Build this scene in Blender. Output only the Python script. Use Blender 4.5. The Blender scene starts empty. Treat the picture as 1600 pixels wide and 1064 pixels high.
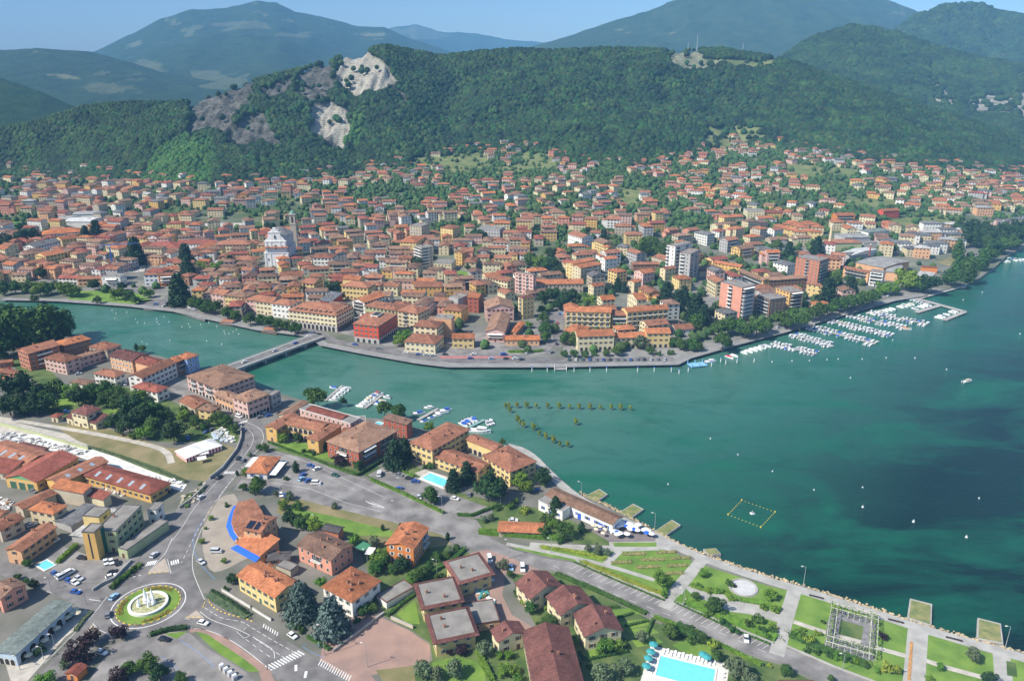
import bpy,math,random
import numpy as np
from mathutils import Vector,noise as mnoise
random .seed(7)
rng=np .random .default_rng(7)
scene=bpy .context .scene
COL=scene .collection
PI=math .pi
# ------------------------------------------------------------------ camera, sky, sun, exposure
CAM_H,FPX,PITCH=190.0,1200.0,math .atan((532-110)/1200.0)
cam_data=bpy .data .cameras .new('camera')
cam_data .sensor_width=36.0
cam_data .lens=27.0
cam_data .clip_start=1.0
cam_data .clip_end=40000.0
camera=bpy .data .objects .new('camera',cam_data)
camera .location=(0,0,CAM_H)
camera .rotation_euler=(PI/2-PITCH,0,0)
COL .objects .link(camera)
scene .camera=camera
SUN_AZ,SUN_EL=math .radians(207),math .radians(45)  # direction towards the sun, measured from +X
sv=Vector((math .cos(SUN_EL)*math .cos(SUN_AZ),math .cos(SUN_EL)*math .sin(SUN_AZ),math .sin(SUN_EL)))
world=bpy .data .worlds .new('World')
scene .world=world
world .use_nodes=True
wn=world .node_tree
bg=wn .nodes['Background']
sky=wn .nodes .new('ShaderNodeTexSky')
sky .sky_type='NISHITA'
sky .sun_disc=False
sky .sun_elevation=SUN_EL
sky .sun_rotation=math .atan2(sv .x,sv .y)%(2*PI)
sky .altitude=300
sky .air_density=1.0
sky .dust_density=1.1
sky .ozone_density=4.0
wn .links .new(sky .outputs[0],bg .inputs[0])
bg .inputs[1].default_value=0.11
sun_data=bpy .data .lights .new('sun','SUN')
sun_data .energy=5.0
sun_data .angle=math .radians(0.55)
sun_data .color=(1.0,0.93,0.81)
sun=bpy .data .objects .new('sun',sun_data)
sun .rotation_euler=sv .to_track_quat('Z','Y').to_euler()
sun .location=(0,0,900)
COL .objects .link(sun)
scene .view_settings .view_transform='Standard'
scene .view_settings .look='None'
scene .view_settings .gamma=1.0
scene .view_settings .exposure=0.56
scene .view_settings .use_curve_mapping=False
scene .cycles .max_bounces=5
scene .cycles .diffuse_bounces=2
scene .cycles .glossy_bounces=2
scene .cycles .transmission_bounces=2
scene .cycles .transparent_max_bounces=6
scene .cycles .volume_bounces=1
# ------------------------------------------------------------------ survey helpers: sight lines from the camera onto the land
CT,ST=math .cos(PITCH),math .sin(PITCH)
def sight(px,py):
 x,y=px-800.0,py-532.0
 return(x,FPX*CT-y*ST,-FPX*ST-y*CT)
def at_z(px,py,z=0.0):
 d=sight(px,py)
 t=(z-CAM_H)/d[2]
 return(d[0]*t,d[1]*t,z)
def at_y(px,py,Y):
 d=sight(px,py)
 t=Y/d[1]
 return(d[0]*t,Y,CAM_H+d[2]*t)
def to_px(x,y,z):
 dz=z-CAM_H
 Z=y*CT-dz*ST
 Yc=-(y*ST+dz*CT)
 return 800+FPX*x/Z,532+FPX*Yc/Z
 # ------------------------------------------------------------------ small vectorised value noise
_perm=rng .permutation(4096)
_val=rng .random(4096)
def vnoise(x,y):
 xi,yi=np .floor(x).astype(int),np .floor(y).astype(int)
 xf,yf=x-xi,y-yi
 u,v=xf*xf*(3-2*xf),yf*yf*(3-2*yf)
 def h(a,b):return _val[_perm[(a+_perm[b&4095])&4095]]
 return(h(xi,yi)*(1-u)+h(xi+1,yi)*u)*(1-v)+(h(xi,yi+1)*(1-u)+h(xi+1,yi+1)*u)*v
def fbm(x,y,oct=5,rough=0.5):
 s,a,t=0,1.0,0.0
 for i in range(oct):
  s=s+a*vnoise(x*2**i+17.3*i,y*2**i+5.1*i)
  t+=a
  a*=rough
 return s/t
 # ------------------------------------------------------------------ materials
MATS={}
def nodes_of(m):
 return m .node_tree .nodes,m .node_tree .links
def mat(name,col,rough=0.85,var=0.0,scale=0.3,col2=None,bump=0.0,bscale=2.0,spec=0.3,metal=0.0,objvar=0.0,detail=3.0,hue=0.0):
 """plain paint / plaster / stone: colour varied by noise in metres, optional relief, optional per-object variation"""
 if name in MATS:return MATS[name]
 m=bpy .data .materials .new(name);m .use_nodes=True
 N,L=nodes_of(m)
 b=N['Principled BSDF']
 b .inputs['Roughness'].default_value=rough
 b .inputs['Specular IOR Level'].default_value=spec
 b .inputs['Metallic'].default_value=metal
 c=(*col,1)
 b .inputs['Base Color'].default_value=c
 last=None
 if var or col2 or bump or objvar or hue:
  geo=N .new('ShaderNodeNewGeometry')
 if var or col2:
  nz=N .new('ShaderNodeTexNoise');nz .inputs['Scale'].default_value=scale;nz .inputs['Detail'].default_value=detail
  L .new(geo .outputs['Position'],nz .inputs['Vector'])
  rp=N .new('ShaderNodeValToRGB')
  lo=col2 if col2 else tuple(v*(1-var)for v in col)
  hi=col if col2 else tuple(min(1,v*(1+var))for v in col)
  rp .color_ramp .elements[0].color=(*lo,1);rp .color_ramp .elements[1].color=(*hi,1)
  rp .color_ramp .elements[0].position=0.35;rp .color_ramp .elements[1].position=0.65
  L .new(nz .outputs[0],rp .inputs[0]);last=rp .outputs[0]
 if objvar or hue:
  oi=N .new('ShaderNodeObjectInfo');hs=N .new('ShaderNodeHueSaturation')
  mr=N .new('ShaderNodeMapRange');mr .inputs[3].default_value=1-objvar;mr .inputs[4].default_value=1+objvar
  L .new(oi .outputs['Random'],mr .inputs[0]);L .new(mr .outputs[0],hs .inputs['Value'])
  if hue:
   mr2=N .new('ShaderNodeMapRange');mr2.inputs[3].default_value=0.5-hue;mr2.inputs[4].default_value=0.5+hue
   mm=N .new('ShaderNodeMath');mm .operation='FRACT';m2=N .new('ShaderNodeMath');m2.operation='MULTIPLY';m2.inputs[1].default_value=7.13
   L .new(oi .outputs['Random'],m2.inputs[0]);L .new(m2.outputs[0],mm .inputs[0]);L .new(mm .outputs[0],mr2.inputs[0]);L .new(mr2.outputs[0],hs .inputs['Hue'])
  if last:L .new(last,hs .inputs['Color'])
  else:hs .inputs['Color'].default_value=c
  last=hs .outputs[0]
 if last:L .new(last,b .inputs['Base Color'])
 if bump:
  n2=N .new('ShaderNodeTexNoise');n2.inputs['Scale'].default_value=bscale;n2.inputs['Detail'].default_value=4
  L .new(geo .outputs['Position'],n2.inputs['Vector'])
  bp=N .new('ShaderNodeBump');bp .inputs['Strength'].default_value=1;bp .inputs['Distance'].default_value=bump
  L .new(n2.outputs[0],bp .inputs['Height']);L .new(bp .outputs[0],b .inputs['Normal'])
 MATS[name]=m
 return m
def ramp(N,stops):
 rp=N .new('ShaderNodeValToRGB');e=rp .color_ramp .elements
 while len(e)<len(stops):e .new(0.5)
 for k,(p,c)in enumerate(stops):
  e[k].position=p;e[k].color=(*c,1)
 return rp
def roof_mat(name,col,dark=0.62,light=1.25):
 """clay pantiles: courses and mottling laid out in metres along the slope (UV in metres)"""
 if name in MATS:return MATS[name]
 m=bpy .data .materials .new(name);m .use_nodes=True
 N,L=nodes_of(m);b=N['Principled BSDF']
 b .inputs['Roughness'].default_value=0.9;b .inputs['Specular IOR Level'].default_value=0.15
 uv=N .new('ShaderNodeUVMap');uv .uv_map='UVMap'
 geo=N .new('ShaderNodeNewGeometry')
 br=N .new('ShaderNodeTexBrick');br .inputs['Scale'].default_value=1.0
 br .inputs['Brick Width'].default_value=0.5;br .inputs['Row Height'].default_value=0.9;br .inputs['Mortar Size'].default_value=0.05
 br .inputs['Color1'].default_value=(*[v*0.78 for v in col],1);br .inputs['Color2'].default_value=(*[min(1,v*1.2)for v in col],1)
 br .inputs['Mortar'].default_value=(*[v*0.6 for v in col],1)
 L .new(uv .outputs[0],br .inputs['Vector'])
 nz=N .new('ShaderNodeTexNoise');nz .inputs['Scale'].default_value=0.22;nz .inputs['Detail'].default_value=5;nz .inputs['Roughness'].default_value=0.65
 L .new(geo .outputs['Position'],nz .inputs['Vector'])
 rp=ramp(N,[(0.3,(dark,)*3),(0.55,(1,1,1)),(0.75,(light,light*1.0,light*0.97))])
 L .new(nz .outputs[0],rp .inputs[0])
 mx=N .new('ShaderNodeMix');mx .data_type='RGBA';mx .blend_type='MULTIPLY';mx .inputs[0].default_value=1
 L .new(br .outputs[0],mx .inputs[6]);L .new(rp .outputs[0],mx .inputs[7])
 oi=N .new('ShaderNodeObjectInfo');hs=N .new('ShaderNodeHueSaturation')
 mr=N .new('ShaderNodeMapRange');mr .inputs[3].default_value=0.74;mr .inputs[4].default_value=1.2
 L .new(oi .outputs['Random'],mr .inputs[0]);L .new(mr .outputs[0],hs .inputs['Value']);L .new(mx .outputs[2],hs .inputs['Color'])
 L .new(hs .outputs[0],b .inputs['Base Color'])
 bp=N .new('ShaderNodeBump');bp .inputs['Distance'].default_value=0.12
 wv=N .new('ShaderNodeTexWave');wv .inputs['Scale'].default_value=0.8;wv .inputs['Distortion'].default_value=0.5
 L .new(uv .outputs[0],wv .inputs['Vector']);L .new(wv .outputs[1],bp .inputs['Height']);L .new(bp .outputs[0],b .inputs['Normal'])
 MATS[name]=m
 return m
def leaf_mat(name,dark,light,objvar=0.18,hue=0.02,scale=0.5):
 if name in MATS:return MATS[name]
 m=bpy .data .materials .new(name);m .use_nodes=True
 N,L=nodes_of(m);b=N['Principled BSDF']
 b .inputs['Roughness'].default_value=0.75;b .inputs['Specular IOR Level'].default_value=0.2
 geo=N .new('ShaderNodeNewGeometry');nz=N .new('ShaderNodeTexNoise');nz .inputs['Scale'].default_value=scale;nz .inputs['Detail'].default_value=5
 nz .inputs['Roughness'].default_value=0.7
 L .new(geo .outputs['Position'],nz .inputs['Vector'])
 rp=ramp(N,[(0.32,dark),(0.68,light)])
 L .new(nz .outputs[0],rp .inputs[0])
 oi=N .new('ShaderNodeObjectInfo');hs=N .new('ShaderNodeHueSaturation')
 mr=N .new('ShaderNodeMapRange');mr .inputs[3].default_value=1-objvar;mr .inputs[4].default_value=1+objvar
 L .new(oi .outputs['Random'],mr .inputs[0]);L .new(mr .outputs[0],hs .inputs['Value'])
 m2=N .new('ShaderNodeMath');m2.operation='MULTIPLY';m2.inputs[1].default_value=13.7
 mm=N .new('ShaderNodeMath');mm .operation='FRACT'
 mr2=N .new('ShaderNodeMapRange');mr2.inputs[3].default_value=0.5-hue;mr2.inputs[4].default_value=0.5+hue
 L .new(oi .outputs['Random'],m2.inputs[0]);L .new(m2.outputs[0],mm .inputs[0]);L .new(mm .outputs[0],mr2.inputs[0]);L .new(mr2.outputs[0],hs .inputs['Hue'])
 L .new(rp .outputs[0],hs .inputs['Color']);L .new(hs .outputs[0],b .inputs['Base Color'])
 MATS[name]=m
 return m
 # ------------------------------------------------------------------ object helpers
def tag(o,label=None,cat=None,group=None,kind=None):
 if label:o['label']=label
 if cat:o['category']=cat
 if group:o['group']=group
 if kind:o['kind']=kind
 return o
def empty(name,loc=(0,0,0),rz=0.0,label=None,cat=None,group=None,scale=None):
 o=bpy .data .objects .new(name,None)
 o .empty_display_size=1
 o .location=loc;o .rotation_euler=(0,0,rz)
 if scale:o .scale=(scale,)*3 if not hasattr(scale,'__len__')else scale
 COL .objects .link(o)
 return tag(o,label,cat,group)
def link(name,mesh,parent=None,loc=None,rz=0.0,kind=None,scale=None):
 o=bpy .data .objects .new(name,mesh)
 if parent:o .parent=parent
 if loc is not None:o .location=loc
 if rz:o .rotation_euler=(0,0,rz)
 if scale is not None:o .scale=scale if hasattr(scale,'__len__')else(scale,)*3
 if kind:o['kind']=kind
 COL .objects .link(o)
 return o
class MB:
 """collects faces of one part"""
 def __init__(self):
  self .v,self .f,self .m,self .uv=[],[],[],[]
 def face(self,pts,mi=0,uv=None):
  n=len(self .v)
  self .v .extend(tuple(p)for p in pts)
  self .f .append(tuple(range(n,n+len(pts))));self .m .append(mi)
  self .uv .append(uv if uv else[(p[0],p[1])for p in pts])
 def slope(self,pts,mi=0):
  """roof face: UV in metres, u along the first edge, v up the slope"""
  p=[Vector(q)for q in pts]
  e=(p[1]-p[0]).normalized()
  n=(p[1]-p[0]).cross(p[2]-p[0])
  if n .length<1e-6:return
  n .normalize();t=n .cross(e)
  self .face(pts,mi,[((q-p[0]).dot(e),(q-p[0]).dot(t))for q in p])
 def box(self,x0,x1,y0,y1,z0,z1,mi=0,rz=0.0,c=(0,0),bottom=False,top=True):
  P=[]
  cs,sn=math .cos(rz),math .sin(rz)
  for z in(z0,z1):
   for(x,y)in((x0,y0),(x1,y0),(x1,y1),(x0,y1)):
    P .append((c[0]+x*cs-y*sn,c[1]+x*sn+y*cs,z))
  fs=[(0,1,5,4),(1,2,6,5),(2,3,7,6),(3,0,4,7)]
  if top:fs .append((4,5,6,7))
  if bottom:fs .append((3,2,1,0))
  for f in fs:
   q=[P[i]for i in f]
   a,b,d=Vector(q[0]),Vector(q[1]),Vector(q[3])
   lu,lv=(b-a).length,(d-a).length
   self .face(q,mi,[(0,0),(lu,0),(lu,lv),(0,lv)])
 def prism(self,poly,z0,z1,mi=0,top=None,bottom=False):
  """poly counterclockwise [(x,y)]"""
  n=len(poly)
  for i in range(n):
   a,b=poly[i],poly[(i+1)%n]
   l=math .hypot(b[0]-a[0],b[1]-a[1])
   self .face([(a[0],a[1],z0),(b[0],b[1],z0),(b[0],b[1],z1),(a[0],a[1],z1)],mi,[(0,0),(l,0),(l,z1-z0),(0,z1-z0)])
  tess(self,poly,z1,mi if top is None else top)
  if bottom:self .face([(p[0],p[1],z0)for p in reversed(poly)],mi)
 def tube(self,a,b,r0,r1=None,n=6,mi=0,cap=True):
  r1=r0 if r1 is None else r1
  a,b=Vector(a),Vector(b);ax=(b-a).normalized()
  s=ax .orthogonal().normalized();t=ax .cross(s)
  A,B=[],[]
  for k in range(n):
   w=2*PI*k/n;d=s*math .cos(w)+t*math .sin(w)
   A .append(a+d*r0);B .append(b+d*r1)
  for k in range(n):
   self .face([A[k],A[(k+1)%n],B[(k+1)%n],B[k]],mi)
  if cap:self .face(B,mi)
 def disc(self,c,r,z,n=24,mi=0):
  self .face([(c[0]+r*math .cos(2*PI*k/n),c[1]+r*math .sin(2*PI*k/n),z)for k in range(n)],mi)
 def mesh(self,name,mats,smooth=False):
  me=bpy .data .meshes .new(name)
  me .from_pydata(self .v,[],self .f)
  for mm in(mats if isinstance(mats,(list,tuple))else[mats]):me .materials .append(mm)
  if any(self .m):me .polygons .foreach_set('material_index',self .m)
  u=me .uv_layers .new(name='UVMap')
  u .data .foreach_set('uv',[c for f in self .uv for q in f for c in q])
  if smooth:me .polygons .foreach_set('use_smooth',[True]*len(self .f))
  me .update()
  return me
 def build(self,name,mats,parent=None,loc=None,rz=0.0,kind=None,smooth=False):
  return link(name,self .mesh(name,mats,smooth),parent,loc,rz,kind)
def tess(b,p,z,mi=0):
 from mathutils .geometry import tessellate_polygon
 for t in tessellate_polygon([[Vector((x,y,0))for x,y in p]]):
  a,c,d=[p[i]for i in t]
  if(c[0]-a[0])*(d[1]-a[1])-(c[1]-a[1])*(d[0]-a[0])<0:c,d=d,c
  b .face([(a[0],a[1],z),(c[0],c[1],z),(d[0],d[1],z)],mi)
def ccw(p):
 a=sum(p[i][0]*p[(i+1)%len(p)][1]-p[(i+1)%len(p)][0]*p[i][1]for i in range(len(p)))
 return list(p)if a>0 else list(reversed(p))
def grid_mesh(name,X,Y,Z,mats,attr=None,smooth=True):
 """X, Y, Z arrays (rows, cols)"""
 r,c=X .shape
 me=bpy .data .meshes .new(name)
 me .vertices .add(r*c)
 co=np .stack([X,Y,Z],-1).reshape(-1).astype(np .float32)
 me .vertices .foreach_set('co',co)
 i=np .arange(r*c).reshape(r,c)
 q=np .stack([i[:-1,:-1],i[:-1,1:],i[1:,1:],i[1:,:-1]],-1).reshape(-1,4)
 me .loops .add(q .size);me .polygons .add(len(q))
 me .loops .foreach_set('vertex_index',q .reshape(-1).astype(np .int32))
 me .polygons .foreach_set('loop_start',(np .arange(len(q))*4).astype(np .int32))
 me .polygons .foreach_set('loop_total',np .full(len(q),4,dtype=np .int32))
 if smooth:me .polygons .foreach_set('use_smooth',np .ones(len(q),dtype=bool))
 if attr:
  for k,a in attr .items():
   at=me .attributes .new(k,'FLOAT','POINT')
   at .data .foreach_set('value',a .reshape(-1).astype(np .float32))
 for m in mats:me .materials .append(m)
 me .update(calc_edges=True)
 return me
def in_poly(x,y,poly):
 x,y=np .asarray(x,float),np .asarray(y,float)
 r=np .zeros(x .shape,bool);n=len(poly)
 for i in range(n):
  x1,y1=poly[i];x2,y2=poly[(i+1)%n]
  c=((y1>y)!=(y2>y))&(x<(x2-x1)*(y-y1)/(y2-y1+1e-12)+x1)
  r^=c
 return r
def smooth(t):
 t=np .clip(t,0,1);return t*t*(3-2*t)
 # ------------------------------------------------------------------ the lie of the land (all in metres; u = x / y is the bearing)
SHORE=[(-260,466),(0,470),(90,472),(200,480),(270,488),(300,495),(400,517),(480,527),(500,541),(560,553),(650,569),(700,575),(870,575),(1060,571),(1080,561),(1150,541),(1230,520),(1300,499),(1400,471),(1450,463),(1500,450),
 (1530,438),(1555,420),(1570,405),(1600,388),(1680,360),(1800,345)]
_s=np .array([at_z(a,b,0)[:2]for a,b in SHORE])
SU,SY=_s[:,0]/_s[:,1],_s[:,1]
FOOT=[(-260,270,6),(0,272,8),(200,284,10),(300,289,13),(420,291,15),(560,268,22),(640,262,30),(700,242,42),(800,236,48),(900,254,46),(1000,262,42),(1090,240,50),(1140,226,58),(1250,232,58),(1350,249,50),(1450,262,40),(1600,
 272,25),(1800,280,12)]
_f=np .array([at_z(a,b,z)for a,b,z in FOOT])
FU,FY,FZ=_f[:,0]/_f[:,1],_f[:,1],_f[:,2]
CREST=[(-260,228,1480),(0,207,1500),(60,193,1520),(130,171,1540),(170,166,1560),(270,165,1600),(304,160,1620),(338,147,1650),(400,127,1720),(470,110,1780),(520,95,1800),(570,83,1820),(600,73,1850),(650,83,1900),(690,91,1900),
 (740,84,1900),(800,79,1900),(860,82,1900),(950,78,1900),(1040,81,1900),(1080,80,1900),(1130,79,1880),(1200,91,1850),(1225,97,1830),(1330,130,1750),(1430,165,1680),(1530,197,1600),(1600,222,1560),(1700,250,1500),(1800,262,
 1480)]
_c=np .array([at_y(a,b,Y)for a,b,Y in CREST])
CU,CY,CZ=_c[:,0]/_c[:,1],_c[:,1],_c[:,2]
GROUND=2.0
def shore_y(u):return np .interp(u,SU,SY)
def land_z(x,y):
 """height of the town and the wooded hill behind it"""
 x,y=np .asarray(x,float),np .asarray(y,float)
 u=x/np .maximum(y,1)
 ys,yf,zf,yc,zc=shore_y(u),np .interp(u,FU,FY),np .interp(u,FU,FZ),np .interp(u,CU,CY),np .interp(u,CU,CZ)
 t=np .clip((y-ys-60)/np .maximum(yf-ys-60,50),0,1)
 z=GROUND+(zf-GROUND)*t**1.7
 s=np .clip((y-yf)/(yc-yf),0,1)
 hill=(zc-zf)*(0.75*s+0.25*smooth(s))
 gull=(fbm(x/170+3,y/260+8,4)-0.5)*84+(fbm(x/45,y/60,3)-0.5)*16
 hill=hill+gull*np .sin(np .clip(s,0,1)*PI)*np .clip((zc-zf)/150,0.2,1)
 back=np .clip((y-yc)/900,0,1)
 return z+hill-back*(zc-zf)*0.9
def on_land(px,py,h=0.0):
 """the point of the town ground seen at a photograph position (or h metres above the ground)"""
 z=GROUND+h
 for _ in range(14):
  p=at_z(px,py,min(z,182.0))
  z=0.5*z+0.5*(float(land_z(p[0],p[1]))+h)
 return at_z(px,py,min(z,182.0))
QUARRY=[[(526,96),(548,85),(575,79),(592,86),(616,106),(616,126),(602,137),(576,140),(558,152),(543,143),(526,122)],[(484,164),(515,158),(548,166),(548,192),(540,228),(520,214),(484,204)],[(462,118),(480,103),(516,94),(524,
 112),(526,128),(505,150),(480,160),(462,142)],[(290,154),(330,154),(356,170),(370,186),(352,204),(330,196),(296,208)],[(358,198),(402,172),(418,188),(424,203),(444,218),(425,226),(405,219),(385,230),(358,218)],
 [(302,160),(380,128),(400,124),(396,154),(374,170),(350,174)],[(405,135),(460,120),(455,142),(420,150)],[(1040,74),(1062,74),(1100,84),(1126,100),(1118,108),(1065,105),(1045,95)],[(488,200),(530,215),(545,225),(505,222)],
 [(612,125),(640,158),(632,162),(606,130)]]
MEADOW=[[(1102,196),(1135,200),(1150,230),(1112,240),(1100,222)],[(640,245),(765,245),(765,262),(640,262)],[(770,262),(868,250),(872,265),(775,275)],[(700,236),(760,236),(760,270),(705,272)],[(1140,195),(1200,200),(1200,225),
 (1150,228)],[(815,238),(870,240),(865,262),(815,262)],[(1110,95),(1215,92),(1215,106),(1130,108)],[(1300,262),(1345,265),(1330,280),(1290,275)],[(960,295),(1000,290),(1005,320),(965,325)],[(1385,345),(1490,335),(1500,352),
 (1420,356)],[(1230,255),(1290,262),(1285,280),(1225,275)],[(1320,310),(1400,312),(1395,326),(1330,322)]]
def terrain_material():
 m=bpy .data .materials .new('hill_ground');m .use_nodes=True
 N,L=nodes_of(m);b=N['Principled BSDF'];b .inputs['Roughness'].default_value=0.95;b .inputs['Specular IOR Level'].default_value=0.1
 geo=N .new('ShaderNodeNewGeometry')
 def nz(s,d=5,r=0.6):
  n=N .new('ShaderNodeTexNoise');n .inputs['Scale'].default_value=s;n .inputs['Detail'].default_value=d;n .inputs['Roughness'].default_value=r
  L .new(geo .outputs['Position'],n .inputs['Vector']);return n .outputs[0]
 def mix(f,a,c):
  x=N .new('ShaderNodeMix');x .data_type='RGBA';L .new(f,x .inputs[0]);L .new(a,x .inputs[6]);L .new(c,x .inputs[7]);return x .outputs[2]
 def rmp(src,st):
  r=ramp(N,st);L .new(src,r .inputs[0]);return r .outputs[0]
 def att(n):
  a=N .new('ShaderNodeAttribute');a .attribute_name=n;return a .outputs['Fac']
 wood=rmp(nz(0.06),[(0.3,(0.006,0.018,0.006)),(0.7,(0.02,0.045,0.012))])
 garden=rmp(nz(0.035,6,0.65),[(0.3,(0.03,0.06,0.022)),(0.5,(0.07,0.11,0.035)),(0.62,(0.16,0.16,0.085)),(0.75,(0.24,0.22,0.17))])
 paved=rmp(nz(0.05,6,0.6),[(0.3,(0.13,0.13,0.135)),(0.55,(0.22,0.21,0.2)),(0.7,(0.32,0.3,0.27))])
 rock=rmp(nz(0.05,8,0.75),[(0.34,(0.03,0.045,0.025)),(0.44,(0.09,0.09,0.08)),(0.56,(0.175,0.172,0.155)),(0.7,(0.25,0.245,0.215))])
 bright=rmp(nz(0.08,8,0.7),[(0.3,(0.22,0.21,0.17)),(0.42,(0.38,0.36,0.30)),(0.6,(0.5,0.475,0.41))])
 mead=rmp(nz(0.05,6,0.6),[(0.35,(0.1,0.14,0.045)),(0.65,(0.2,0.21,0.09))])
 c=mix(att('wood'),garden,wood)
 c=mix(att('paved'),c,paved)
 c=mix(att('meadow'),c,mead)
 rk=mix(att('bright'),rock,bright)
 wv=N .new('ShaderNodeTexWave');wv .bands_direction='Z';wv .inputs['Scale'].default_value=0.09;wv .inputs['Distortion'].default_value=6;wv .inputs['Detail'].default_value=4;L .new(geo .outputs['Position'],wv .inputs['Vector'])
 sr_=rmp(wv .outputs[1],[(0.1,(0.68,0.66,0.62)),(0.5,(1,1,1))]);mu=N .new('ShaderNodeMix');mu .data_type='RGBA';mu .blend_type='MULTIPLY';mu .inputs[0].default_value=1;L .new(rk,mu .inputs[6]);L .new(sr_,mu .inputs[7]);rk=mu .outputs[2]
 c=mix(att('rock'),c,rk)
 L .new(c,b .inputs['Base Color'])
 bp=N .new('ShaderNodeBump');bp .inputs['Distance'].default_value=9.0
 L .new(nz(0.05,8,0.75),bp .inputs['Height'])
 st=N .new('ShaderNodeMath');st .operation='MAXIMUM';L .new(att('rock'),st .inputs[0]);st .inputs[1].default_value=0.12
 L .new(st .outputs[0],bp .inputs['Strength']);L .new(bp .outputs[0],b .inputs['Normal'])
 return m
us=np .concatenate([np .linspace(-0.86,0.86,760)])
vs=np .concatenate([np .linspace(0,0.12,14)[:-1],np .linspace(0.12,1,300)])
ys_=shore_y(us)
yend=np .interp(us,CU,CY)+700
V,U=np .meshgrid(vs,us,indexing='ij')
YY=ys_[None,:]+(yend-ys_)[None,:]*V
XX=U*YY
ZZ=land_z(XX,YY)
PX,PY=to_px(XX,YY,ZZ)
YF=np .interp(U,FU,FY)
rockm=np .zeros_like(XX);brt=np .zeros_like(XX);mdw=np .zeros_like(XX)
jx,jy=(fbm(XX/25,YY/25,4)-0.5)*22,(fbm(XX/25+50,YY/25,4)-0.5)*18
for k,p in enumerate(QUARRY):
 r=in_poly(PX+jx,PY+jy,p)
 rockm[r]=1
 if k in(0,1):brt[r]=1
 if k==7:brt[r]=0.4;mdw[r]=1;rockm[r]=0.55
for p in MEADOW:mdw[in_poly(PX+jx*.6,PY+jy*.5,p)]=1
woodm=smooth((YY-YF)/25)
pav=smooth(1-(YY-ys_[None,:]-60)/420)*0.85*(XX*0+1)
pav=np .clip(pav+(fbm(XX/60+9,YY/60,3)-0.55)*1.6*(1-woodm),0,1)
pav*=(1-woodm)*np .where(mdw>0,0,1)
rough_rock=(fbm(XX/9,YY/70+4,4)-0.5)*20*np .clip(rockm,0,1)
ZZ2=ZZ+rough_rock-np .clip(rockm,0,1)*6
hillside=link('hillside',grid_mesh('hillside',XX,YY,ZZ2,[terrain_material()],{'rock':rockm,'bright':brt,'meadow':mdw,'wood':woodm,'paved':pav}),kind='structure')
# quay wall under the town shore
q=MB()
for i in range(len(us)-1):
 a,b_=(us[i]*ys_[i],ys_[i]),(us[i+1]*ys_[i+1],ys_[i+1])
 q .face([(a[0],a[1],-3),(b_[0],b_[1],-3),(b_[0],b_[1],GROUND),(a[0],a[1],GROUND)])
q .build('quay_wall',mat('quay_stone',(0.2,0.19,0.17),0.9,0.25,0.4,bump=0.1),kind='structure')
# ------------------------------------------------------------------ ranges farther off
def range_mat(name,dark,light,mead,mead_lo=0.62,sc=1.0):
 m=bpy .data .materials .new(name);m .use_nodes=True
 N,L=nodes_of(m);b=N['Principled BSDF'];b .inputs['Roughness'].default_value=0.95;b .inputs['Specular IOR Level'].default_value=0.05
 geo=N .new('ShaderNodeNewGeometry')
 def nz(s,d=6,r=0.65):
  n=N .new('ShaderNodeTexNoise');n .inputs['Scale'].default_value=s*sc;n .inputs['Detail'].default_value=d;n .inputs['Roughness'].default_value=r
  L .new(geo .outputs['Position'],n .inputs['Vector']);return n .outputs[0]
 a=ramp(N,[(0.35,dark),(0.65,light)]);L .new(nz(0.02,8,0.8),a .inputs[0])
 f=ramp(N,[(mead_lo,(0,0,0)),(mead_lo+0.04,(1,1,1))]);L .new(nz(0.0035,8,0.62),f .inputs[0])
 at=N .new('ShaderNodeAttribute');at .attribute_name='field'
 mm=N .new('ShaderNodeMath');mm .operation='MAXIMUM';mm .use_clamp=True
 L .new(f .outputs[0],mm .inputs[0]);L .new(at .outputs['Fac'],mm .inputs[1])
 x=N .new('ShaderNodeMix');x .data_type='RGBA';x .inputs[7].default_value=(*mead,1)
 L .new(mm .outputs[0],x .inputs[0]);L .new(a .outputs[0],x .inputs[6])
 rk=N .new('ShaderNodeAttribute');rk .attribute_name='rock'
 x2=N .new('ShaderNodeMix');x2.data_type='RGBA'
 rr=ramp(N,[(0.38,(0.05,0.07,0.04)),(0.5,(0.3,0.29,0.25)),(0.62,(0.48,0.45,0.38))]);L .new(nz(0.03,8,0.8),rr .inputs[0])
 L .new(rk .outputs['Fac'],x2.inputs[0]);L .new(x .outputs[2],x2.inputs[6]);L .new(rr .outputs[0],x2.inputs[7])
 L .new(x2.outputs[2],b .inputs['Base Color'])
 bp=N .new('ShaderNodeBump');bp .inputs['Distance'].default_value=25/sc;bp .inputs['Strength'].default_value=0.8
 L .new(nz(0.012,8,0.75),bp .inputs['Height']);L .new(bp .outputs[0],b .inputs['Normal'])
 return m
RANGES={}
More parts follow.
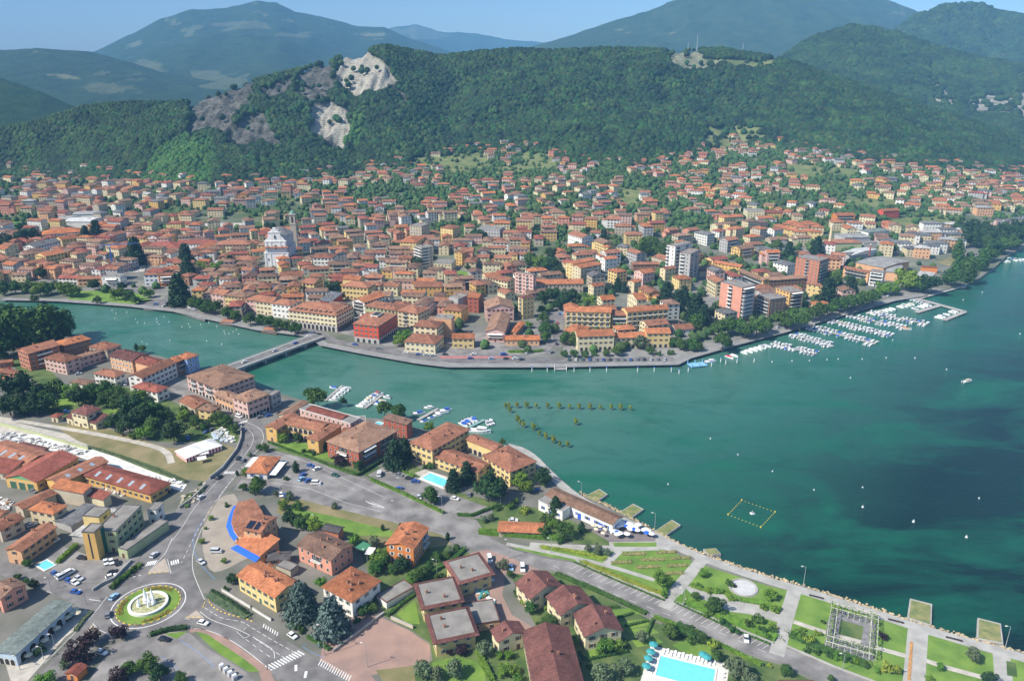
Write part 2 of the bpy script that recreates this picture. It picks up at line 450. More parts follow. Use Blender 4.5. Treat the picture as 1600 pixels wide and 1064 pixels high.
def ridge_range(name,crest,yfront,zfront,m,amp=0.12,nu=260,nv=60,wl=None,fields=(),rocks=(),back=0.5):
 c=np .array([at_y(a,b,Y)for a,b,Y in crest])
 cu=c[:,0]/c[:,1]
 u=np .linspace(cu[0],cu[-1],nu)
 yc,zc=np .interp(u,cu,c[:,1]),np .interp(u,cu,c[:,2])
 yf=yc*0+yfront
 v=np .concatenate([np .linspace(0,1,nv),1+np .linspace(0.05,back,10)])
 V,U=np .meshgrid(v,u,indexing='ij')
 Y=yf[None,:]+(yc-yf)[None,:]*V;X=U*Y
 s=np .clip(V,0,1)
 H=(zc[None,:]-zfront)
 wl=wl or(yc .mean()-yfront)/3.0
 g=(fbm(X/wl+1.7,Y/(wl*1.8)+2.2,5,0.55)-0.5)*2
 Z=zfront+H*(0.55*s+0.45*s*s)+g*H .clip(30)*amp*2.2*np .sin(s*PI)**0.8-np .clip(V-1,0,9)*H*1.2
 Z+=(fbm(X/(wl/9),Y/(wl/9),3)-0.5)*H .clip(40)*0.035
 px,py=to_px(X,Y,Z)
 fl=np .zeros_like(X);rk=np .zeros_like(X)
 jx,jy=(fbm(X/(wl/6),Y/(wl/6),4)-0.5),(fbm(X/(wl/6)+50,Y/(wl/6),4)-0.5)
 for p in fields:fl[in_poly(px+jx*46,py+jy*22,p)]=0.5
 for p in rocks:rk[in_poly(px+jx*26,py+jy*20,p)]=1
 o=link(name,grid_mesh(name,X,Y,Z,[m],{'field':fl,'rock':rk}),kind='structure')
 RANGES[name]=(u,yc,zc,yfront)
 return o,X,Y,Z
near_m=range_mat('near_range',(0.014,0.036,0.012),(0.04,0.075,0.022),(0.12,0.15,0.06),0.72)
far_m=range_mat('far_range',(0.018,0.04,0.016),(0.05,0.08,0.03),(0.16,0.17,0.09),0.64,0.6)
_,h2X,h2Y,h2Z=ridge_range('wooded_hill',[(1150,125,2500),(1190,108,2500),(1222,92,2500),(1260,66,2550),(1300,50,2600),(1330,43,2600),(1370,47,2600),(1400,54,2600),(1450,72,2500),(1520,92,2400),(1600,105,2300),(1750,120,2200),
 (1850,140,2200)],1550,30,near_m,0.10,300,90,rocks=[[(1502,150),(1530,145),(1560,148),(1600,138),(1640,140),(1640,190),(1600,196),(1570,180),(1530,178),(1506,172)],[(1450,100),(1458,98),(1462,125),(1480,140),(1498,170),(1482,
 165),(1458,160),(1448,120)]],wl=330)
_,h3X,h3Y,h3Z=ridge_range('rear_hill',[(1300,100,3600),(1350,80,3600),(1395,52,3600),(1430,27,3600),(1470,13,3600),(1530,8,3600),(1560,13,3600),(1600,22,3500),(1700,30,3500),(1850,50,3500)],2500,60,near_m,0.12,
 fields=[[(1540,12),(1570,8),(1640,14),(1640,26),(1560,22)],[(1520,78),(1548,76),(1548,84),(1522,84)]],wl=420)
ridge_range('left_hill',[(-260,70,2600),(-150,92,2600),(0,122,2550),(60,142,2500),(115,166,2500),(180,192,2450),(260,205,2400)],1700,5,near_m,0.08,wl=380)
ridge_range('middle_hill',[(-260,100,4500),(-150,88,4500),(0,79,4500),(60,76,4500),(140,81,4500),(200,97,4400),(260,115,4300),(340,128,4200),(450,140,4100)],2600,20,far_m,0.10,fields=[[(125,138),(160,128),(220,130),(210,142),
 (150,150)],[(150,108),(168,108),(166,116),(150,116)]])
ridge_range('left_mountain',[(60,112,7400),(150,80,7400),(200,56,7400),(250,31,7400),(300,16,7400),(350,13,7400),(400,2,7400),(430,4,7400),(460,19,7300),(500,26,7300),(560,41,7200),(600,43,7200),(640,60,7200),(700,80,7200),
 (800,110,7200)],3200,20,far_m,0.13,nu=340,nv=90,fields=[[(205,90),(250,88),(258,108),(230,112),(205,100)],[(285,110),(345,108),(356,125),(300,130),(285,122)],[(330,38),(380,34),(425,38),(425,42),(360,46),(330,44)],
 [(430,52),(480,50),(500,60),(460,62)],[(130,130),(220,125),(300,132),(380,118),(390,130),(300,146),(160,150)],[(282,40),(310,42),(312,54),(290,54)],[(255,28),(275,26),(272,36),(260,38)]])
ridge_range('distant_mountain',[(480,80,11500),(560,60,11500),(600,46,11500),(650,38,11500),(690,50,11500),(740,52,11500),(790,62,11500),(840,66,11500),(900,75,11500),(1000,90,11500)],7500,60,far_m,0.12,
 fields=[[(620,45),(680,40),(700,60),(640,66)]])
ridge_range('right_mountain',[(740,95,5600),(800,80,5600),(840,71,5600),(900,53,5600),(960,31,5600),(1010,19,5600),(1040,6,5600),(1080,-8,5600),(1150,-20,5600),(1250,-26,5600),(1350,-12,5600),(1400,5,5600),(1430,18,5600),
 (1480,40,5600),(1600,60,5600),(1800,80,5600)],3000,30,far_m,0.10,nu=340,nv=90,fields=[[(1395,18),(1420,18),(1418,26),(1398,26)],[(1375,0),(1390,0),(1388,8)]])
# valley floor under the ranges, out to the horizon
v_=MB();R_=26000
v_ .face([(-R_,1400,4),(R_,1400,4),(R_,R_,4),(-R_,R_,4)])
v_ .build('valley_floor',far_m,kind='structure')
# ------------------------------------------------------------------ lake
def water_material():
 m=bpy .data .materials .new('lake_water');m .use_nodes=True
 N,L=nodes_of(m);b=N['Principled BSDF']
 b .inputs['Roughness'].default_value=0.12;b .inputs['IOR'].default_value=1.33;b .inputs['Specular IOR Level'].default_value=0.24
 geo=N .new('ShaderNodeNewGeometry')
 mp=N .new('ShaderNodeMapping');mp .inputs['Rotation'].default_value=(0,0,math .radians(28));mp .inputs['Scale'].default_value=(1,1.9,1)
 L .new(geo .outputs['Position'],mp .inputs['Vector'])
 def nz(s,d,r,src=mp .outputs[0],w=0.0):
  n=N .new('ShaderNodeTexNoise');n .inputs['Scale'].default_value=s;n .inputs['Detail'].default_value=d;n .inputs['Roughness'].default_value=r;n .inputs['Distortion'].default_value=w
  L .new(src,n .inputs['Vector']);return n .outputs[0]
 sx=N .new('ShaderNodeSeparateXYZ');L .new(geo .outputs['Position'],sx .inputs[0])
 # sky reflection and haze put into colour: milky far left, dark deep near right
 def mth(op,a,c=None):
  n=N .new('ShaderNodeMath');n .operation=op
  for k,q in enumerate((a,c)):
   if q is None:continue
   if isinstance(q,(int,float)):n .inputs[k].default_value=q
   else:L .new(q,n .inputs[k])
  return n .outputs[0]
 t=mth('ADD',mth('MULTIPLY',sx .outputs[0],0.0030),mth('MULTIPLY',sx .outputs[1],-0.0030))
 t=mth('ADD',t,1.22)
 t=mth('ADD',t,mth('MULTIPLY',mth('SUBTRACT',nz(0.006,3,0.5),0.5),0.18))
 deep=ramp(N,[(0.0,(0.066,0.165,0.125)),(0.4,(0.026,0.118,0.088)),(0.85,(0.001,0.016,0.012))]);L .new(t,deep .inputs[0])
 shoal=ramp(N,[(0.47,(0,0,0)),(0.66,(1,1,1))]);L .new(nz(0.011,5,0.62,w=0.6),shoal .inputs[0])
 mx=N .new('ShaderNodeMix');mx .data_type='RGBA';mx .inputs[7].default_value=(0.006,0.105,0.056,1)
 L .new(mth('MULTIPLY',shoal .outputs[0],0.8),mx .inputs[0]);L .new(deep .outputs[0],mx .inputs[6])
 weed=ramp(N,[(0.5,(1,1,1)),(0.68,(0.62,0.72,0.72))]);L .new(nz(0.03,6,0.7,w=0.8),weed .inputs[0])
 m2=N .new('ShaderNodeMix');m2.data_type='RGBA';m2.blend_type='MULTIPLY';m2.inputs[0].default_value=0.8
 L .new(mx .outputs[2],m2.inputs[6]);L .new(weed .outputs[0],m2.inputs[7])
 L .new(m2.outputs[2],b .inputs['Base Color'])
 b1=N .new('ShaderNodeBump');b1.inputs['Distance'].default_value=0.6;b1.inputs['Strength'].default_value=0.7
 L .new(nz(0.35,4,0.6),b1.inputs['Height'])
 b2=N .new('ShaderNodeBump');b2.inputs['Distance'].default_value=0.9;b2.inputs['Strength'].default_value=0.35
 L .new(nz(0.05,3,0.6),b2.inputs['Height']);L .new(b1.outputs[0],b2.inputs['Normal'])
 L .new(b2.outputs[0],b .inputs['Normal'])
 return m
w_=MB()
w_ .face([(-3000,20,0),(6000,20,0),(6000,3200,0),(-3000,3200,0)])
w_ .build('lake',water_material(),kind='structure')
# ------------------------------------------------------------------ haze
hz=MB();hz .box(-9500,9500,-300,13500,-6,1400,bottom=True)
hm=bpy .data .materials .new('haze');hm .use_nodes=True
N,L=nodes_of(hm);N .remove(N['Principled BSDF'])
pv=N .new('ShaderNodeVolumePrincipled');pv .inputs['Color'].default_value=(0.25,0.58,1.0,1);pv .inputs['Density'].default_value=0.00009;pv .inputs['Anisotropy'].default_value=-0.35
L .new(pv .outputs[0],N['Material Output'].inputs['Volume'])
haze=hz .build('haze',hm,kind='stuff')
# ------------------------------------------------------------------ near bank: ground sheets, roads, paths, lawns
NB=1.6  # level of the near bank above the lake
CROPS={'a':(0,350,3.94),'b':(400,350,3.94),'d':(800,350,3.94),'e':(1200,350,3.94),1:(0,620,4.627),2:(0,840,4.75),3:(280,560,4.434),4:(280,800,4.03),5:(580,580,4.434),6:(580,810,4.1875),7:(840,740,3.284),8:(1200,780,3.7475),
 9:(100,780,8.867)}
def cp(c,*pts):
 """survey sheets: positions noted on enlarged sheets of the photograph"""
 ox,oy,s=CROPS[c]
 r=[(ox+x/s,oy+y/s)for x,y in pts]
 return r[0]if len(r)==1 else r
def nz_(px,py,h=0.0):return at_z(px,py,NB+h)
M_asphalt=mat('asphalt',(0.17,0.162,0.158),0.9,0.24,0.2,bump=0.01,bscale=6,detail=6)
M_asphalt2=mat('old_asphalt',(0.215,0.204,0.196),0.9,0.3,0.14,detail=8)
M_bank=mat('bank_ground',(0.2,0.19,0.17),0.95,scale=0.06,col2=(0.12,0.125,0.1),detail=7)
M_lawn=mat('lawn_grass',(0.17,0.27,0.045),0.95,scale=0.16,col2=(0.10,0.19,0.03),bump=0.08,bscale=3,detail=7)
M_garden=mat('garden_ground',(0.13,0.17,0.055),0.95,scale=0.13,col2=(0.05,0.095,0.025),bump=0.15,bscale=1.2,detail=7)
M_dry=mat('dry_grass',(0.27,0.22,0.12),0.95,scale=0.09,col2=(0.15,0.15,0.06),detail=7)
M_conc=mat('path_concrete',(0.36,0.35,0.325),0.9,0.14,0.25,detail=5)
M_pink=mat('pink_paving',(0.36,0.235,0.19),0.9,scale=0.15,col2=(0.27,0.185,0.155),detail=5)
M_white=mat('road_paint',(0.66,0.66,0.65),0.8,0.12,1.5)
M_blue=mat('blue_paint',(0.14,0.3,0.6),0.8,0.1,1.5)
M_yellow=mat('yellow_kerb',(0.72,0.5,0.08),0.8,0.12,1.0)
M_gravel=mat('pale_gravel',(0.45,0.42,0.37),0.95,0.16,0.3,detail=6)
M_slab=mat('white_stone_yard',(0.66,0.65,0.62),0.9,0.14,0.3,detail=6)
def patch(name,poly,lift,m,side=0.0,h0=None,kind='structure',**kw):
 b=MB()
 p=ccw([nz_(x,y)[:2]for x,y in poly])
 if side:b .prism(p,NB+lift-side,NB+lift)
 else:tess(b,p,NB+lift)
 return b .build(name,m,kind=kind)
def rounded(pts,it=2,closed=True):
 for _ in range(it):
  q=[];n=len(pts)
  for i in range(n if closed else n-1):
   a,b=pts[i],pts[(i+1)%n]
   q+=[(a[0]*.75+b[0]*.25,a[1]*.75+b[1]*.25),(a[0]*.25+b[0]*.75,a[1]*.25+b[1]*.75)]
  if not closed:q=[pts[0]]+q+[pts[-1]]
  pts=q
 return pts
def strip_pts(P,w):
 """left and right edges of a band of width w along world points P"""
 Lf,Rt=[],[]
 for i,p in enumerate(P):
  a,b=P[max(0,i-1)],P[min(len(P)-1,i+1)]
  d=math .hypot(b[0]-a[0],b[1]-a[1])or 1
  nx,ny=-(b[1]-a[1])/d,(b[0]-a[0])/d
  Lf .append((p[0]+nx*w/2,p[1]+ny*w/2));Rt .append((p[0]-nx*w/2,p[1]-ny*w/2))
 return Lf,Rt
def strip(mb,P,w,z,h=0.0,mi=0):
 Lf,Rt=strip_pts(P,w)
 for i in range(len(P)-1):
  if h:mb .prism(ccw([Rt[i],Rt[i+1],Lf[i+1],Lf[i]]),z-h,z,mi)
  else:mb .face([(*Rt[i],z),(*Rt[i+1],z),(*Lf[i+1],z),(*Lf[i],z)],mi)
def path_strip(name,px,w,lift,m,it=2,h=0.0):
 P=[nz_(*q)[:2]for q in(rounded(px,it,False)if it else px)]
 b=MB();strip(b,P,w,NB+lift,h)
 return b .build(name,m,kind='structure')
def resample(P,step):
 out=[P[0]];acc=0.0
 for a,b in zip(P[:-1],P[1:]):
  d=math .hypot(b[0]-a[0],b[1]-a[1]);t=step-acc
  while t<=d:
   out .append((a[0]+(b[0]-a[0])*t/d,a[1]+(b[1]-a[1])*t/d));t+=step
  acc=(acc+d)%step
 return out
NEAR_SHORE=[(-300,600),(-100,560),(0,548),(60,530),(115,522),(140,535),(185,548),(250,556),(310,575),(345,586),(400,603),(440,615),(480,628),(520,641),(570,652),(620,657),(650,668),(700,680),(760,696),
 (800,700),(845,724),(880,757),(905,772),(950,792),(1000,817),(1055,849),(1100,866),(1150,888),(1200,903),(1250,914),(1350,948),(1430,975),(1520,1000),(1600,1018),(1700,1046),(1850,1090),(1850,1180)]
nsh=[nz_(*p)[:2]for p in NEAR_SHORE]
b=MB()
poly=ccw(nsh+[(220,40),(-420,40),(-620,300)])
b .prism(poly,-2.5,NB)
b .build('near_bank',M_bank,kind='structure')
# roads
patch('road',[(330,640),(372,645),(408,655),(414,672),(410,692),(392,716),(365,745),(345,772),(328,800),(310,832),(300,860),(297,890),(312,925),(322,940),(345,952),(397,971),(430,990),(469,1013),(500,1034),(580,1085),
 (500,1140),(470,1100),(419,1046),(380,1018),(345,992),(302,978),(250,1000),(190,992),(150,1010),(110,1052),(70,1100),(0,1110),(60,1055),(110,1003),(135,972),(140,955),(100,935),(60,916),(-20,892),(-20,868),(40,883),(90,903),
 (150,912),(185,900),(215,878),(235,850),(262,812),(285,786),(310,762),(335,738),(358,715),(374,696),(379,680),(370,665),(345,655),(320,645)],0.03,M_asphalt)
patch('road',[(268,585),(300,600),(345,624),(385,643),(395,655),(372,656),(340,644),(300,628),(262,607),(250,592)],0.026,M_asphalt2)
patch('car_park',[(392,728),(412,702),(440,706),(520,728),(575,750),(690,800),(745,812),(760,836),(800,858),(850,872),(898,879),(970,905),(1041,935),(1130,972),(1217,1008),(1310,1040),(1420,1085),(1350,1100),(1220,1033),
 (1114,1006),(1023,966),(940,925),(864,890),(800,876),(735,858),(640,830),(540,800),(470,782),(420,772),(365,765)],0.022,M_asphalt2)
patch('car_park',[(575,742),(600,728),(660,748),(715,775),(770,795),(768,812),(700,806),(640,782)],0.03,M_asphalt2)
patch('car_park',[(178,1006),(240,986),(296,988),(320,1010),(385,1050),(430,1100),(120,1100),(150,1045)],0.034,M_asphalt2)
patch('car_park',[(60,880),(95,852),(140,868),(200,872),(222,868),(190,900),(150,911),(120,908)],0.034,M_asphalt2)
patch('forecourt',rounded([(322,800),(345,775),(372,770),(372,815),(410,845),(412,862),(380,875),(352,890),(330,895),(318,870),(315,830)],1),0.045,mat('forecourt_paving',(0.33,0.29,0.24),0.9,0.1,0.2))
patch('plaza',[(505,1000),(528,980),(560,955),(600,966),(640,985),(672,1008),(672,1032),(620,1045),(580,1055),(600,1080),(560,1075),(500,1030)],0.04,M_pink)
patch('driveway',[(735,864),(760,858),(800,872),(842,890),(830,900),(790,893),(785,930),(800,960),(842,985),(850,1000),(800,990),(770,962),(690,958),(688,925),(705,895)],0.05,M_pink)
# gravel, yards
patch('gravel_yard',[(-20,650),(60,668),(160,690),(280,725),(300,740),(262,745),(180,720),(80,700),(-20,690)],0.012,M_gravel)
patch('stone_yard',[(12,675),(60,680),(110,692),(180,712),(240,733),(292,757),(284,768),(240,752),(170,730),(100,706),(30,700),(-10,694)],0.05,M_slab)
patch('meadow',[(80,662),(150,664),(190,676),(262,700),(300,700),(345,693),(370,700),(345,730),(322,752),(285,748),(240,732),(180,710),(120,688)],0.02,M_dry)
patch('meadow',[(440,772),(500,788),(600,812),(690,835),(706,850),(640,862),(560,842),(480,826),(432,800)],0.03,M_dry)
patch('verge',[(440,790),(520,806),(600,826),(640,840),(560,836),(480,820)],0.045,M_lawn)
# lawns and gardens
patch('garden',[(560,838),(640,850),(700,852),(735,864),(700,892),(688,925),(688,960),(770,965),(842,990),(850,1004),(795,893),(842,892),(864,894),(940,930),(1023,971),(1114,1011),(1220,1038),(1350,1106),(620,1130),(600,1080),
 (660,1045),(676,1030),(672,1004),(640,982),(600,962),(590,930),(570,880)],0.012,M_garden)
patch('garden',[(0,560),(60,560),(90,590),(60,640),(100,655),(140,640),(200,655),(240,690),(300,690),(345,690),(372,692),(374,672),(340,655),(300,640),(250,620),(180,600),(120,610),(60,600)],0.014,M_garden)
patch('lawn',[(150,655),(165,640),(200,640),(215,660),(190,668)],0.03,M_lawn)
patch('lawn',[(85,625),(105,620),(120,632),(95,640)],0.03,M_lawn)
patch('garden',[(420,700),(470,700),(520,716),(560,735),(640,720),(660,735),(720,770),(780,785),(850,795),(870,800),(905,820),(960,850),(930,855),(870,842),(800,835),(760,830),(740,812),(690,798),(575,745),(520,724),(430,
 705)],0.016,M_garden)
patch('lawn',[(430,692),(470,690),(520,706),(545,726),(520,722),(470,708)],0.03,M_lawn)
patch('lawn',cp(7,(240,900),(420,880),(450,920),(250,960)),0.04,M_lawn)
for k,(x,y)in enumerate([(375,700),(420,760),(460,800),(480,850)]):
 patch('lawn',cp(7,(x,y),(x+120,y-15),(x+165,y+15),(x+30,y+40)),0.04,M_lawn)
patch('lawn',cp(7,(690,880),(760,840),(900,890),(960,950),(880,950),(760,920)),0.04,M_lawn)
patch('lawn',cp(6,(165,625),(285,535),(320,690),(240,690)),0.04,M_lawn)
patch('lawn',cp(6,(400,940),(560,900),(690,930),(740,1000),(760,1100),(380,1100)),0.04,M_lawn)
patch('lawn',cp(6,(30,990),(280,960),(290,1070),(80,1070)),0.058,M_dry)
patch('lawn',cp(4,(105,750),(180,770),(300,850),(420,930),(505,1000),(440,1005),(250,890),(150,800)),0.05,M_lawn)
patch('pavement',cp(4,(40,725),(150,735),(300,790),(420,880),(570,985),(600,1064),(520,1064),(500,1000),(300,850),(180,770),(105,750),(80,760)),0.045,M_pink)
patch('lawn',cp(2,(1220,710),(1390,695),(1310,750)),0.05,M_lawn)
patch('pavement',cp(2,(30,900),(250,830),(500,620),(650,520),(720,470),(640,440),(480,430),(330,400),(420,380),(560,430),(600,480),(690,560),(640,620),(480,740),(320,930),(200,1064),(80,1064)),0.02,M_gravel)
patch('garden',cp(1,(700,380),(740,370),(1180,520),(1330,590),(1300,610),(1100,540),(850,440)),0.055,M_garden)
# lakeside park
patch('park_lawn',[(800,856),(860,848),(940,857),(1010,852),(1050,862),(1090,880),(1200,915),(1253,927),(1371,966),(1427,984),(1526,1014),(1600,1034),(1700,1064),(1700,1120),(1420,1083),(1217,1006),(1041,933),(898,877),(850,
 868)],0.03,M_lawn)
path_strip('promenade',[(790,695),(825,705),(860,742),(905,781),(960,806),(1023,836),(1065,858),(1105,875),(1200,907),(1253,922),(1371,959),(1427,978),(1526,1007),(1600,1027),(1700,1060)],4.7,0.05,M_conc)
patch('terrace',cp(7,(600,325),(640,315),(740,385),(700,398),(615,386),(372,380),(365,350),(605,346)),0.056,M_conc)
patch('lawn',cp(7,(385,353),(608,352),(611,374),(395,374)),0.07,M_lawn)
path_strip('path',cp(1,(-60,145),(300,200),(700,268),(1100,350),(1215,400),(1240,480)),3.4,0.06,M_gravel)
patch('pool_deck',cp(5,(300,705),(370,680),(560,740),(520,820),(480,812)),0.05,M_gravel)
path_strip('path',cp(7,(840,445),(730,575),(650,690)),5.0,0.062,M_conc,0)
path_strip('path',cp(8,(155,535),(105,700),(50,910)),5.0,0.062,M_conc,0)
path_strip('path',cp(8,(880,750),(868,900),(850,1120)),6.5,0.062,M_conc,0)
path_strip('path',cp(8,(1365,890),(1385,1120)),5.2,0.062,M_conc,0)
path_strip('path',cp(7,(-40,365),(100,375),(420,385),(620,378)),4.0,0.058,M_conc)
path_strip('path',cp(7,(-160,360),(100,410),(360,470),(600,545)),2.2,0.06,M_conc)
path_strip('path',cp(7,(345,470),(420,395)),3.2,0.07,M_conc,0)
path_strip('path',cp(8,(150,715),(340,780)),2.2,0.058,M_gravel,0)
path_strip('path',cp(8,(400,795),(640,870),(840,925)),2.2,0.058,M_gravel,0)
path_strip('path',cp(8,(900,935),(1050,985),(1400,1080)),2.2,0.058,M_gravel,0)
patch('paved_bay',rounded(cp(7,(748,578),(800,575),(850,585),(900,622),(950,612),(985,650),(1040,655),(1110,655),(1160,690),(1248,725),(1300,740),(1290,775),(1240,765),(1150,735),(1060,715),(1000,710),(950,690),(880,655),
 (800,625)),2),0.07,M_conc)
patch('pergola_floor',cp(8,(345,720),(385,640),(640,710),(620,950),(520,920),(330,850)),0.06,mat('violet_paving',(0.2,0.195,0.2),0.9,0.25,0.5))
patch('garden_bed',cp(8,(425,705),(560,745),(545,830),(410,790)),0.1,M_garden)
patch('garden_bed',cp(8,(1395,945),(1450,955),(1460,1040),(1400,1030)),0.1,M_garden)
path_strip('path',cp(8,(410,800),(545,835)),2.0,0.11,M_gravel,0)
# concrete kerb wall between the parking bays and the park
path_strip('kerb',cp(7,(195,448),(420,545),(655,640)),0.5,0.5,M_conc,0,0.5)
path_strip('kerb',cp(7,(700,655),(960,770),(1210,870)),0.5,0.5,M_conc,0,0.5)
path_strip('kerb',cp(8,(110,860),(400,985),(640,1075)),0.5,0.5,M_conc,0,0.5)
# round stone plaza with a dark basin
def on_bank(px,py):return nz_(px,py)[:2]
c0=on_bank(1161.5,918)
b=MB();b .disc(c0,5.6,NB+0.075,48);b .build('round_plaza',mat('plaza_rim',(0.36,0.35,0.37),0.9,0.1,0.4),kind='structure')
# ------------------------------------------------------------------ road markings
def mark(mb,px,w,lift=0.045,dash=None,closed=False,mi=0):
 P=[nz_(*q)[:2]for q in px]
 P=resample(P,1.0)
 if dash:
  on,off=dash;k=0
  while k<len(P)-1:
   e=min(len(P)-1,k+on)
   strip(mb,[P[k],P[e]],w,NB+lift,0,mi);k+=on+off
 else:strip(mb,P,w,NB+lift,0,mi)
def zebra(mb,a,b_,n,length,along,lift=0.05,w=0.55):
 A,B=np .array(nz_(*a)[:2]),np .array(nz_(*b_)[:2])
 C,D=np .array(nz_(*along[0])[:2]),np .array(nz_(*along[1])[:2]);d=(D-C)/np .linalg .norm(D-C)
 for k in range(n):
  c=A+(B-A)*(k+.5)/n
  strip(mb,[tuple(c-d*length/2),tuple(c+d*length/2)],w,NB+lift)
RC=on_bank(232.0,944.5)
def arc(c,r,a0,a1,n=60):return[(c[0]+r*math .cos(math .radians(a0+(a1-a0)*k/n)),c[1]+r*math .sin(math .radians(a0+(a1-a0)*k/n)))for k in range(n+1)]
mk=MB()
strip(mk,arc(RC,12.9,0,360,90),0.38,NB+0.05)
mark(mk,rounded([(379,708),(360,730),(330,762),(300,797),(283,827),(268,845)],2,False),0.18)
mark(mk,rounded([(405,700),(385,725),(352,762),(330,797),(312,832),(301,862),(300,890),(310,915),(320,938)],2,False),0.2)
mark(mk,rounded([(384,722),(365,745),(340,778),(318,812),(300,845),(283,880)],2,False),0.18,dash=(2,2))
mark(mk,rounded(cp(3,(400,470),(500,500),(520,560),(480,640),(400,720)),2,False),0.18)
mark(mk,rounded(cp(3,(440,430),(560,480),(590,540),(570,590)),2,False),0.2)
mark(mk,rounded(cp(4,(130,625),(200,680),(330,720),(440,770),(540,830),(600,870),(600,925)),2,False),0.2)
mark(mk,cp(4,(420,800),(520,875),(600,930)),0.18,dash=(2,2))
mark(mk,cp(4,(440,770),(560,850),(700,940)),0.18,dash=(2,1))
mark(mk,cp(4,(160,600),(260,665),(400,690),(560,790),(760,900)),0.18,dash=(2,1))
mark(mk,rounded(cp(4,(60,725),(180,740),(320,800),(450,890),(565,985)),2,False),0.22)
mark(mk,cp(4,(360,750),(410,795),(455,770)),0.15);mark(mk,cp(4,(400,745),(425,720)),0.15)
zebra(mk,cp(4,(555,985)),cp(4,(775,880)),12,3.4,cp(4,(560,985),(600,1010)))
zebra(mk,cp(2,(1085,195)),cp(2,(1160,180)),5,3.0,cp(2,(1085,195),(1105,165)))
zebra(mk,cp(2,(1265,190)),cp(2,(1330,172)),4,3.2,cp(2,(1290,195),(1283,160)))
zebra(mk,cp(3,(310,790)),cp(3,(385,792)),6,2.6,cp(3,(310,800),(330,775)))
zebra(mk,cp(3,(405,455)),cp(3,(475,430)),6,2.6,cp(3,(430,455),(440,435)))
zebra(mk,cp(4,(525,710)),cp(4,(625,770)),7,2.0,cp(4,(560,700),(545,760)),w=.4)
zebra(mk,cp(4,(880,940)),cp(4,(1080,1050)),14,2.8,cp(4,(900,930),(880,965)),w=.35)
for p in(((735,960),(735,1005)),((800,1000),(790,1050))):mark(mk,cp(4,*p),0.9)
mark(mk,cp(2,(690,635),(730,680),(820,720)),0.2);mark(mk,cp(2,(985,290),(1080,270)),0.4,dash=(1,1));mark(mk,cp(2,(660,455),(750,470)),0.3);mark(mk,cp(2,(330,930),(520,740),(690,570),(800,430)),0.18)
mark(mk,cp(2,(1370,600),(1425,605)),0.2);mark(mk,cp(2,(1100,260),(1230,110),(1280,0)),0.2);mark(mk,cp(2,(1270,265),(1240,150)),0.2)
for k in range(15):  # parking bays beside the lakeside road
 x,y=205+k*31,470+k*12.4
 mark(mk,cp(7,(x,y),(x-42,y+22)),0.13,0.03)
for k in range(17):
 x,y=720+k*31.5,680+k*12.8
 mark(mk,cp(7,(x,y),(x-38,y+24)),0.13,0.03)
mark(mk,cp(7,(80,470),(400,620),(640,712)),0.13,0.03,dash=(3,4));mark(mk,cp(7,(640,712),(900,800),(1240,945)),0.13,0.03,dash=(3,4))
mark(mk,cp(3,(640,860),(900,900),(1160,1000),(1400,1060)),0.15,0.03);mark(mk,cp(3,(650,640),(900,720),(1180,850),(1419,960)),0.15,0.03)
for k in range(6):mark(mk,cp(3,(1290+k*22,985+k*8),(1330+k*20,1010+k*6)),0.3,0.03)
for k in range(22):mark(mk,cp(3,(900+k*16,745+k*8),(885+k*16,760+k*8)),0.12,0.03)
mark(mk,cp(5,(0,900),(90,940),(0,935)),0.2,0.03)
mk .build('road_marking',M_white,kind='structure')
mk=MB()
mark(mk,rounded(cp(4,(165,30),(95,130),(85,230),(130,330),(230,425)),2,False),0.16)
mark(mk,cp(4,(0,800),(120,880),(230,980)),0.14,0.05);mark(mk,cp(4,(800,825),(776,845),(850,890),(915,915)),0.14,0.05);mark(mk,cp(2,(1200,880),(1330,980)),0.14,0.05)
mk .build('road_marking',M_blue,kind='structure')
# traffic islands and yellow kerb stones round them
for pl in(cp(2,(1095,265),(1180,185),(1225,150),(1262,255)),cp(4,(35,668),(110,618),(160,668)),cp(2,(560,780),(690,640),(780,740),(700,770))):
 patch('traffic_island',pl,0.14,mat('island_paving',(0.4,0.34,0.28),0.9,0.1,0.5),side=0.14)
yk=MB()
for k in range(28):
 a0=k*360/28
 strip(yk,arc(RC,11.1,a0,a0+5.6,2),0.34,NB+0.20,0.17)
yk .build('kerb_stones',M_yellow,kind='stuff')
yk=MB()
for px in(cp(4,(185,545),(200,590),(290,640),(420,668),(480,700)),cp(4,(150,600),(165,560)),cp(2,(1100,268),(1260,250)),cp(4,(45,662),(155,662))):
 P=resample([nz_(*q)[:2]for q in rounded(px,1,False)],1.0)
 for i in range(0,len(P)-1,2):strip(yk,[P[i],P[i+1]],0.3,NB+0.2,0.17)
yk .build('kerb_stones',M_yellow,kind='stuff')
# ------------------------------------------------------------------ town side: promenade, road along the quay, squares
def town_strip(name,pts,w,z,m,h=0.0,off=0.0):
 P=[at_z(x,y,GROUND)[:2]for x,y in pts]
 if off:
  Lf,_=strip_pts(P,2*off);P=Lf
 bb=MB();strip(bb,P,w,z,h);return bb .build(name,m,kind='structure')
quay_line=[p for p in SHORE if-100<=p[0]<=1480]
town_strip('quay_promenade',[(x,y-1)for x,y in quay_line],7,GROUND+0.16,mat('quay_paving',(0.25,0.245,0.235),0.9,0.12,0.2),0.14,3.5)
town_strip('quay_road',[(x,y-1)for x,y in quay_line if 380<=x<=1070],8,GROUND+0.12,M_asphalt,0.1,12.5)
def town_patch(name,poly,lift,m):
 bb=MB();p=ccw([at_z(x,y,GROUND)[:2]for x,y in poly]);bb .prism(p,GROUND-1.5,GROUND+lift);return bb .build(name,m,kind='structure')
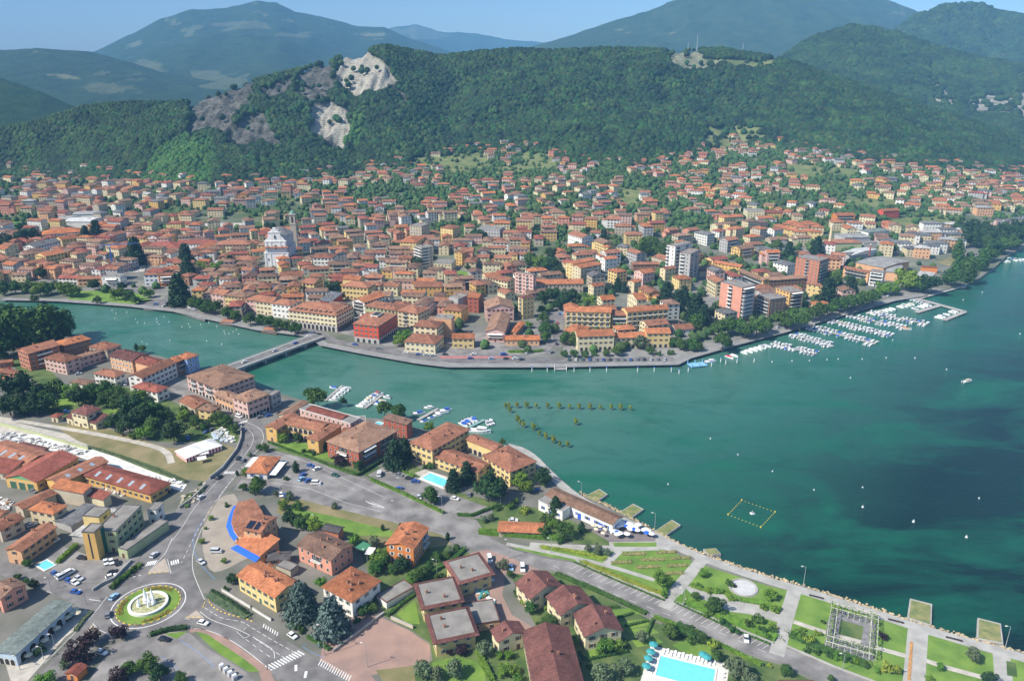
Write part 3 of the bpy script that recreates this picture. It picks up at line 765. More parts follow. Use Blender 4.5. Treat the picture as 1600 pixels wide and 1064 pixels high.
town_patch('square',[(525,518),(560,528),(640,552),(700,556),(780,556),(850,553),(880,530),(870,510),(880,480),(860,478),(850,500),(790,505),(740,530),(640,530),(560,505)],0.06,M_asphalt2)
town_patch('square',[(880,540),(1060,545),(1080,555),(1060,562),(880,566)],0.07,mat('quay_paving',(0,0,0)))
town_patch('car_park',[(215,470),(290,465),(330,490),(320,500),(270,485),(225,482)],0.06,M_asphalt)
town_patch('park_lawn',[(100,456),(200,452),(240,470),(200,476),(110,470)],0.06,M_lawn)
town_patch('promenade_road',[(1080,553),(1180,528),(1300,490),(1390,462),(1390,454),(1300,482),(1180,518),(1090,540)],0.1,M_asphalt2)
town_patch('street',[(858,478),(875,475),(882,500),(890,540),(868,545),(862,520)],0.09,M_asphalt)
town_patch('red_paving',cp('b',(1130,815),(1576,815),(1576,825),(1140,828)),0.14,mat('red_lane',(0.42,0.16,0.15),0.9,0.1,0.3))
# ------------------------------------------------------------------ building kit
WALLS={k:mat('plaster_'+k,c,0.9,0.07,0.25,objvar=0.05,detail=5)for k,c in dict(cream=(0.60,0.51,0.33),yellow=(0.64,0.49,0.22),pale=(0.64,0.57,0.37),white=(0.70,0.69,0.65),orange=(0.62,0.22,0.06),pink=(0.60,0.40,0.35),
 red=(0.56,0.085,0.045),peach=(0.62,0.36,0.20),grey=(0.40,0.39,0.38),ochre=(0.60,0.38,0.13),brick=(0.34,0.10,0.06),blue=(0.26,0.38,0.62),beige=(0.46,0.40,0.31),rose=(0.60,0.28,0.20),green=(0.42,0.46,0.26),paleblue=(0.45,0.55,
 0.66),brown=(0.28,0.16,0.10),brickface=(0.42,0.17,0.10)).items()}
ROOFS={k:roof_mat('tiles_'+k,c)for k,c in dict(terracotta=(0.40,0.18,0.11),orange=(0.52,0.20,0.095),brown=(0.27,0.165,0.12),maroon=(0.215,0.095,0.08),red=(0.36,0.12,0.085),grey=(0.21,0.21,0.215),dark=(0.12,0.11,0.11),tan=(0.36,
 0.215,0.145),slate=(0.16,0.17,0.19),bright=(0.62,0.22,0.09),pale=(0.5,0.49,0.47),greengrey=(0.20,0.235,0.22),white=(0.72,0.72,0.70)).items()}
M_glass=mat('window_glass',(0.035,0.045,0.055),0.12,spec=0.6)
M_frame=mat('window_frame',(0.62,0.60,0.55),0.7)
M_sh={k:mat('shutter_'+k,c,0.8)for k,c in dict(brown=(0.13,0.06,0.035),green=(0.05,0.12,0.07),grey=(0.22,0.23,0.24),red=(0.25,0.05,0.035),white=(0.6,0.6,0.57),blue=(0.04,0.11,0.5)).items()}
M_rail=mat('railing',(0.16,0.15,0.15),0.6)
M_awn={k:mat('awning_'+k,c,0.8)for k,c in dict(white=(0.78,0.77,0.74),blue=(0.02,0.12,0.70),green=(0.06,0.22,0.13),red=(0.6,0.03,0.05),orange=(0.6,0.28,0.08),cream=(0.68,0.6,0.42),teal=(0.05,0.30,0.32)).items()}
M_chim=mat('chimney_brick',(0.36,0.20,0.14),0.9,0.15,1.0)
M_flat=mat('flat_roof_felt',(0.235,0.22,0.20),0.9,0.16,0.25,detail=6)
M_solar=mat('solar_panel',(0.012,0.014,0.03),0.25,spec=0.6)
M_metal=mat('grey_metal',(0.42,0.43,0.45),0.5,metal=0.5)
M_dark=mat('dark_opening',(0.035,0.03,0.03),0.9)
def win_mesh(kind='plain',w=1.0,h=1.5):
 key=f'window_{kind}_{w}_{h}'
 if key in WINS:return WINS[key]
 b=MB()  # local frame: x along the wall, -y outwards, z up from the sill
 f=0.10
 b .box(-w/2-f,w/2+f,-0.07,0.0,-f,0,0,bottom=True);b .box(-w/2-f,w/2+f,-0.07,0,h,h+f,0,bottom=True)
 b .box(-w/2-f,-w/2,-0.07,0,0,h,0);b .box(w/2,w/2+f,-0.07,0,0,h,0)
 b .face([(-w/2,-0.02,0),(w/2,-0.02,0),(w/2,-0.02,h),(-w/2,-0.02,h)],1)
 mats=[M_frame,M_glass]
 if kind in M_sh:
  for s in(-1,1):
   x0,x1=sorted((s*(w/2+f),s*(w/2+f+w*0.48)))
   b .box(x0,x1,-0.10,0,0,h,2,bottom=True)
  mats .append(M_sh[kind])
 WINS[key]=b .mesh('window',mats);return WINS[key]
WINS={}
def door_mesh(w,h,col):
 key=f'door_{w}_{h}_{col.name}'
 if key not in WINS:
  b=MB();b .box(-w/2-.12,w/2+.12,-0.06,0,0,h+.12,0);b .box(-w/2,w/2,-0.09,-0.06,0,h,1);WINS[key]=b .mesh('door',[M_frame,col])
 return WINS[key]
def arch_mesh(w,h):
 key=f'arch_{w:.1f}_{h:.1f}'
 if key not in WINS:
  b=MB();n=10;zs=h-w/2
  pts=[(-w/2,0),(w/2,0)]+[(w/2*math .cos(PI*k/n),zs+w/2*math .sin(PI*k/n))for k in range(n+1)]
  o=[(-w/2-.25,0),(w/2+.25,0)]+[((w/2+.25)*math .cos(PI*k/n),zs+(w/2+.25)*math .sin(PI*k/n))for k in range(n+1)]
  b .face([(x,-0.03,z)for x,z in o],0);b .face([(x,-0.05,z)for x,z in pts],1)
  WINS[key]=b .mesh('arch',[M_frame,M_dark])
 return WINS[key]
def roof_geo(b,w,d,h,kind,ridge='x',slope=0.33,o=0.6,th=0.22,mi=0,wallmi=None,wb=None):
 """roof faces into b; the gable triangles of the wall into wb"""
 if ridge=='y' and kind!='flat':
  n0=len(b .v);k0=len(wb .v)if wb else 0
  roof_geo(b,d,w,h,kind,'x',slope,o,th,mi,wallmi,wb)
  for i in range(n0,len(b .v)):x,y,z=b .v[i];b .v[i]=(-y,x,z)
  if wb:
   for i in range(k0,len(wb .v)):x,y,z=wb .v[i];wb .v[i]=(-y,x,z)
  return
 W,D=w/2+o,d/2+o
 ze=h-o*slope+0.08
 zr=h+0.08+(d/2)*slope
 if kind=='flat':
  b .box(-w/2-.15,w/2+.15,-d/2-.15,d/2+.15,h+.003,h+0.35,mi,bottom=True,top=False)
  b .box(-w/2+.15,w/2-.15,-d/2+.15,d/2-.15,h+.003,h+0.352,mi,top=False)
  t=.003
  for(x0,x1,y0,y1)in((-w/2-.15,w/2+.15,-d/2-.15,-d/2+.15),(-w/2-.15,w/2+.15,d/2-.15,d/2+.15),(-w/2-.15,-w/2+.15,-d/2+.15,d/2-.15),(w/2-.15,w/2+.15,-d/2+.15,d/2-.15)):
   b .face([(x0,y0,h+.35),(x1,y0,h+.35),(x1,y1,h+.35),(x0,y1,h+.35)],mi)
  b .face([(-w/2+.1,-d/2+.1,h+.12),(w/2-.1,-d/2+.1,h+.12),(w/2-.1,d/2-.1,h+.12),(-w/2+.1,d/2-.1,h+.12)],1)
  return
 if kind=='gable':
  r0,r1=(-W,0,zr),(W,0,zr)
 elif kind=='pent':
  zt=h+0.08+(d+o)*slope*.7
  P=[(-W,-D,ze),(W,-D,ze),(W,D,zt),(-W,D,zt)]
  b .slope(P,mi);Q=[(x,y,z-th)for x,y,z in P]
  b .face(list(reversed(Q)),mi)
  for i in range(4):j=(i+1)%4;b .face([Q[i],Q[j],P[j],P[i]],mi)
  if wb:
   zz=zt-th-.05
   wb .face([(w/2,-d/2,h),(w/2,d/2,h),(w/2,d/2,zz)],0);wb .face([(-w/2,d/2,h),(-w/2,-d/2,h),(-w/2,d/2,zz)],0)
   wb .face([(w/2,d/2,h),(-w/2,d/2,h),(-w/2,d/2,zz),(w/2,d/2,zz)],0)
  return
 else:
  e=max(0.0,w/2-d/2)
  if w<d:return roof_geo(b,w,d,h,kind,'y',slope,o,th,mi,wallmi,wb)
  r0,r1=(-e,0,zr),(e,0,zr)
 a,b_,c,d_=(-W,-D,ze),(W,-D,ze),(W,D,ze),(-W,D,ze)
 b .slope([a,b_,r1,r0]if r0!=r1 else[a,b_,r1],mi);b .slope([c,d_,r0,r1]if r0!=r1 else[c,d_,r1],mi)
 if kind=='gable':
  if wb:
   zz=h+(d/2)*slope-0.02
   wb .face([(w/2,-d/2,h),(w/2,d/2,h),(w/2,0,zz)],0);wb .face([(-w/2,d/2,h),(-w/2,-d/2,h),(-w/2,0,zz)],0)
  lo=lambda p:(p[0],p[1],p[2]-th)
  for p,q in((a,r0),(r0,d_),(b_,c)):pass
  b .face([lo(a),a,r0,lo(r0)],mi);b .face([lo(r0),r0,d_,lo(d_)],mi);b .face([lo(c),c,r1,lo(r1)],mi);b .face([lo(r1),r1,b_,lo(b_)],mi)
  b .face([lo(a),lo(r0),lo(r1),lo(b_)],mi);b .face([lo(c),lo(r1),lo(r0),lo(d_)],mi)
  b .face([lo(a),lo(b_),b_,a],mi);b .face([lo(c),lo(d_),d_,c],mi)
 else:
  b .slope([b_,c,r1],mi);b .slope([d_,a,r0],mi)
  lo=lambda p:(p[0],p[1],p[2]-th)
  E=[a,b_,c,d_]
  for i in range(4):j=(i+1)%4;b .face([lo(E[i]),lo(E[j]),E[j],E[i]],mi)
  b .face([lo(p)for p in reversed(E)],mi)
def roof_z(x,y,w,d,h,kind,ridge='x',slope=0.33):
 if kind=='flat':return h+.12
 if kind=='hip' and w<d:ridge='y'
 if ridge=='y':x,y,w,d=y,x,d,w
 if kind=='pent':return h+(y+d/2)*slope*.7
 z=h+0.08+(d/2-abs(y))*slope
 if kind=='hip':z=min(z,h+0.08+(w/2-abs(x))*slope)
 return z
def wing_geo(wb,rb,side,ww,wd,wh,w,d,deep,wi=0,ri=0):
 cx=side*(w/2+ww/2-.02);cy=(d-wd)/2*(1 if ww*10%2>1 else-1)*.9
 wb .box(cx-ww/2,cx+ww/2,cy-wd/2,cy+wd/2,-deep,wh,wi)
 n0=len(rb .v);roof_geo(rb,ww,wd,wh,'hip','x',.33,.45,mi=ri)
 for i in range(n0,len(rb .v)):v=rb .v[i];rb .v[i]=(v[0]+cx,v[1]+cy,v[2])
LANDMARKS=[]  # (x, y, phrase)
REG=[]  # things whose label is worked out once everything stands
def register(o,desc,x,y,kind,lm=None):REG .append(dict(o=o,desc=desc,x=x,y=y,kind=kind,lm=lm))
FOOTPRINTS=[]  # (x, y, r)
SIDE={0:(0,-1,0.0),1:(1,0,PI/2),2:(0,1,PI),3:(-1,0,-PI/2)}
def frame_from(A,B,C,h,town=False,zb=None):
 if town:
  a,b_,c=[on_land(*q,h)for q in(A,B,C)]
  base=min(float(land_z(p[0],p[1]))for p in(a,b_))
 else:
  a,b_,c=[at_z(*q,NB+h)for q in(A,B,C)];base=NB
 ax,bx=Vector(a[:2]),Vector(b_[:2])
 e=(bx-ax);w=e .length;e=e/w;n=Vector((-e .y,e .x))
 d=(Vector(c[:2])-bx).dot(n)
 d=max(4.0,min(abs(d),90))
 cen=(ax+bx)/2+n*d/2
 return cen .x,cen .y,base,math .atan2(e .y,e .x),w,d
def bld(name,label,cat,A=None,B=None,C=None,h=7.0,roof='hip',ridge='x',wall='cream',tiles='terracotta',floors=2,shut='brown',town=False,fine=True,sides=(0,1,3),slope=0.33,over=0.6,chim=2,bal=(),arches=(),lm=None,group=None,
 fr=None,doors=True,nowin=(),band=None,skylights=0,solar=None,wing=None,wstep=3.3,wscale=1.0,base=None):
 """one building: A, B, C are the front-left, front-right and rear-right eaves corners as seen in the photograph"""
 if fr is None:x,y,z,rz,w,d=frame_from(A,B,C,h,town)
 else:x,y,z,rz,w,d=fr
 if base is not None:z=base
 t=empty(name,(x,y,z),rz,label,cat,group)
 FOOTPRINTS .append((x,y,w/2,d/2,rz))
 if lm:LANDMARKS .append((x,y,lm))
 wb,rb=MB(),MB()
 if band:
  wb .box(-w/2,w/2,-d/2,d/2,-3 if town else-0.5,band[0],1,top=False);wb .box(-w/2,w/2,-d/2,d/2,band[0],h,0)
 else:wb .box(-w/2,w/2,-d/2,d/2,-4 if town else-0.5,h,0)
 roof_geo(rb,w,d,h,roof,ridge,slope,over,wb=wb)
 if wing:wing_geo(wb,rb,*wing,w,d,4 if town else .5)
 wb .build('wall',[WALLS[wall],WALLS[band[1]]if band else M_frame],t)
 rf=rb .build('roof',[ROOFS[tiles],M_flat],t)
 R=random .Random(int(x*10)^int(y*7))
 for k in range(chim):
  cx,cy=R .uniform(-w*.35,w*.35),R .uniform(-d*.3,d*.3)
  zc=roof_z(cx,cy,w,d,h,roof,ridge,slope)
  cb=MB();cb .box(-.35,.35,-.3,.3,-0.6,1.0,0);cb .box(-.45,.45,-.4,.4,1.0,1.15,1,bottom=True)
  cb .build('chimney',[M_chim,ROOFS['terracotta']],rf,(cx,cy,zc))
 fh=h/floors
 ws=min(1.0,fh/3.2)*wscale
 jb=None if fine else MB()
 for s in sides:
  nx,ny,sr=SIDE[s]
  L=w if s in(0,2)else d;off=d/2 if s in(0,2)else w/2
  n=max(1,int((L-1.2)/wstep))
  for f in range(floors):
   if(s,f)in nowin or(s,None)in nowin:continue
   for k in range(n):
    u=(k+.5)/n*(L-1.0)-(L-1.0)/2
    if s in(2,3):pass
    z0=f*fh+fh*0.33
    hh=min(1.45,fh*.48)
    q=Vector((nx*off,ny*off,z0))+Vector((math .cos(sr)*u,math .sin(sr)*u,0))
    isdoor=doors and f==0 and(k==n//2)and s==0
    if fine:
     if isdoor:link('door',door_mesh(1.3,2.2,M_sh[shut if shut in M_sh else 'brown']),t,(q .x,q .y,0),sr)
     else:link('window',win_mesh(shut,1.0 if L>6 else .8,1.45),t,tuple(q),sr,scale=(ws,1,hh/1.45))
    else:
     ww,zz=0.55*ws,z0
     if isdoor:zz,hh=0.0,2.2
     cs,sn=math .cos(sr),math .sin(sr)
     def P(a,c,z_):return(q .x+cs*a-sn*c,q .y+sn*a+cs*c,z_)
     jb .face([P(-ww,-.05,zz),P(ww,-.05,zz),P(ww,-.05,zz+hh),P(-ww,-.05,zz+hh)],0)
     if shut in M_sh:
      for sg in(-1,1):
       a0,a1=sorted((sg*ww,sg*ww*1.9))
       jb .face([P(a0,-.08,zz),P(a1,-.08,zz),P(a1,-.08,zz+hh),P(a0,-.08,zz+hh)],1)
 if jb and jb .f:jb .build('window_panes',[M_glass,M_sh .get(shut,M_frame)],t,kind='stuff')
 for(s,u0,u1,fl,dep,style)in bal:
  nx,ny,sr=SIDE[s]
  L=w if s in(0,2)else d;off=d/2 if s in(0,2)else w/2
  for f in fl:
   bb=MB();x0,x1=(u0-.5)*L,(u1-.5)*L
   zf=f*fh
   bb .box(x0,x1,-dep,0.0,zf-.1,zf+.06,0,bottom=True)
   if style=='solid':bb .box(x0,x1,-dep,-dep+.1,zf+.06,zf+1.0,0)
   else:
    bb .box(x0,x1,-dep,-dep+.05,zf+.9,zf+.98,1)
    for q_ in np .arange(x0,x1,0.9):bb .box(q_,q_+.06,-dep,-dep+.05,zf+.06,zf+.9,1)
   bb .box(x0+.3,x1-.3,-.06,-.01,zf+.1,zf+2.1,2)
   if style=='awning' or(style=='mixed' and R .random()<.45):bb .face([(x0,-dep-.3,zf+1.9),(x1,-dep-.3,zf+1.9),(x1,-.02,zf+2.5),(x0,-.02,zf+2.5)],3)
   bb .build('balcony',[WALLS['white']if wall!='brick' else WALLS['beige'],M_rail,M_glass,M_awn['white']],t,(nx*off,ny*off,0),sr)
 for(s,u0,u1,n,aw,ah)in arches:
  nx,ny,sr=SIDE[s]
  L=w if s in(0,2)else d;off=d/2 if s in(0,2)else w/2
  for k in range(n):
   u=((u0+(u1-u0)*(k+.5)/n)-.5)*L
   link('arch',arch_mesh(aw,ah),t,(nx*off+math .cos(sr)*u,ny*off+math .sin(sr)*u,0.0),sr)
 for k in range(skylights):
  u=(k+1)/(skylights+1)*w-w/2
  yy=-d/4 if ridge=='x' else 0
  sb=MB();z0=roof_z(0,-d*.42,w,d,h,roof,'x',slope);z1=roof_z(0,-d*.14,w,d,h,roof,'x',slope)
  if ridge=='x':sb .slope([(u-.9,-d*.42,z0+.06),(u+.9,-d*.42,z0+.06),(u+.9,-d*.14,z1+.06),(u-.9,-d*.14,z1+.06)])
  else:
   v=(k+1)/(skylights+1)*d-d/2
   z0=roof_z(w*.38,0,w,d,h,roof,'y',slope);z1=roof_z(w*.12,0,w,d,h,roof,'y',slope)
   sb .slope([(w*.38,v-.9,z0+.06),(w*.38,v+.9,z0+.06),(w*.12,v+.9,z1+.06),(w*.12,v-.9,z1+.06)])
  sb .build('skylight',mat('skylight_glass',(0.32,0.37,0.42),0.3),rf)
 return t,(x,y,z,rz,w,d)
def part(t,name,m,fn,**k):
 b=MB();fn(b);return b .build(name,m,t,**k)
 # ------------------------------------------------------------------ plants
def ico_pts(n):
 k=np .arange(n)+.5
 ph=np .arccos(1-2*k/n);th=PI*(1+5**.5)*k
 return np .stack([np .cos(th)*np .sin(ph),np .sin(th)*np .sin(ph),np .cos(ph)],-1)
def quads_mesh(name,C,Nn,S,m,seed=0,tris=False):
 """leaf-clump faces: centres C, normals Nn, half size S"""
 r=np .random .default_rng(seed);n=len(C)
 a=r .normal(size=(n,3));t=np .cross(Nn,a);t/=np .linalg .norm(t,axis=1)[:,None]+1e-9
 s=np .cross(Nn,t)
 S=np .asarray(S).reshape(-1,1)*np .ones((n,1))
 k1,k2=r .uniform(.7,1.2,(n,1)),r .uniform(.7,1.2,(n,1))
 V=np .stack([C-t*S*k1,C-s*S*k2*.8,C+t*S,C+s*S*k1],1).reshape(-1,3)
 me=bpy .data .meshes .new(name)
 me .vertices .add(4*n);me .vertices .foreach_set('co',V .reshape(-1).astype(np .float32))
 me .loops .add(4*n);me .polygons .add(n)
 me .loops .foreach_set('vertex_index',np .arange(4*n,dtype=np .int32));me .polygons .foreach_set('loop_start',np .arange(0,4*n,4,dtype=np .int32));me .polygons .foreach_set('loop_total',np .full(n,4,dtype=np .int32))
 me .materials .append(m);me .update(calc_edges=True)
 return me
def crown_mesh(name,m,form='round',seed=0,nleaf=1300,leaf=.055):
 """unit crown: radius 1 in x and y, z from 0 to 1 times its own height; many leaf clumps on uneven lobes"""
 r=np .random .default_rng(seed);C,Nn=[],[]
 lobes=[]
 if form=='round':
  for p in ico_pts(15):
   if p[2]<-.6:continue
   lobes .append((p*(.60,.60,.52)+r .normal(size=3)*.15+(0,0,.62),r .uniform(.24,.48)))
  lobes .append((np .array((0,0,.65)),.62))
 elif form=='cedar':
  for k in range(9):
   z=.08+k*.20;R=(1-k/9.5)**.75
   for j in range(6):
    a=j*PI/3+k*.6+r .uniform(-.2,.2);lobes .append((np .array((math .cos(a)*R*.6,math .sin(a)*R*.6,z)),.16+.26*R))
   lobes .append((np .array((0,0,z)),.2+.5*R))
 elif form=='column':
  for k in range(12):
   z=.1+k*.26;R=math .sin(min(1,(k+1.5)/5)*PI/2)*(1-max(0,k-6)/7)
   for j in range(3):a=j*2.1+k;lobes .append((np .array((math .cos(a)*.45*R,math .sin(a)*.45*R,z)),.5*R+.12))
 elif form=='umbrella':
  for p in ico_pts(22):
   if p[2]<-.1:continue
   lobes .append((p*(.68,.68,.30)+r .normal(size=3)*.06+(0,0,.35),r .uniform(.26,.38)))
 elif form=='bush':
  for p in ico_pts(9):
   if p[2]<-.2:continue
   lobes .append((p*(.55,.55,.4)+r .normal(size=3)*.12+(0,0,.35),r .uniform(.32,.5)))
 elif form=='willow':
  for p in ico_pts(20):lobes .append((p*(.55,.55,.75)+r .normal(size=3)*.08+(0,0,.9),r .uniform(.25,.4)))
 tot=sum(l[1]**2 for l in lobes)
 for c,R in lobes:
  n=max(8,int(nleaf*R*R/tot))
  d=r .normal(size=(n,3));d/=np .linalg .norm(d,axis=1)[:,None]
  rad=R*r .uniform(.6,1.16,(n,1))
  q=c+d*rad*((1,1,.8)if form!='cedar' else(1,1,.42))
  nn=d+r .normal(size=(n,3))*.45;nn[:,2]+=.25;nn/=np .linalg .norm(nn,axis=1)[:,None]
  C .append(q);Nn .append(nn)
 C,Nn=np .concatenate(C),np .concatenate(Nn)
 return quads_mesh(name,C,Nn,leaf*r .uniform(.7,1.4,len(C)),m,seed)
def core_ball(seed,m,sub=2,squash=.8,amp=.22):
 """low solid crown for trees seen from afar"""
 import bmesh
 bm=bmesh .new();bmesh .ops .create_icosphere(bm,subdivisions=sub,radius=1)
 for v in bm .verts:
  n=mnoise .noise(v .co*2.1+Vector((seed*7.3,0,0)))*amp*1.6+mnoise .noise(v .co*5+Vector((seed,3,0)))*amp
  v .co*=1+n;v .co .z=v .co .z*squash+squash*.85
 me=bpy .data .meshes .new('crown');bm .to_mesh(me);bm .free();me .materials .append(m)
 return me
L_broad=leaf_mat('leaves_broad',(0.022,0.060,0.011),(0.080,0.155,0.028))
L_bright=leaf_mat('leaves_bright',(0.060,0.130,0.013),(0.15,0.26,0.03))
L_dark=leaf_mat('leaves_dark',(0.010,0.032,0.010),(0.038,0.085,0.024))
L_fir=leaf_mat('leaves_fir',(0.010,0.032,0.016),(0.030,0.070,0.030))
L_blue=leaf_mat('leaves_blue_cedar',(0.045,0.085,0.075),(0.14,0.20,0.18))
L_olive=leaf_mat('leaves_olive',(0.06,0.095,0.045),(0.15,0.19,0.10))
L_purple=leaf_mat('leaves_purple',(0.018,0.010,0.014),(0.05,0.024,0.028))
L_yellow=leaf_mat('leaves_yellow',(0.12,0.17,0.02),(0.30,0.34,0.04))
M_bark=mat('bark',(0.12,0.09,0.065),0.95,0.2,1.0)
M_core={id(m):m for m in()}
def trunk_mesh(hh=1.0,r=.06):
 b=MB();b .tube((0,0,-.1),(0.02,0,hh),r,r*.6,6,cap=False)
 for a in range(4):b .tube((0.02,0,hh*.75),(math .cos(a*1.6)*.35,math .sin(a*1.6)*.35,hh+.3),r*.45,r*.2,4,cap=False)
 return b .mesh('trunk',M_bark)
TR={}
def _tree_kind(key,form,m,n=3,nleaf=1300,leaf=.055,trunk=.35,r=.06,coreform=None):
 TR[key]=([crown_mesh('crown',m,form,11*k+len(key),nleaf,leaf)for k in range(n)],trunk_mesh(trunk+.25,r),trunk)
_tree_kind('broad','round',L_broad,5,2000,.066)
_tree_kind('bright','round',L_bright,2,1500,.075)
_tree_kind('dark','round',L_dark,2,1500,.08)
_tree_kind('fir','cedar',L_fir,3,1700,.085,.12,.05)
_tree_kind('bluecedar','cedar',L_blue,2,3200,.065,.1,.06)
_tree_kind('cypress','column',L_dark,2,1000,.12,.05,.1)
_tree_kind('poplar','column',L_broad,2,1400,.12,.15,.1)
_tree_kind('plane','umbrella',L_broad,3,1300,.075,.35,.05)
_tree_kind('olive','round',L_olive,2,1000,.08,.25,.08)
_tree_kind('purple','round',L_purple,1,1100,.085,.3,.06)
_tree_kind('bush','bush',L_broad,3,420,.11,.0,.04)
_tree_kind('brightbush','bush',L_bright,2,420,.11,.0,.04)
_tree_kind('yellowbush','bush',L_yellow,2,420,.11,.0,.04)
_tree_kind('willow','willow',L_broad,2,1800,.07,.2,.07)
NAMES=dict(broad='broadleaf_tree',bright='broadleaf_tree',dark='broadleaf_tree',fir='fir_tree',bluecedar='cedar_tree',cypress='cypress_tree',poplar='poplar_tree',plane='plane_tree',olive='olive_tree',purple='plum_tree',bush='shrub',
 brightbush='shrub',yellowbush='shrub',willow='willow_tree')
DESC=dict(broad='round mid-green tree',bright='bright green leafy tree',dark='dark green bushy tree',fir='dark green fir tree',bluecedar='big blue-green cedar',cypress='slim dark cypress',poplar='tall narrow poplar',plane='spreading flat-topped tree',
 olive='grey-green olive tree',purple='dark purple-leaved plum tree',bush='rounded green shrub',brightbush='bright green shrub',yellowbush='yellow-green shrub',willow='broad leafy willow')
# height of the crown for a unit radius
CH=dict(cedar=1.9,column=3.3)
def tree(kind,x,y,z,r,hh=None,desc=None,label=None,lm=None,group=None):
 """r crown radius, hh overall height"""
 crowns,tm,tk=TR[kind]
 form_h={'fir':1.95,'bluecedar':1.95,'cypress':3.4,'poplar':3.4,'plane':.8,'willow':1.8}.get(kind,1.35)
 if kind in('bush','brightbush','yellowbush'):form_h=.95
 hh=hh or r*form_h*1.25
 R_=random .Random(int(x*31+y*17))
 cat='shrub' if 'bush' in kind else 'tree'
 o=empty(NAMES[kind],(x,y,z),R_ .uniform(0,6.28),label,cat,group or('shrubs in the gardens' if cat=='shrub' else 'trees of the '+('far' if z<0 or y>480 else 'near')+' bank'))
 th=hh*tk/(tk+form_h)if tk>0 else 0
 ck=(hh-th)/form_h
 c=link('crown',R_ .choice(crowns),o,(0,0,th*(.9 if tk else 0)),0,scale=(r,r,ck))
 if tk>0 and 'bush' not in kind:link('trunk',tm,o,(0,0,0),0,scale=(r,r,max(.3,th/tk*.9)))
 if not label:register(o,desc or DESC[kind],x,y,cat,lm)
 return o
def tree_px(kind,px,py,rpx,town=False,hh=None,**k):
 """px, py = foot of the tree in the photograph, rpx = crown radius in photograph pixels"""
 p=on_land(px,py)if town else nz_(px,py)
 dist=math .sqrt(p[0]**2+p[1]**2+(CAM_H-p[2])**2)
 r=rpx*dist/FPX*.93
 return tree(kind,p[0],p[1],p[2]-.05,r,hh,**k)
 # ------------------------------------------------------------------ buildings of the near bank
def nb(label,A,B,C,h,lm=None,name='house',cat='house',**k):
 return bld(name,label,cat,A,B,C,h=h,lm=lm,**k)
G='houses of the near bank'
# left edge: works, yards and sheds
nb('pale two-storey villa with maroon hipped roof beside the gravel strip',*cp(1,(515,105),(622,130),(722,80)),8.5,lm='the small villa with maroon roof',wall='pale',tiles='maroon',sides=(0,1),fine=True,chim=2)
t,f_=nb('low wing with dark roof on the right of the small maroon-roofed villa',*cp(1,(627,172),(690,190),(778,150)),4.2,wall='pale',tiles='maroon',floors=1,roof='pent',sides=(0,1),chim=0)
nb('low wing with dark roof on the left of the small maroon-roofed villa',*cp(1,(478,142),(520,155),(560,135)),4.2,wall='pale',tiles='maroon',floors=1,roof='pent',sides=(0,),chim=0)
nb('tiny pale pavilion with red hipped roof left of the maroon-roofed villa',*cp(1,(368,137),(412,143),(452,124)),3.6,wall='pale',tiles='red',floors=1,sides=(0,1),chim=0)
t,f_=nb('big brown-tiled workshop hall with a green gable above its doors',*cp(1,(38,578),(262,614),(592,442)),5.5,lm='the green-gabled workshop hall',name='workshop',cat='workshop',roof='gable',ridge='y',wall='ochre',tiles='red',
 floors=1,chim=0,sides=(1,),slope=0.30)
part(t,'gable_panel',mat('green_panel',(0.16,0.36,0.18),0.8),lambda b:b .face([(-f_[4]/2,-f_[5]/2-.05,5.5),(f_[4]/2,-f_[5]/2-.05,5.5),(0,-f_[5]/2-.05,5.5+f_[4]*.15)]))
for k in(-1,0,1):link('door',door_mesh(3.6,3.8,M_sh['green']),t,(k*f_[4]*.28,-f_[5]/2-.02,0))
nb('long narrow orange-tiled shed between the green-gabled hall and the skylit one',*cp(1,(335,592),(425,628),(745,456)),5.6,name='shed',cat='shed',roof='gable',ridge='y',wall='ochre',tiles='terracotta',floors=1,chim=0,sides=(),
 skylights=3,slope=.28)
nb('long ochre workshop with a hipped red roof and three grey skylights',*cp(1,(600,562),(1085,702),(1220,618)),4.8,lm='the skylit red-roofed workshop',name='workshop',cat='workshop',wall='ochre',tiles='red',floors=1,chim=0,
 sides=(0,1),skylights=5,slope=.3)
nb('wide red-tiled factory roof at the left edge behind the green-gabled hall',*cp(1,(-140,395),(178,492),(352,402)),5.0,name='workshop',cat='workshop',roof='gable',wall='ochre',tiles='terracotta',floors=1,chim=1,sides=(0,
 ),skylights=4,slope=.25)
nb('lower red-tiled factory shed in front of the wide factory roof',*cp(1,(-140,520),(58,552),(182,494)),4.0,name='workshop',cat='workshop',roof='pent',wall='beige',tiles='red',floors=1,chim=0,sides=(0,))
nb('dark brown factory roof strip beside the white stone yard',*cp(1,(120,350),(300,395),(380,392)),4.6,name='workshop',cat='workshop',roof='gable',wall='beige',tiles='maroon',floors=1,chim=0,sides=())
nb('long orange-tiled outbuilding beside the grey works yard',*cp(1,(105,775),(162,805),(382,690)),5.0,name='outbuilding',cat='outbuilding',roof='gable',ridge='y',wall='beige',tiles='terracotta',floors=1,chim=0,sides=(0,),
 group=G)
nb('cream two-storey house with bright orange hipped roof near the grey shed',*cp(1,(212,808),(385,842),(506,790)),7.0,lm='the cream house with orange hipped roof',wall='cream',tiles='orange',sides=(0,1),group=G)
nb('tall blank beige building with an orange lean-to roof behind the cream house',*cp(1,(378,650),(598,692),(692,660)),7.5,roof='pent',wall='beige',tiles='orange',floors=2,sides=(),chim=0,group=G)
nb('stepped yellow lean-to with two small orange roofs beside the blank beige building',*cp(1,(600,700),(745,738),(800,716)),5.0,roof='pent',wall='pale',tiles='red',floors=1,sides=(),chim=0,group=G)
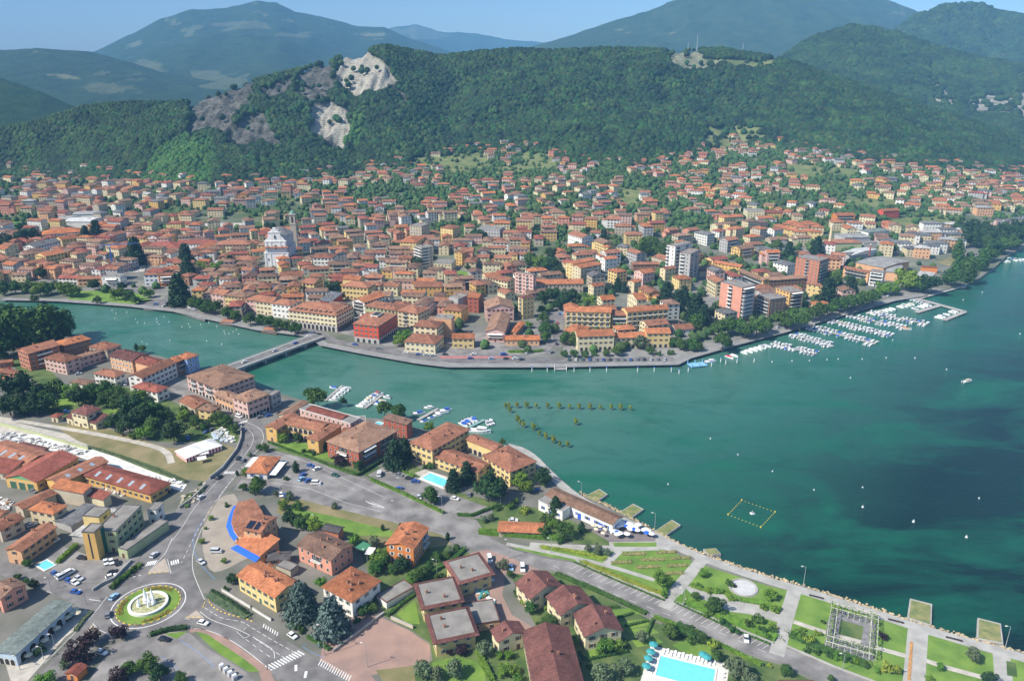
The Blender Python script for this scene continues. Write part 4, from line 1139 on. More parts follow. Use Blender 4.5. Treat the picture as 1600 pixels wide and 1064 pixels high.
nb('open grey-roofed carport shed beside the cream house',*cp(1,(395,890),(512,930),(715,802)),3.6,name='shed',cat='shed',roof='gable',ridge='y',wall='grey',tiles='grey',floors=1,sides=(),chim=0,slope=.12)
nb('grey shed roof behind the flat-roofed green apartment block',*cp(1,(515,995),(610,1010),(790,812)),3.6,name='shed',cat='shed',roof='gable',ridge='y',wall='grey',tiles='pale',floors=1,sides=(),chim=0,slope=.1)
nb('ochre two-storey farmhouse with long orange roof above the blue pool cover',*cp(2,(45,80),(155,98),(480,-70)),6.6,lm='the ochre farmhouse',roof='gable',ridge='y',wall='peach',tiles='terracotta',sides=(0,1),group=G)
nb('small house with orange roof at the left edge above the farmhouse',*cp(1,(-90,930),(2,962),(145,870)),6.0,roof='gable',ridge='y',wall='beige',tiles='terracotta',sides=(0,1),group=G)
nb('low orange-roofed house at the left edge beside the works yard',*cp(1,(-120,845),(-10,870),(62,828)),4.5,roof='gable',wall='beige',tiles='terracotta',floors=1,sides=(0,),group=G)
nb('dark brown-roofed house with white and rose walls at the left edge',*cp(2,(-90,400),(4,448),(185,345)),6.5,lm='the dark-roofed house at the left edge',roof='gable',wall='rose',tiles='brown',sides=(0,1),group=G)
t,f_=nb('long grey-roofed restaurant with pale blue walls by the lower left road',*cp(2,(-40,838),(112,862),(506,486)),5.0,lm='the grey-roofed restaurant',name='restaurant',cat='restaurant',roof='gable',ridge='y',wall='paleblue',
 tiles='greengrey',floors=1,sides=(),chim=0,slope=.1,arches=((1,0.03,0.97,6,2.6,3.4),(0,.1,.9,3,1.6,2.4)))
nb('little wooden kiosk with a red pitched roof beside the lower car park',*cp(2,(490,1000),(568,1018),(612,945)),2.8,name='kiosk',cat='kiosk',roof='gable',ridge='y',wall='orange',tiles='red',floors=1,sides=(0,),chim=0,over=.4)
# flat roofed apartments with orange stair tower
t,f_=nb('flat-roofed pale green apartment block with climbing plants',*cp(9,(440,432),(715,445),(1140,92)),10.0,lm='the pale green apartment block',name='apartment_block',cat='apartment block',roof='flat',wall='green',tiles='slate',
 floors=3,shut='brown',sides=(0,1),chim=1)
nb('orange stair tower with a dark slit window on the green apartment block',*cp(9,(245,455),(418,464),(548,345)),13.0,name='stair_tower',cat='stair tower',roof='flat',wall='ochre',tiles='slate',floors=4,sides=(),chim=0)
tt=[o for o in COL .objects if o .get('label','').startswith('orange stair tower')][0]
fw=frame_from(*cp(9,(245,455),(418,464),(548,345)),13.0)
part(tt,'slit_window',M_glass,lambda b:b .box(-.35,.35,-fw[5]/2-.04,-fw[5]/2,0.6,12.4))
part(tt,'glass_strip',mat('green_glass',(0.02,0.12,0.09),0.15),lambda b:b .box(fw[4]/2,fw[4]/2+.05,fw[5]*.1,fw[5]/2,0.3,12.4))
t,f_=nb('low terrace wing with dark glazed canopy in front of the green apartment block',*cp(9,(745,672),(870,705),(1290,268)),4.2,name='terrace_wing',cat='apartment wing',roof='flat',wall='green',tiles='slate',floors=1,sides=(0,
 ),chim=0)
nb('yellow flat-roofed corner block joined to the rear of the green apartment block',*cp(9,(480,250),(640,120),(930,85)),8.5,name='annex',cat='apartment wing',roof='flat',wall='yellow',tiles='slate',floors=2,sides=(0,),chim=0)
nb('small white cubic house at the road end of the green apartment block',*cp(9,(1150,140),(1270,150),(1335,55)),7.0,roof='flat',wall='white',tiles='pale',floors=2,sides=(0,1),chim=0,group=G)
# striped tent
t=empty('circus_tent',nz_(*cp(3,(130,665))),0,'white-topped tent with red and white striped walls on dry grass','tent')
LANDMARKS .append((t .location .x,t .location .y,'the striped tent'))
fr=frame_from(*cp(3,(-25,640),(48,690),(288,598)),2.6)
t .location=fr[:3];t .rotation_euler .z=fr[3]
w,d=fr[4],fr[5]
wb=MB();n=22
ring=[]
for i in range(n):
 for(x0,y0,x1,y1)in((-w/2,-d/2,w/2,-d/2),(w/2,-d/2,w/2,d/2),(w/2,d/2,-w/2,d/2),(-w/2,d/2,-w/2,-d/2)):
  a,c=i/n,(i+1)/n
  wb .face([(x0+(x1-x0)*a,y0+(y1-y0)*a,0),(x0+(x1-x0)*c,y0+(y1-y0)*c,0),(x0+(x1-x0)*c,y0+(y1-y0)*c,2.6),(x0+(x1-x0)*a,y0+(y1-y0)*a,2.6)],i%2)
wb .build('striped_wall',[M_awn['red'],M_awn['white']],t)
rb=MB();o=.5
pk=[(0,-d*.22,5.4),(0,d*.22,5.4)]
E4=[(-w/2-o,-d/2-o,2.5),(w/2+o,-d/2-o,2.5),(w/2+o,0,2.9),(w/2+o,d/2+o,2.5),(-w/2-o,d/2+o,2.5),(-w/2-o,0,2.9)]
sad=(0,0,4.3)
for f3 in((E4[0],E4[1],pk[0]),(E4[1],E4[2],pk[0]),(E4[2],sad,pk[0]),(E4[2],pk[1],sad),(E4[2],E4[3],pk[1]),(E4[3],E4[4],pk[1]),(E4[4],E4[5],pk[1]),(E4[5],sad,pk[1]),(E4[5],pk[0],sad),(E4[5],E4[0],pk[0])):rb .face(f3)
rb .build('canvas_roof',M_awn['white'],t)
for sgn,yy in((1,-d*.22),(1,d*.22)):part(t,'pole',M_metal,lambda b:b .tube((0,yy,0),(0,yy,6.2),.08))
for(x,y,nm)in((175,680,'open white awning in front of the striped tent'),(160,718,'low white awning nearest the viewer before the striped tent')):
 p=nz_(*cp(3,(x,y)));t=empty('awning',p,.5,nm,'awning')
 part(t,'canopy',M_awn['white'],lambda b:(b .face([(-2.2,-1.6,2.2),(2.2,-1.6,2.2),(2.2,1.6,2.6),(-2.2,1.6,2.6)])))
 for sx in(-2.1,2.1):
  for sy in(-1.5,1.5):part(t,'post',M_metal,lambda b:b .tube((sx,sy,0),(sx,sy,2.3),.05))
  # riverside group, left
nb('tall orange and brown apartment house with white balconies beside the dark poplars',*cp('a',(105,770),(170,797),(347,740)),12.5,lm='the balconied brown apartment house',name='apartment_block',cat='apartment block',roof='gable',
 ridge='y',wall='brickface',tiles='terracotta',floors=4,sides=(0,1),bal=((1,.25,.75,(1,2,3),1.4,'solid'),),chim=2)
nb('brown house with broad orange roof behind the balconied apartment house',*cp('a',(335,724),(390,748),(540,699)),10.0,wall='brown',tiles='orange',floors=3,sides=(0,1),group=G,lm='the broad orange-roofed brown house')
nb('long pinkish house with red-brown roof facing the small street',*cp('a',(270,822),(400,850),(470,812)),9.0,roof='hip',wall='pink',tiles='terracotta',floors=3,sides=(0,1),group=G,lm='the pinkish house')
nb('long lower wing with brown roof joined to the pinkish house',*cp('a',(440,818),(470,828),(668,782)),7.5,roof='gable',ridge='y',wall='pink',tiles='tan',floors=2,sides=(0,1),group=G)
nb('pale house with hipped brown roof nearest the river behind the pinkish wing',*cp('a',(548,752),(655,774),(748,743)),8.5,wall='beige',tiles='terracotta',floors=2,sides=(0,1),group=G)
nb('cream and orange house with a plum-red roof',*cp('a',(675,810),(812,842),(930,806)),9.0,roof='gable',wall='peach',tiles='maroon',floors=3,shut='white',sides=(0,1),group=G,lm='the plum-roofed house')
nb('red-tiled rear wing of the plum-roofed house',*cp('a',(830,845),(930,872),(1010,838)),8.5,roof='gable',wall='peach',tiles='red',floors=3,sides=(),group=G)
nb('long white four-storey row with orange roof running toward the bridge',*cp('a',(788,934),(872,948),(1085,852)),10.0,roof='gable',ridge='y',wall='white',tiles='terracotta',floors=3,sides=(0,1),group=G,lm='the long white row')
nb('dark brown balconied house between the white row and the blue house',*cp('a',(1020,838),(1080,850),(1150,824)),10.0,wall='brown',tiles='orange',floors=3,sides=(0,1),bal=((1,.2,.8,(1,2),1.2,'rail'),),group=G)
nb('bright blue narrow house with orange roof at the river end of the row',*cp('a',(1085,815),(1150,830),(1218,803)),10.5,wall='blue',tiles='orange',floors=3,shut='white',sides=(0,1),group=G,lm='the blue house')
nb('white house with brown hipped roof beside the parked white van',*cp('a',(578,917),(705,942),(756,910)),7.0,wall='white',tiles='terracotta',sides=(0,1),group=G)
nb('grey-brown roofed garage building below the white house',*cp('a',(430,972),(535,988),(592,965)),3.8,name='garage',cat='garage',wall='white',tiles='brown',floors=1,sides=(0,1),chim=0)
nb('white house with dark red hipped roof beside the trees and street',*cp('a',(812,1000),(965,1034),(1032,1002)),7.0,wall='white',tiles='red',sides=(0,1),group=G)
nb('low orange-tiled house with red walls at the left edge by the trees',*cp('a',(-60,900),(100,926),(145,908)),4.5,wall='brickface',tiles='terracotta',floors=1,roof='gable',sides=(0,),chim=0,group=G)
nb('low orange-tiled outbuilding at the left edge behind the red-walled house',*cp('a',(-60,860),(70,846),(90,830)),4.0,wall='brickface',tiles='terracotta',floors=1,roof='gable',sides=(0,),chim=0,group=G)
# by the bridge head
nb('large pinkish apartment house with broad brown roof at the bridge head',*cp(3,(52,120),(268,208),(545,130)),9.5,lm='the bridgehead apartment house',name='apartment_block',cat='apartment block',roof='hip',wall='pink',tiles='tan',
 floors=3,sides=(0,1),arches=((0,.02,.98,9,2.2,2.6),),bal=((0,.12,.3,(1,2),1.2,'rail'),(0,.38,.52,(1,2),1.2,'rail'),(0,.62,.8,(1,2),1.2,'rail')),doors=False,nowin=((0,0),),chim=4,slope=.22)
nb('low connecting block with brown roof between the two bridgehead buildings',*cp(3,(245,248),(372,300),(440,262)),7.0,name='apartment_block',cat='apartment block',roof='gable',wall='peach',tiles='tan',floors=2,sides=(0,
 ),arches=((0,.03,.97,6,1.8,2.5),),doors=False,nowin=((0,0),))
nb('pinkish white arcaded corner house with hipped brown roof beside the road bend',*cp(3,(370,264),(470,302),(612,242)),10.5,lm='the arcaded corner house',name='apartment_block',cat='apartment block',wall='pink',tiles='tan',
 floors=3,sides=(0,1),arches=((0,.03,.97,5,1.8,2.6),(1,.03,.97,6,1.8,2.6)),doors=False,nowin=((0,0),(1,0)),slope=.25)
nb('lower glazed rear part with small roof terraces behind the arcaded corner house',*cp(3,(600,255),(640,262),(690,225)),8.0,name='annex',cat='apartment wing',roof='flat',wall='grey',tiles='grey',floors=2,sides=(0,1),chim=0)
nb('small bright yellow house with brown roof across the street from the arcades',*cp(3,(130,350),(225,364),(285,325)),6.0,wall='yellow',tiles='tan',sides=(0,1),group=G,lm='the small bright yellow house')
nb('low brown-roofed house adjoining the bright yellow house',*cp(3,(0,292),(108,345),(190,292)),5.0,wall='beige',tiles='terracotta',floors=1,roof='gable',sides=(0,),group=G)
# arcaded villa
nb('rear range of the yellow courtyard villa with a two-storey arcade',*cp(3,(740,452),(972,500),(1130,462)),8.0,lm='the yellow courtyard villa',name='villa',cat='villa',roof='gable',wall='ochre',tiles='terracotta',floors=2,
 sides=(),arches=((0,.06,.94,6,2.4,3.2),),slope=.3,chim=3)
vt=[o for o in COL .objects if o .get('label','').startswith('rear range')][0];vf=frame_from(*cp(3,(740,452),(972,500),(1130,462)),8.0)
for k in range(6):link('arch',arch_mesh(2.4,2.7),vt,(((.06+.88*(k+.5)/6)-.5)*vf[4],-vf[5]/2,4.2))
nb('left wing of the yellow courtyard villa with a blind window',*cp(3,(598,470),(672,488),(770,385)),8.0,name='villa',cat='villa',roof='gable',ridge='y',wall='ochre',tiles='terracotta',floors=2,sides=(0,1),slope=.3)
nb('right wing of the yellow courtyard villa with an arched ground floor',*cp(3,(885,548),(962,566),(1132,464)),8.0,name='villa',cat='villa',roof='hip',ridge='y',wall='ochre',tiles='terracotta',floors=2,sides=(0,),arches=((1,
 .1,.9,3,2.6,3.4),),slope=.3)
nb('long pale building with a red roof set in white flat terraces by the docks',*cp(3,(835,352),(1185,452),(1235,408)),7.0,lm='the long white terrace building',name='boathouse',cat='boathouse',roof='flat',wall='pink',tiles='white',
 floors=2,shut='plain',sides=(0,1),chim=0)
bt=[o for o in COL .objects if o .get('label','').startswith('long pale building')][0];bf=frame_from(*cp(3,(835,352),(1185,452),(1235,408)),7.0)
rbm=MB();roof_geo(rbm,bf[4]*.7,bf[5]*.75,7.3,'gable','x',.2,.3);rbm .build('tiled_roof',ROOFS['red'],bt,loc=(-bf[4]*.05,0,0))
nb('white flat-roofed boat hall between the red-roofed terrace and the river',*cp(3,(1190,448),(1290,440),(1372,392)),5.0,name='boathouse',cat='boathouse',roof='flat',wall='white',tiles='white',floors=1,shut='plain',sides=(0,
 ),chim=0)
nb('low long roof with tan tiles between the docks and the arcaded villa',*cp(3,(690,385),(740,395),(875,300)),4.0,name='outbuilding',cat='outbuilding',roof='gable',ridge='y',wall='beige',tiles='tan',floors=1,sides=(0,1),
 chim=0)
t,f_=nb('small orange-roofed roadside restaurant between white awnings',*cp(3,(467,784),(605,792),(692,682)),3.6,lm='the roadside restaurant',name='restaurant',cat='restaurant',roof='hip',wall='white',tiles='orange',floors=1,
 shut='blue',sides=(0,1),chim=1)
for(x0,x1,y0,y1)in((f_[4]/2+.6,f_[4]/2+4.5,-f_[5]/2,f_[5]*.3),(-f_[4]/2-4.0,-f_[4]/2-.6,-f_[5]*.1,f_[5]/2)):
 part(t,'awning',M_awn['white'],lambda b:b .face([(x0,y0,2.6),(x1,y0,2.6),(x1,y1,2.8),(x0,y1,2.8)]))
 # brick-red condominium
nb('large brick-red condominium with broad brown roof and recessed balconies',(511,689),(560,706),(637,678),9.0,lm='the brick-red condominium',name='apartment_block',cat='apartment block',roof='hip',wall='brick',tiles='tan',
 floors=3,shut='plain',sides=(0,1),bal=((0,.35,.65,(1,2),1.3,'mixed'),(1,.1,.4,(1,2),1.3,'mixed'),(1,.55,.9,(1,2),1.3,'mixed')),slope=.27,chim=3)
nb('rear part of the brick-red condominium under a flat brown roof',*cp(5,(85,322),(245,366),(330,356)),9.0,name='apartment_block',cat='apartment block',roof='pent',wall='brick',tiles='brown',floors=3,shut='plain',sides=(0,
 1),slope=.15,chim=2)
nb('orange-roofed link of the brick-red condominium beside its pool',*cp(3,(1130,520),(1250,520),(1300,478)),7.0,name='apartment_block',cat='apartment block',roof='gable',wall='brick',tiles='terracotta',floors=2,shut='plain',
 sides=(0,),chim=1)
# cloister hotel
nb('tall left block of the yellow cloister hotel with hipped tile roof',*cp(5,(270,490),(422,545),(690,405)),10.0,lm='the yellow cloister hotel',name='hotel_block',cat='hotel',roof='hip',wall='yellow',tiles='terracotta',floors=3,
 sides=(0,1),slope=.3,chim=4)
nb('low front range of the yellow cloister hotel facing the pool',*cp(5,(428,585),(738,698),(842,640)),6.0,name='hotel_range',cat='hotel',roof='gable',wall='yellow',tiles='terracotta',floors=2,sides=(0,1),slope=.3,chim=2)
nb('rear range of the cloister hotel with arches on the courtyard',*cp(5,(662,470),(850,545),(915,512)),7.0,name='hotel_range',cat='hotel',roof='gable',wall='yellow',tiles='terracotta',floors=2,sides=(),arches=((0,.05,.75,
 4,2.4,2.8),),slope=.28,chim=1)
nb('right block of the cloister hotel under a broad hipped roof by the promenade',*cp(5,(772,582),(962,694),(1157,630)),8.5,name='hotel_block',cat='hotel',roof='hip',wall='yellow',tiles='terracotta',floors=3,sides=(0,1),slope=.3,
 chim=5)
# corner house with blue awning
t,f_=nb('orange house with two dark solar panel fields on its salmon roof',(380,826),(407,831),(446,811),9.0,lm='the solar-panel house',roof='gable',ridge='x',wall='peach',tiles='terracotta',floors=3,shut='plain',sides=(0,
 1),chim=3,slope=.3)
t2,f2=nb('ground floor terrace of the solar-panel house with a bright blue awning',*cp(4,(365,190),(510,268),(612,192)),4.4,name='terrace_wing',cat='cafe terrace',roof='pent',wall='peach',tiles='orange',floors=1,shut='plain',
 sides=(0,1),chim=0)
w,d=f2[4],f2[5]
part(t2,'awning',M_awn['blue'],lambda b:b .face([(-w/2-1.5,-d/2-2.6,2.4),(w/2,-d/2-2.6,2.4),(w/2,-d/2-.1,3.4),(-w/2,-d/2-.1,3.4)]))
t3=empty('blue_awning',nz_(*cp(4,(330,130))),0,'bright blue awning curving round the side of the solar-panel house','awning')
P=[Vector(nz_(*q)[:2])for q in cp(4,(350,215),(322,175),(300,120),(318,50),(345,-10))];Qs=[Vector(nz_(*q)[:2])for q in cp(4,(375,200),(350,165),(335,115),(348,50),(372,-5))]
for k in range(4):
 part(t3,'awning_panel',M_awn['blue'],lambda b:b .face([(*(P[k]-t3.location .xy),2.4),(*(Qs[k]-t3.location .xy),3.4),(*(Qs[k+1]-t3.location .xy),3.4),(*(P[k+1]-t3.location .xy),2.4)]))
 part(t3,'post',M_metal,lambda b:b .tube((*(P[k]-t3.location .xy),0),(*(P[k]-t3.location .xy),2.4),.05))
tw_=empty('terrace_wing',t3.location,0,'curved ground floor of the solar-panel house under a salmon roof','cafe terrace')
PP=ccw([tuple(v-t3.location .xy)for v in Qs]+[tuple(Vector(nz_(*q)[:2])-t3.location .xy)for q in cp(4,(470,-30),(520,40),(590,175),(500,235))])
part(tw_,'wall',WALLS['peach'],lambda b:b .prism(PP,-.3,4.1));part(tw_,'roof',ROOFS['terracotta'],lambda b:b .prism([(x*1.02,y*1.02)for x,y in PP],4.1,4.4))
solar_t=t
sp=MB();w,d=f_[4],f_[5]
for(x0,x1)in((-w*.42,-w*.05),(w*.04,w*.3)):
 za,zb=roof_z(0,-d*.45,w,d,9.0,'gable','x',.3),roof_z(0,-d*.1,w,d,9.0,'gable','x',.3)
 sp .face([(x0,-d*.45,za+.1),(x1,-d*.45,za+.1),(x1,-d*.1,zb+.1),(x0,-d*.1,zb+.1)])
sp .build('solar_panels',M_solar,t)
# houses behind the roundabout
nb('yellow two-storey house with salmon roof beside the roundabout exit',*cp(4,(370,396),(602,532),(722,430)),7.0,lm='the yellow roundabout house',roof='gable',wall='yellow',tiles='orange',shut='green',sides=(0,1),chim=5,
 slope=.28)
nb('brick and salmon house with a broad grey-brown gabled roof',*cp(4,(748,204),(955,300),(1108,218)),7.5,lm='the grey-brown gabled house',roof='gable',ridge='x',wall='rose',tiles='brown',shut='plain',sides=(0,1),chim=4,slope=.27,
 bal=((0,.4,.7,(1,),1.2,'rail'),))
nb('white house with bright salmon hipped roof beside the blue cedars',*cp(4,(905,466),(1088,560),(1262,430)),7.5,lm='the white house with salmon hipped roof',roof='hip',wall='white',tiles='orange',shut='grey',sides=(0,1),
 chim=5,slope=.33)
nb('dark garage with a small brick gable between the houses',*cp(4,(560,300),(690,290),(725,245)),3.2,name='garage',cat='garage',roof='gable',ridge='x',wall='brickface',tiles='dark',floors=1,sides=(0,),chim=1,slope=.2)
nb('low grey shed roof behind the yellow roundabout house',*cp(4,(610,335),(700,370),(740,330)),3.0,name='garage',cat='garage',roof='flat',wall='beige',tiles='grey',floors=1,sides=(),chim=0)
nb('dark rear lean-to of the grey-brown gabled house',*cp(4,(905,105),(1000,125),(1040,165)),5.0,name='outbuilding',cat='outbuilding',roof='gable',wall='brickface',tiles='dark',floors=1,sides=(),chim=0)
for(pts,col,lb)in((((1105,222),(1160,245),(1200,200)),'green','green garden canopy beside the grey-brown gabled house'),(((1165,262),(1210,268),(1250,225)),'white','white garden canopy behind the salmon hipped roof')):
 fr=frame_from(*cp(4,*pts),2.6);t=empty('canopy',fr[:3],fr[3],lb,'canopy');w,d=fr[4],fr[5]
 part(t,'cover',M_awn[col],lambda b:b .box(-w/2,w/2,-d/2,d/2,2.5,2.62,bottom=True))
 for sx in(-1,1):
  for sy in(-1,1):part(t,'post',M_metal,lambda b:b .tube((sx*w*.45,sy*d*.45,0),(sx*w*.45,sy*d*.45,2.5),.06))
nb('three-storey bright orange house with salmon gabled roof beside cypresses',*cp(6,(100,162),(275,194),(455,76)),9.0,lm='the bright orange house',roof='gable',ridge='y',wall='orange',tiles='orange',floors=3,shut='white',
 sides=(0,1),chim=4,slope=.3,bal=((1,.6,.95,(1,2),1.3,'rail'),))
nb('low maroon terrace roof beside the white house and gated lane',*cp(6,(35,500),(100,550),(262,435)),2.8,name='garage',cat='garage',roof='flat',wall='white',tiles='maroon',floors=1,sides=(),chim=0)
# flat-roofed trio
for(pp,lb)in((((578,416),(786,356),(722,224)),'rearmost of the three yellow flat-roofed houses round the roof garden'),(((345,580),(588,532),(520,390)),'middle one of the three yellow flat-roofed houses round the roof garden'),
 (((424,802),(682,748),(602,590)),'nearest of the three yellow flat-roofed houses beside the pink plaza')):
 t,f_=nb(lb,*cp(6,*pp),6.6,lm=('the flat-roofed trio' if 'middle' in lb else None),roof='flat',wall='yellow',tiles='maroon',floors=2,shut='grey',sides=(0,1,3),chim=2,group='three flat-roofed yellow houses')
 w,d=f_[4],f_[5]
 def skirt(b):
  for(a,c,e_,f)in(((-w/2-1.3,-d/2-1.3),(w/2+1.3,-d/2-1.3),(w/2-.2,-d/2+.2),(-w/2+.2,-d/2+.2)),((w/2+1.3,-d/2-1.3),(w/2+1.3,d/2+1.3),(w/2-.2,d/2-.2),(w/2-.2,-d/2+.2)),((w/2+1.3,d/2+1.3),(-w/2-1.3,d/2+1.3),(-w/2+.2,d/2-.2),
 (w/2-.2,d/2-.2)),((-w/2-1.3,d/2+1.3),(-w/2-1.3,-d/2-1.3),(-w/2+.2,-d/2+.2),(-w/2+.2,d/2-.2))):
   b .slope([(*a,6.5),(*c,6.5),(*e_,7.0),(*f,7.0)]);b .face([(*f,6.45),(*e_,6.45),(*c,6.3),(*a,6.3)]);b .face([(*a,6.3),(*c,6.3),(*c,6.5),(*a,6.5)])
 part(t,'eaves_skirt',ROOFS['maroon'],skirt)
nb('low pergola wing with roof garden between the flat-roofed houses and the drive',*cp(6,(640,700),(840,668),(850,520)),3.2,name='annex',cat='apartment wing',roof='flat',wall='peach',tiles='maroon',floors=1,shut='plain',
 sides=(0,1),chim=0)
# terrace of maroon-roofed houses
for k,(c,pp,lb)in enumerate(((6,((1042,518),(1246,440),(1188,333)),'farthest of the maroon-roofed yellow row houses beside the lakeside road'),(7,((120,720),(288,668),(215,580)),'middle one of the maroon-roofed yellow row houses beside the lakeside road'),
 (7,((246,830),(430,798),(352,690)),'nearest of the maroon-roofed yellow row houses, its gable facing the olive garden'))):
 nb(lb,*cp(c,*pp),6.4,lm=('the maroon row houses' if k==1 else None),name='row_house',cat='row house',roof='gable',ridge='y',wall='pale',tiles='maroon',floors=2,shut='brown',sides=(0,1,3),slope=.42,group='maroon-roofed row houses',
 chim=2)
nb('smaller maroon-roofed house at the head of the long row by the drive',*cp(6,(835,800),(1010,745),(1000,664)),6.0,name='row_house',cat='row house',roof='gable',ridge='y',wall='pale',tiles='maroon',sides=(0,3),slope=.4,
 group='maroon-roofed row houses',chim=1)
nb('long maroon-roofed house with an open roof hatch at the bottom of the picture',*cp(6,(1080,1160),(1400,1130),(1150,726)),6.4,lm='the long maroon roof',name='row_house',cat='row house',roof='gable',ridge='y',wall='pale',
 tiles='maroon',sides=(3,),slope=.36,group='maroon-roofed row houses',chim=2)
nb('maroon roof corner at the bottom edge beside the bend of the lakeside road',*cp(8,(130,1200),(330,1200),(300,1062)),5.0,name='row_house',cat='row house',roof='hip',wall='pale',tiles='maroon',sides=(0,),chim=1)
nb('low orange-tiled garden building behind the long clipped hedge',*cp(6,(835,78),(1122,90),(1118,30)),3.0,lm='the low garden building',name='outbuilding',cat='outbuilding',roof='gable',wall='beige',tiles='orange',floors=1,
 sides=(0,),chim=0,slope=.2)
# white restaurant on the shore
t,f_=nb('long white lakeside restaurant with blue doors and mottled tile roof',*cp(7,(45,106),(384,256),(430,218)),5.2,lm='the white lakeside restaurant',name='restaurant',cat='restaurant',roof='gable',wall='white',tiles='tan',
 floors=1,shut='blue',sides=(0,1),chim=0,slope=.3,doors=False,wstep=4.6,wscale=1.3)
for k in(-.28,0.02,.34):link('door',door_mesh(1.9,3.0,M_sh['blue']),t,(k*f_[4],-f_[5]/2-.02,0))
nb('white flat-roofed terrace block with a blue door at the left of the lakeside restaurant',*cp(7,(5,140),(128,196),(168,168)),4.6,name='annex',cat='restaurant annex',roof='flat',wall='white',tiles='white',floors=1,shut='blue',
 sides=(0,),chim=0)
# ------------------------------------------------------------------ the town across the water: buildings one can single out
CROPS .update({'m':(400,380,6.65),'n':(630,380,6.65),'o':(860,360,6.65),'p':(180,350,6.65),'q':(0,290,6.65),'r':(1180,300,6.65),'s':(1360,320,6.65),'t':(1100,400,10.64)})
def tw(c,A,B,C,h,roof,ridge,wall,tiles,floors,shut,label,lm=None,name='town_house',cat='house',**k):
 k .setdefault('fine',False);k .setdefault('chim',2)
 return bld(name,label,cat,*cp(c,A,B,C),h=h,roof=roof,ridge=ridge,wall=wall,tiles=tiles,floors=floors,shut=shut,town=True,lm=lm,group=k .pop('group','houses of the town' if cat=='house' else None),**k)
t,f_=tw('m',(335,692),(830,750),(1030,657),13.5,'hip','x','pale','terracotta',4,'brown','long cream waterfront palace with arcade and rows of dormers','the arcaded cream palace','palace','palace',fine=True,sides=(0,1),nowin=((0,
 0),(1,0)),doors=False,arches=((0,.03,.97,11,2.5,4.0),(1,.05,.95,8,2.5,4.0)),band=(4.4,'grey'),chim=3)
rf=[c for c in t .children if c .name .startswith('roof')][0]
for(s,n)in((0,8),(1,6)):
 for k in range(n):
  L=f_[4]if s==0 else f_[5]
  u=((k+.5+.25*(k//3))/(n+.5)-.5)*L*.8
  off=(f_[5]if s==0 else f_[4])/2-2.2;nx,ny,sr=SIDE[s]
  b=MB();b .box(-.8,.8,-.9,1.6,-.2,1.1,0);b .face([(-.6,-.93,.2),(.6,-.93,.2),(.6,-.93,1.0),(-.6,-.93,1.0)],1)
  b .build('dormer',[WALLS['brown'],M_glass],rf,(nx*off+math .cos(sr)*u,ny*off+math .sin(sr)*u,14.2),sr)
t,f_=tw('m',(1012,832),(1268,860),(1490,737),14.0,'hip','y','red','terracotta',4,'green','bright red square palazzo with grey arcaded base and tiled roof','the red palazzo','palace','palace',fine=True,sides=(0,1),nowin=((0,
 0),(1,0)),doors=False,arches=((0,.04,.96,4,2.3,3.0),(1,.04,.96,9,2.3,3.0)),band=(3.8,'grey'),slope=.24)
b=MB();b .box(-3,3,-4.5,4.5,0,1.2,0);b .face([(-2.6,-4.1,1.21),(2.6,-4.1,1.21),(2.6,4.1,1.21),(-2.6,4.1,1.21)],1);b .build('light_well',[M_frame,M_dark],t,(0,2,15.9))
FR=dict(fine=True,sides=(0,1))
tw('m',(160,622),(348,646),(475,600),11.5,'hip','x','white','terracotta',3,'grey','long white waterfront house with white awnings left of the arcaded palace','the awninged white house',**FR)
tw('m',(-10,598),(158,618),(240,568),11,'gable','x','pale','terracotta',3,'brown','pale yellow waterfront house behind the round promenade trees',None,**FR)
tw('p',(1352,782),(1560,806),(1610,750),11,'hip','x','pink','terracotta',3,'brown','pinkish waterfront house in the row facing the river',None,**FR)
tw('p',(1130,737),(1348,762),(1400,706),11,'hip','x','yellow','tan',3,'brown','deep yellow waterfront house with dark brown shutters facing the river','the deep yellow riverfront house',**FR)
tw('p',(995,718),(1128,738),(1185,685),11,'gable','x','pink','terracotta',3,'grey','pink and white corner house at the left end of the riverfront row',None,**FR)
tw('p',(855,630),(995,636),(1055,604),8,'hip','x','white','red',2,'brown','small white house with red hipped roof right of the giant cedar',None)
tw('p',(1075,570),(1200,578),(1285,545),8,'hip','x','white','tan',2,'plain','white house with tan roof behind the riverside gardens',None)
tw('p',(825,550),(1045,556),(1055,535),7,'gable','x','green','tan',2,'brown','pale green long house behind the small white riverside house')
tw('p',(1312,480),(1410,480),(1450,450),11,'gable','x','white','terracotta',3,'blue','white house with dark blue shutters behind the riverfront row')
tw('p',(293,528),(445,524),(480,500),11,'hip','x','white','terracotta',3,'blue','white house with dark blue windows left of the giant cedar','the blue-windowed white house',**FR)
tw('p',(450,540),(605,530),(610,505),10,'gable','x','orange','terracotta',3,'plain','orange balconied building with white awnings left of the giant cedar',None,bal=((0,.1,.9,(1,2),1.6,'awning'),))
tw('p',(675,530),(760,545),(805,510),9,'hip','x','brown','terracotta',3,'plain','brown house with terracotta roof right behind the giant cedar')
tw('p',(440,470),(510,490),(660,455),8,'gable','y','peach','orange',2,'brown','orange-roofed house behind the blue-windowed white house')
tw('q',(1050,948),(1245,948),(1352,915),9,'flat','x','white','pale',2,'plain','white flat-roofed building with wide white awnings beside the excavation','the white flat-roofed riverside block',bal=((0,.2,.8,(1,),2.0,'awning'),
 ))
tw('q',(600,960),(800,965),(830,935),6,'gable','x','white','red',2,'brown','low white house with red roof left of the white flat-roofed block')
tw('q',(800,975),(1045,965),(1045,938),6.5,'gable','x','peach','terracotta',2,'brown','low peach row house touching the white flat-roofed block')
tw('q',(640,905),(740,920),(835,870),6,'gable','x','grey','terracotta',2,'plain','low brown-roofed warehouse with a white strip beside the excavation')
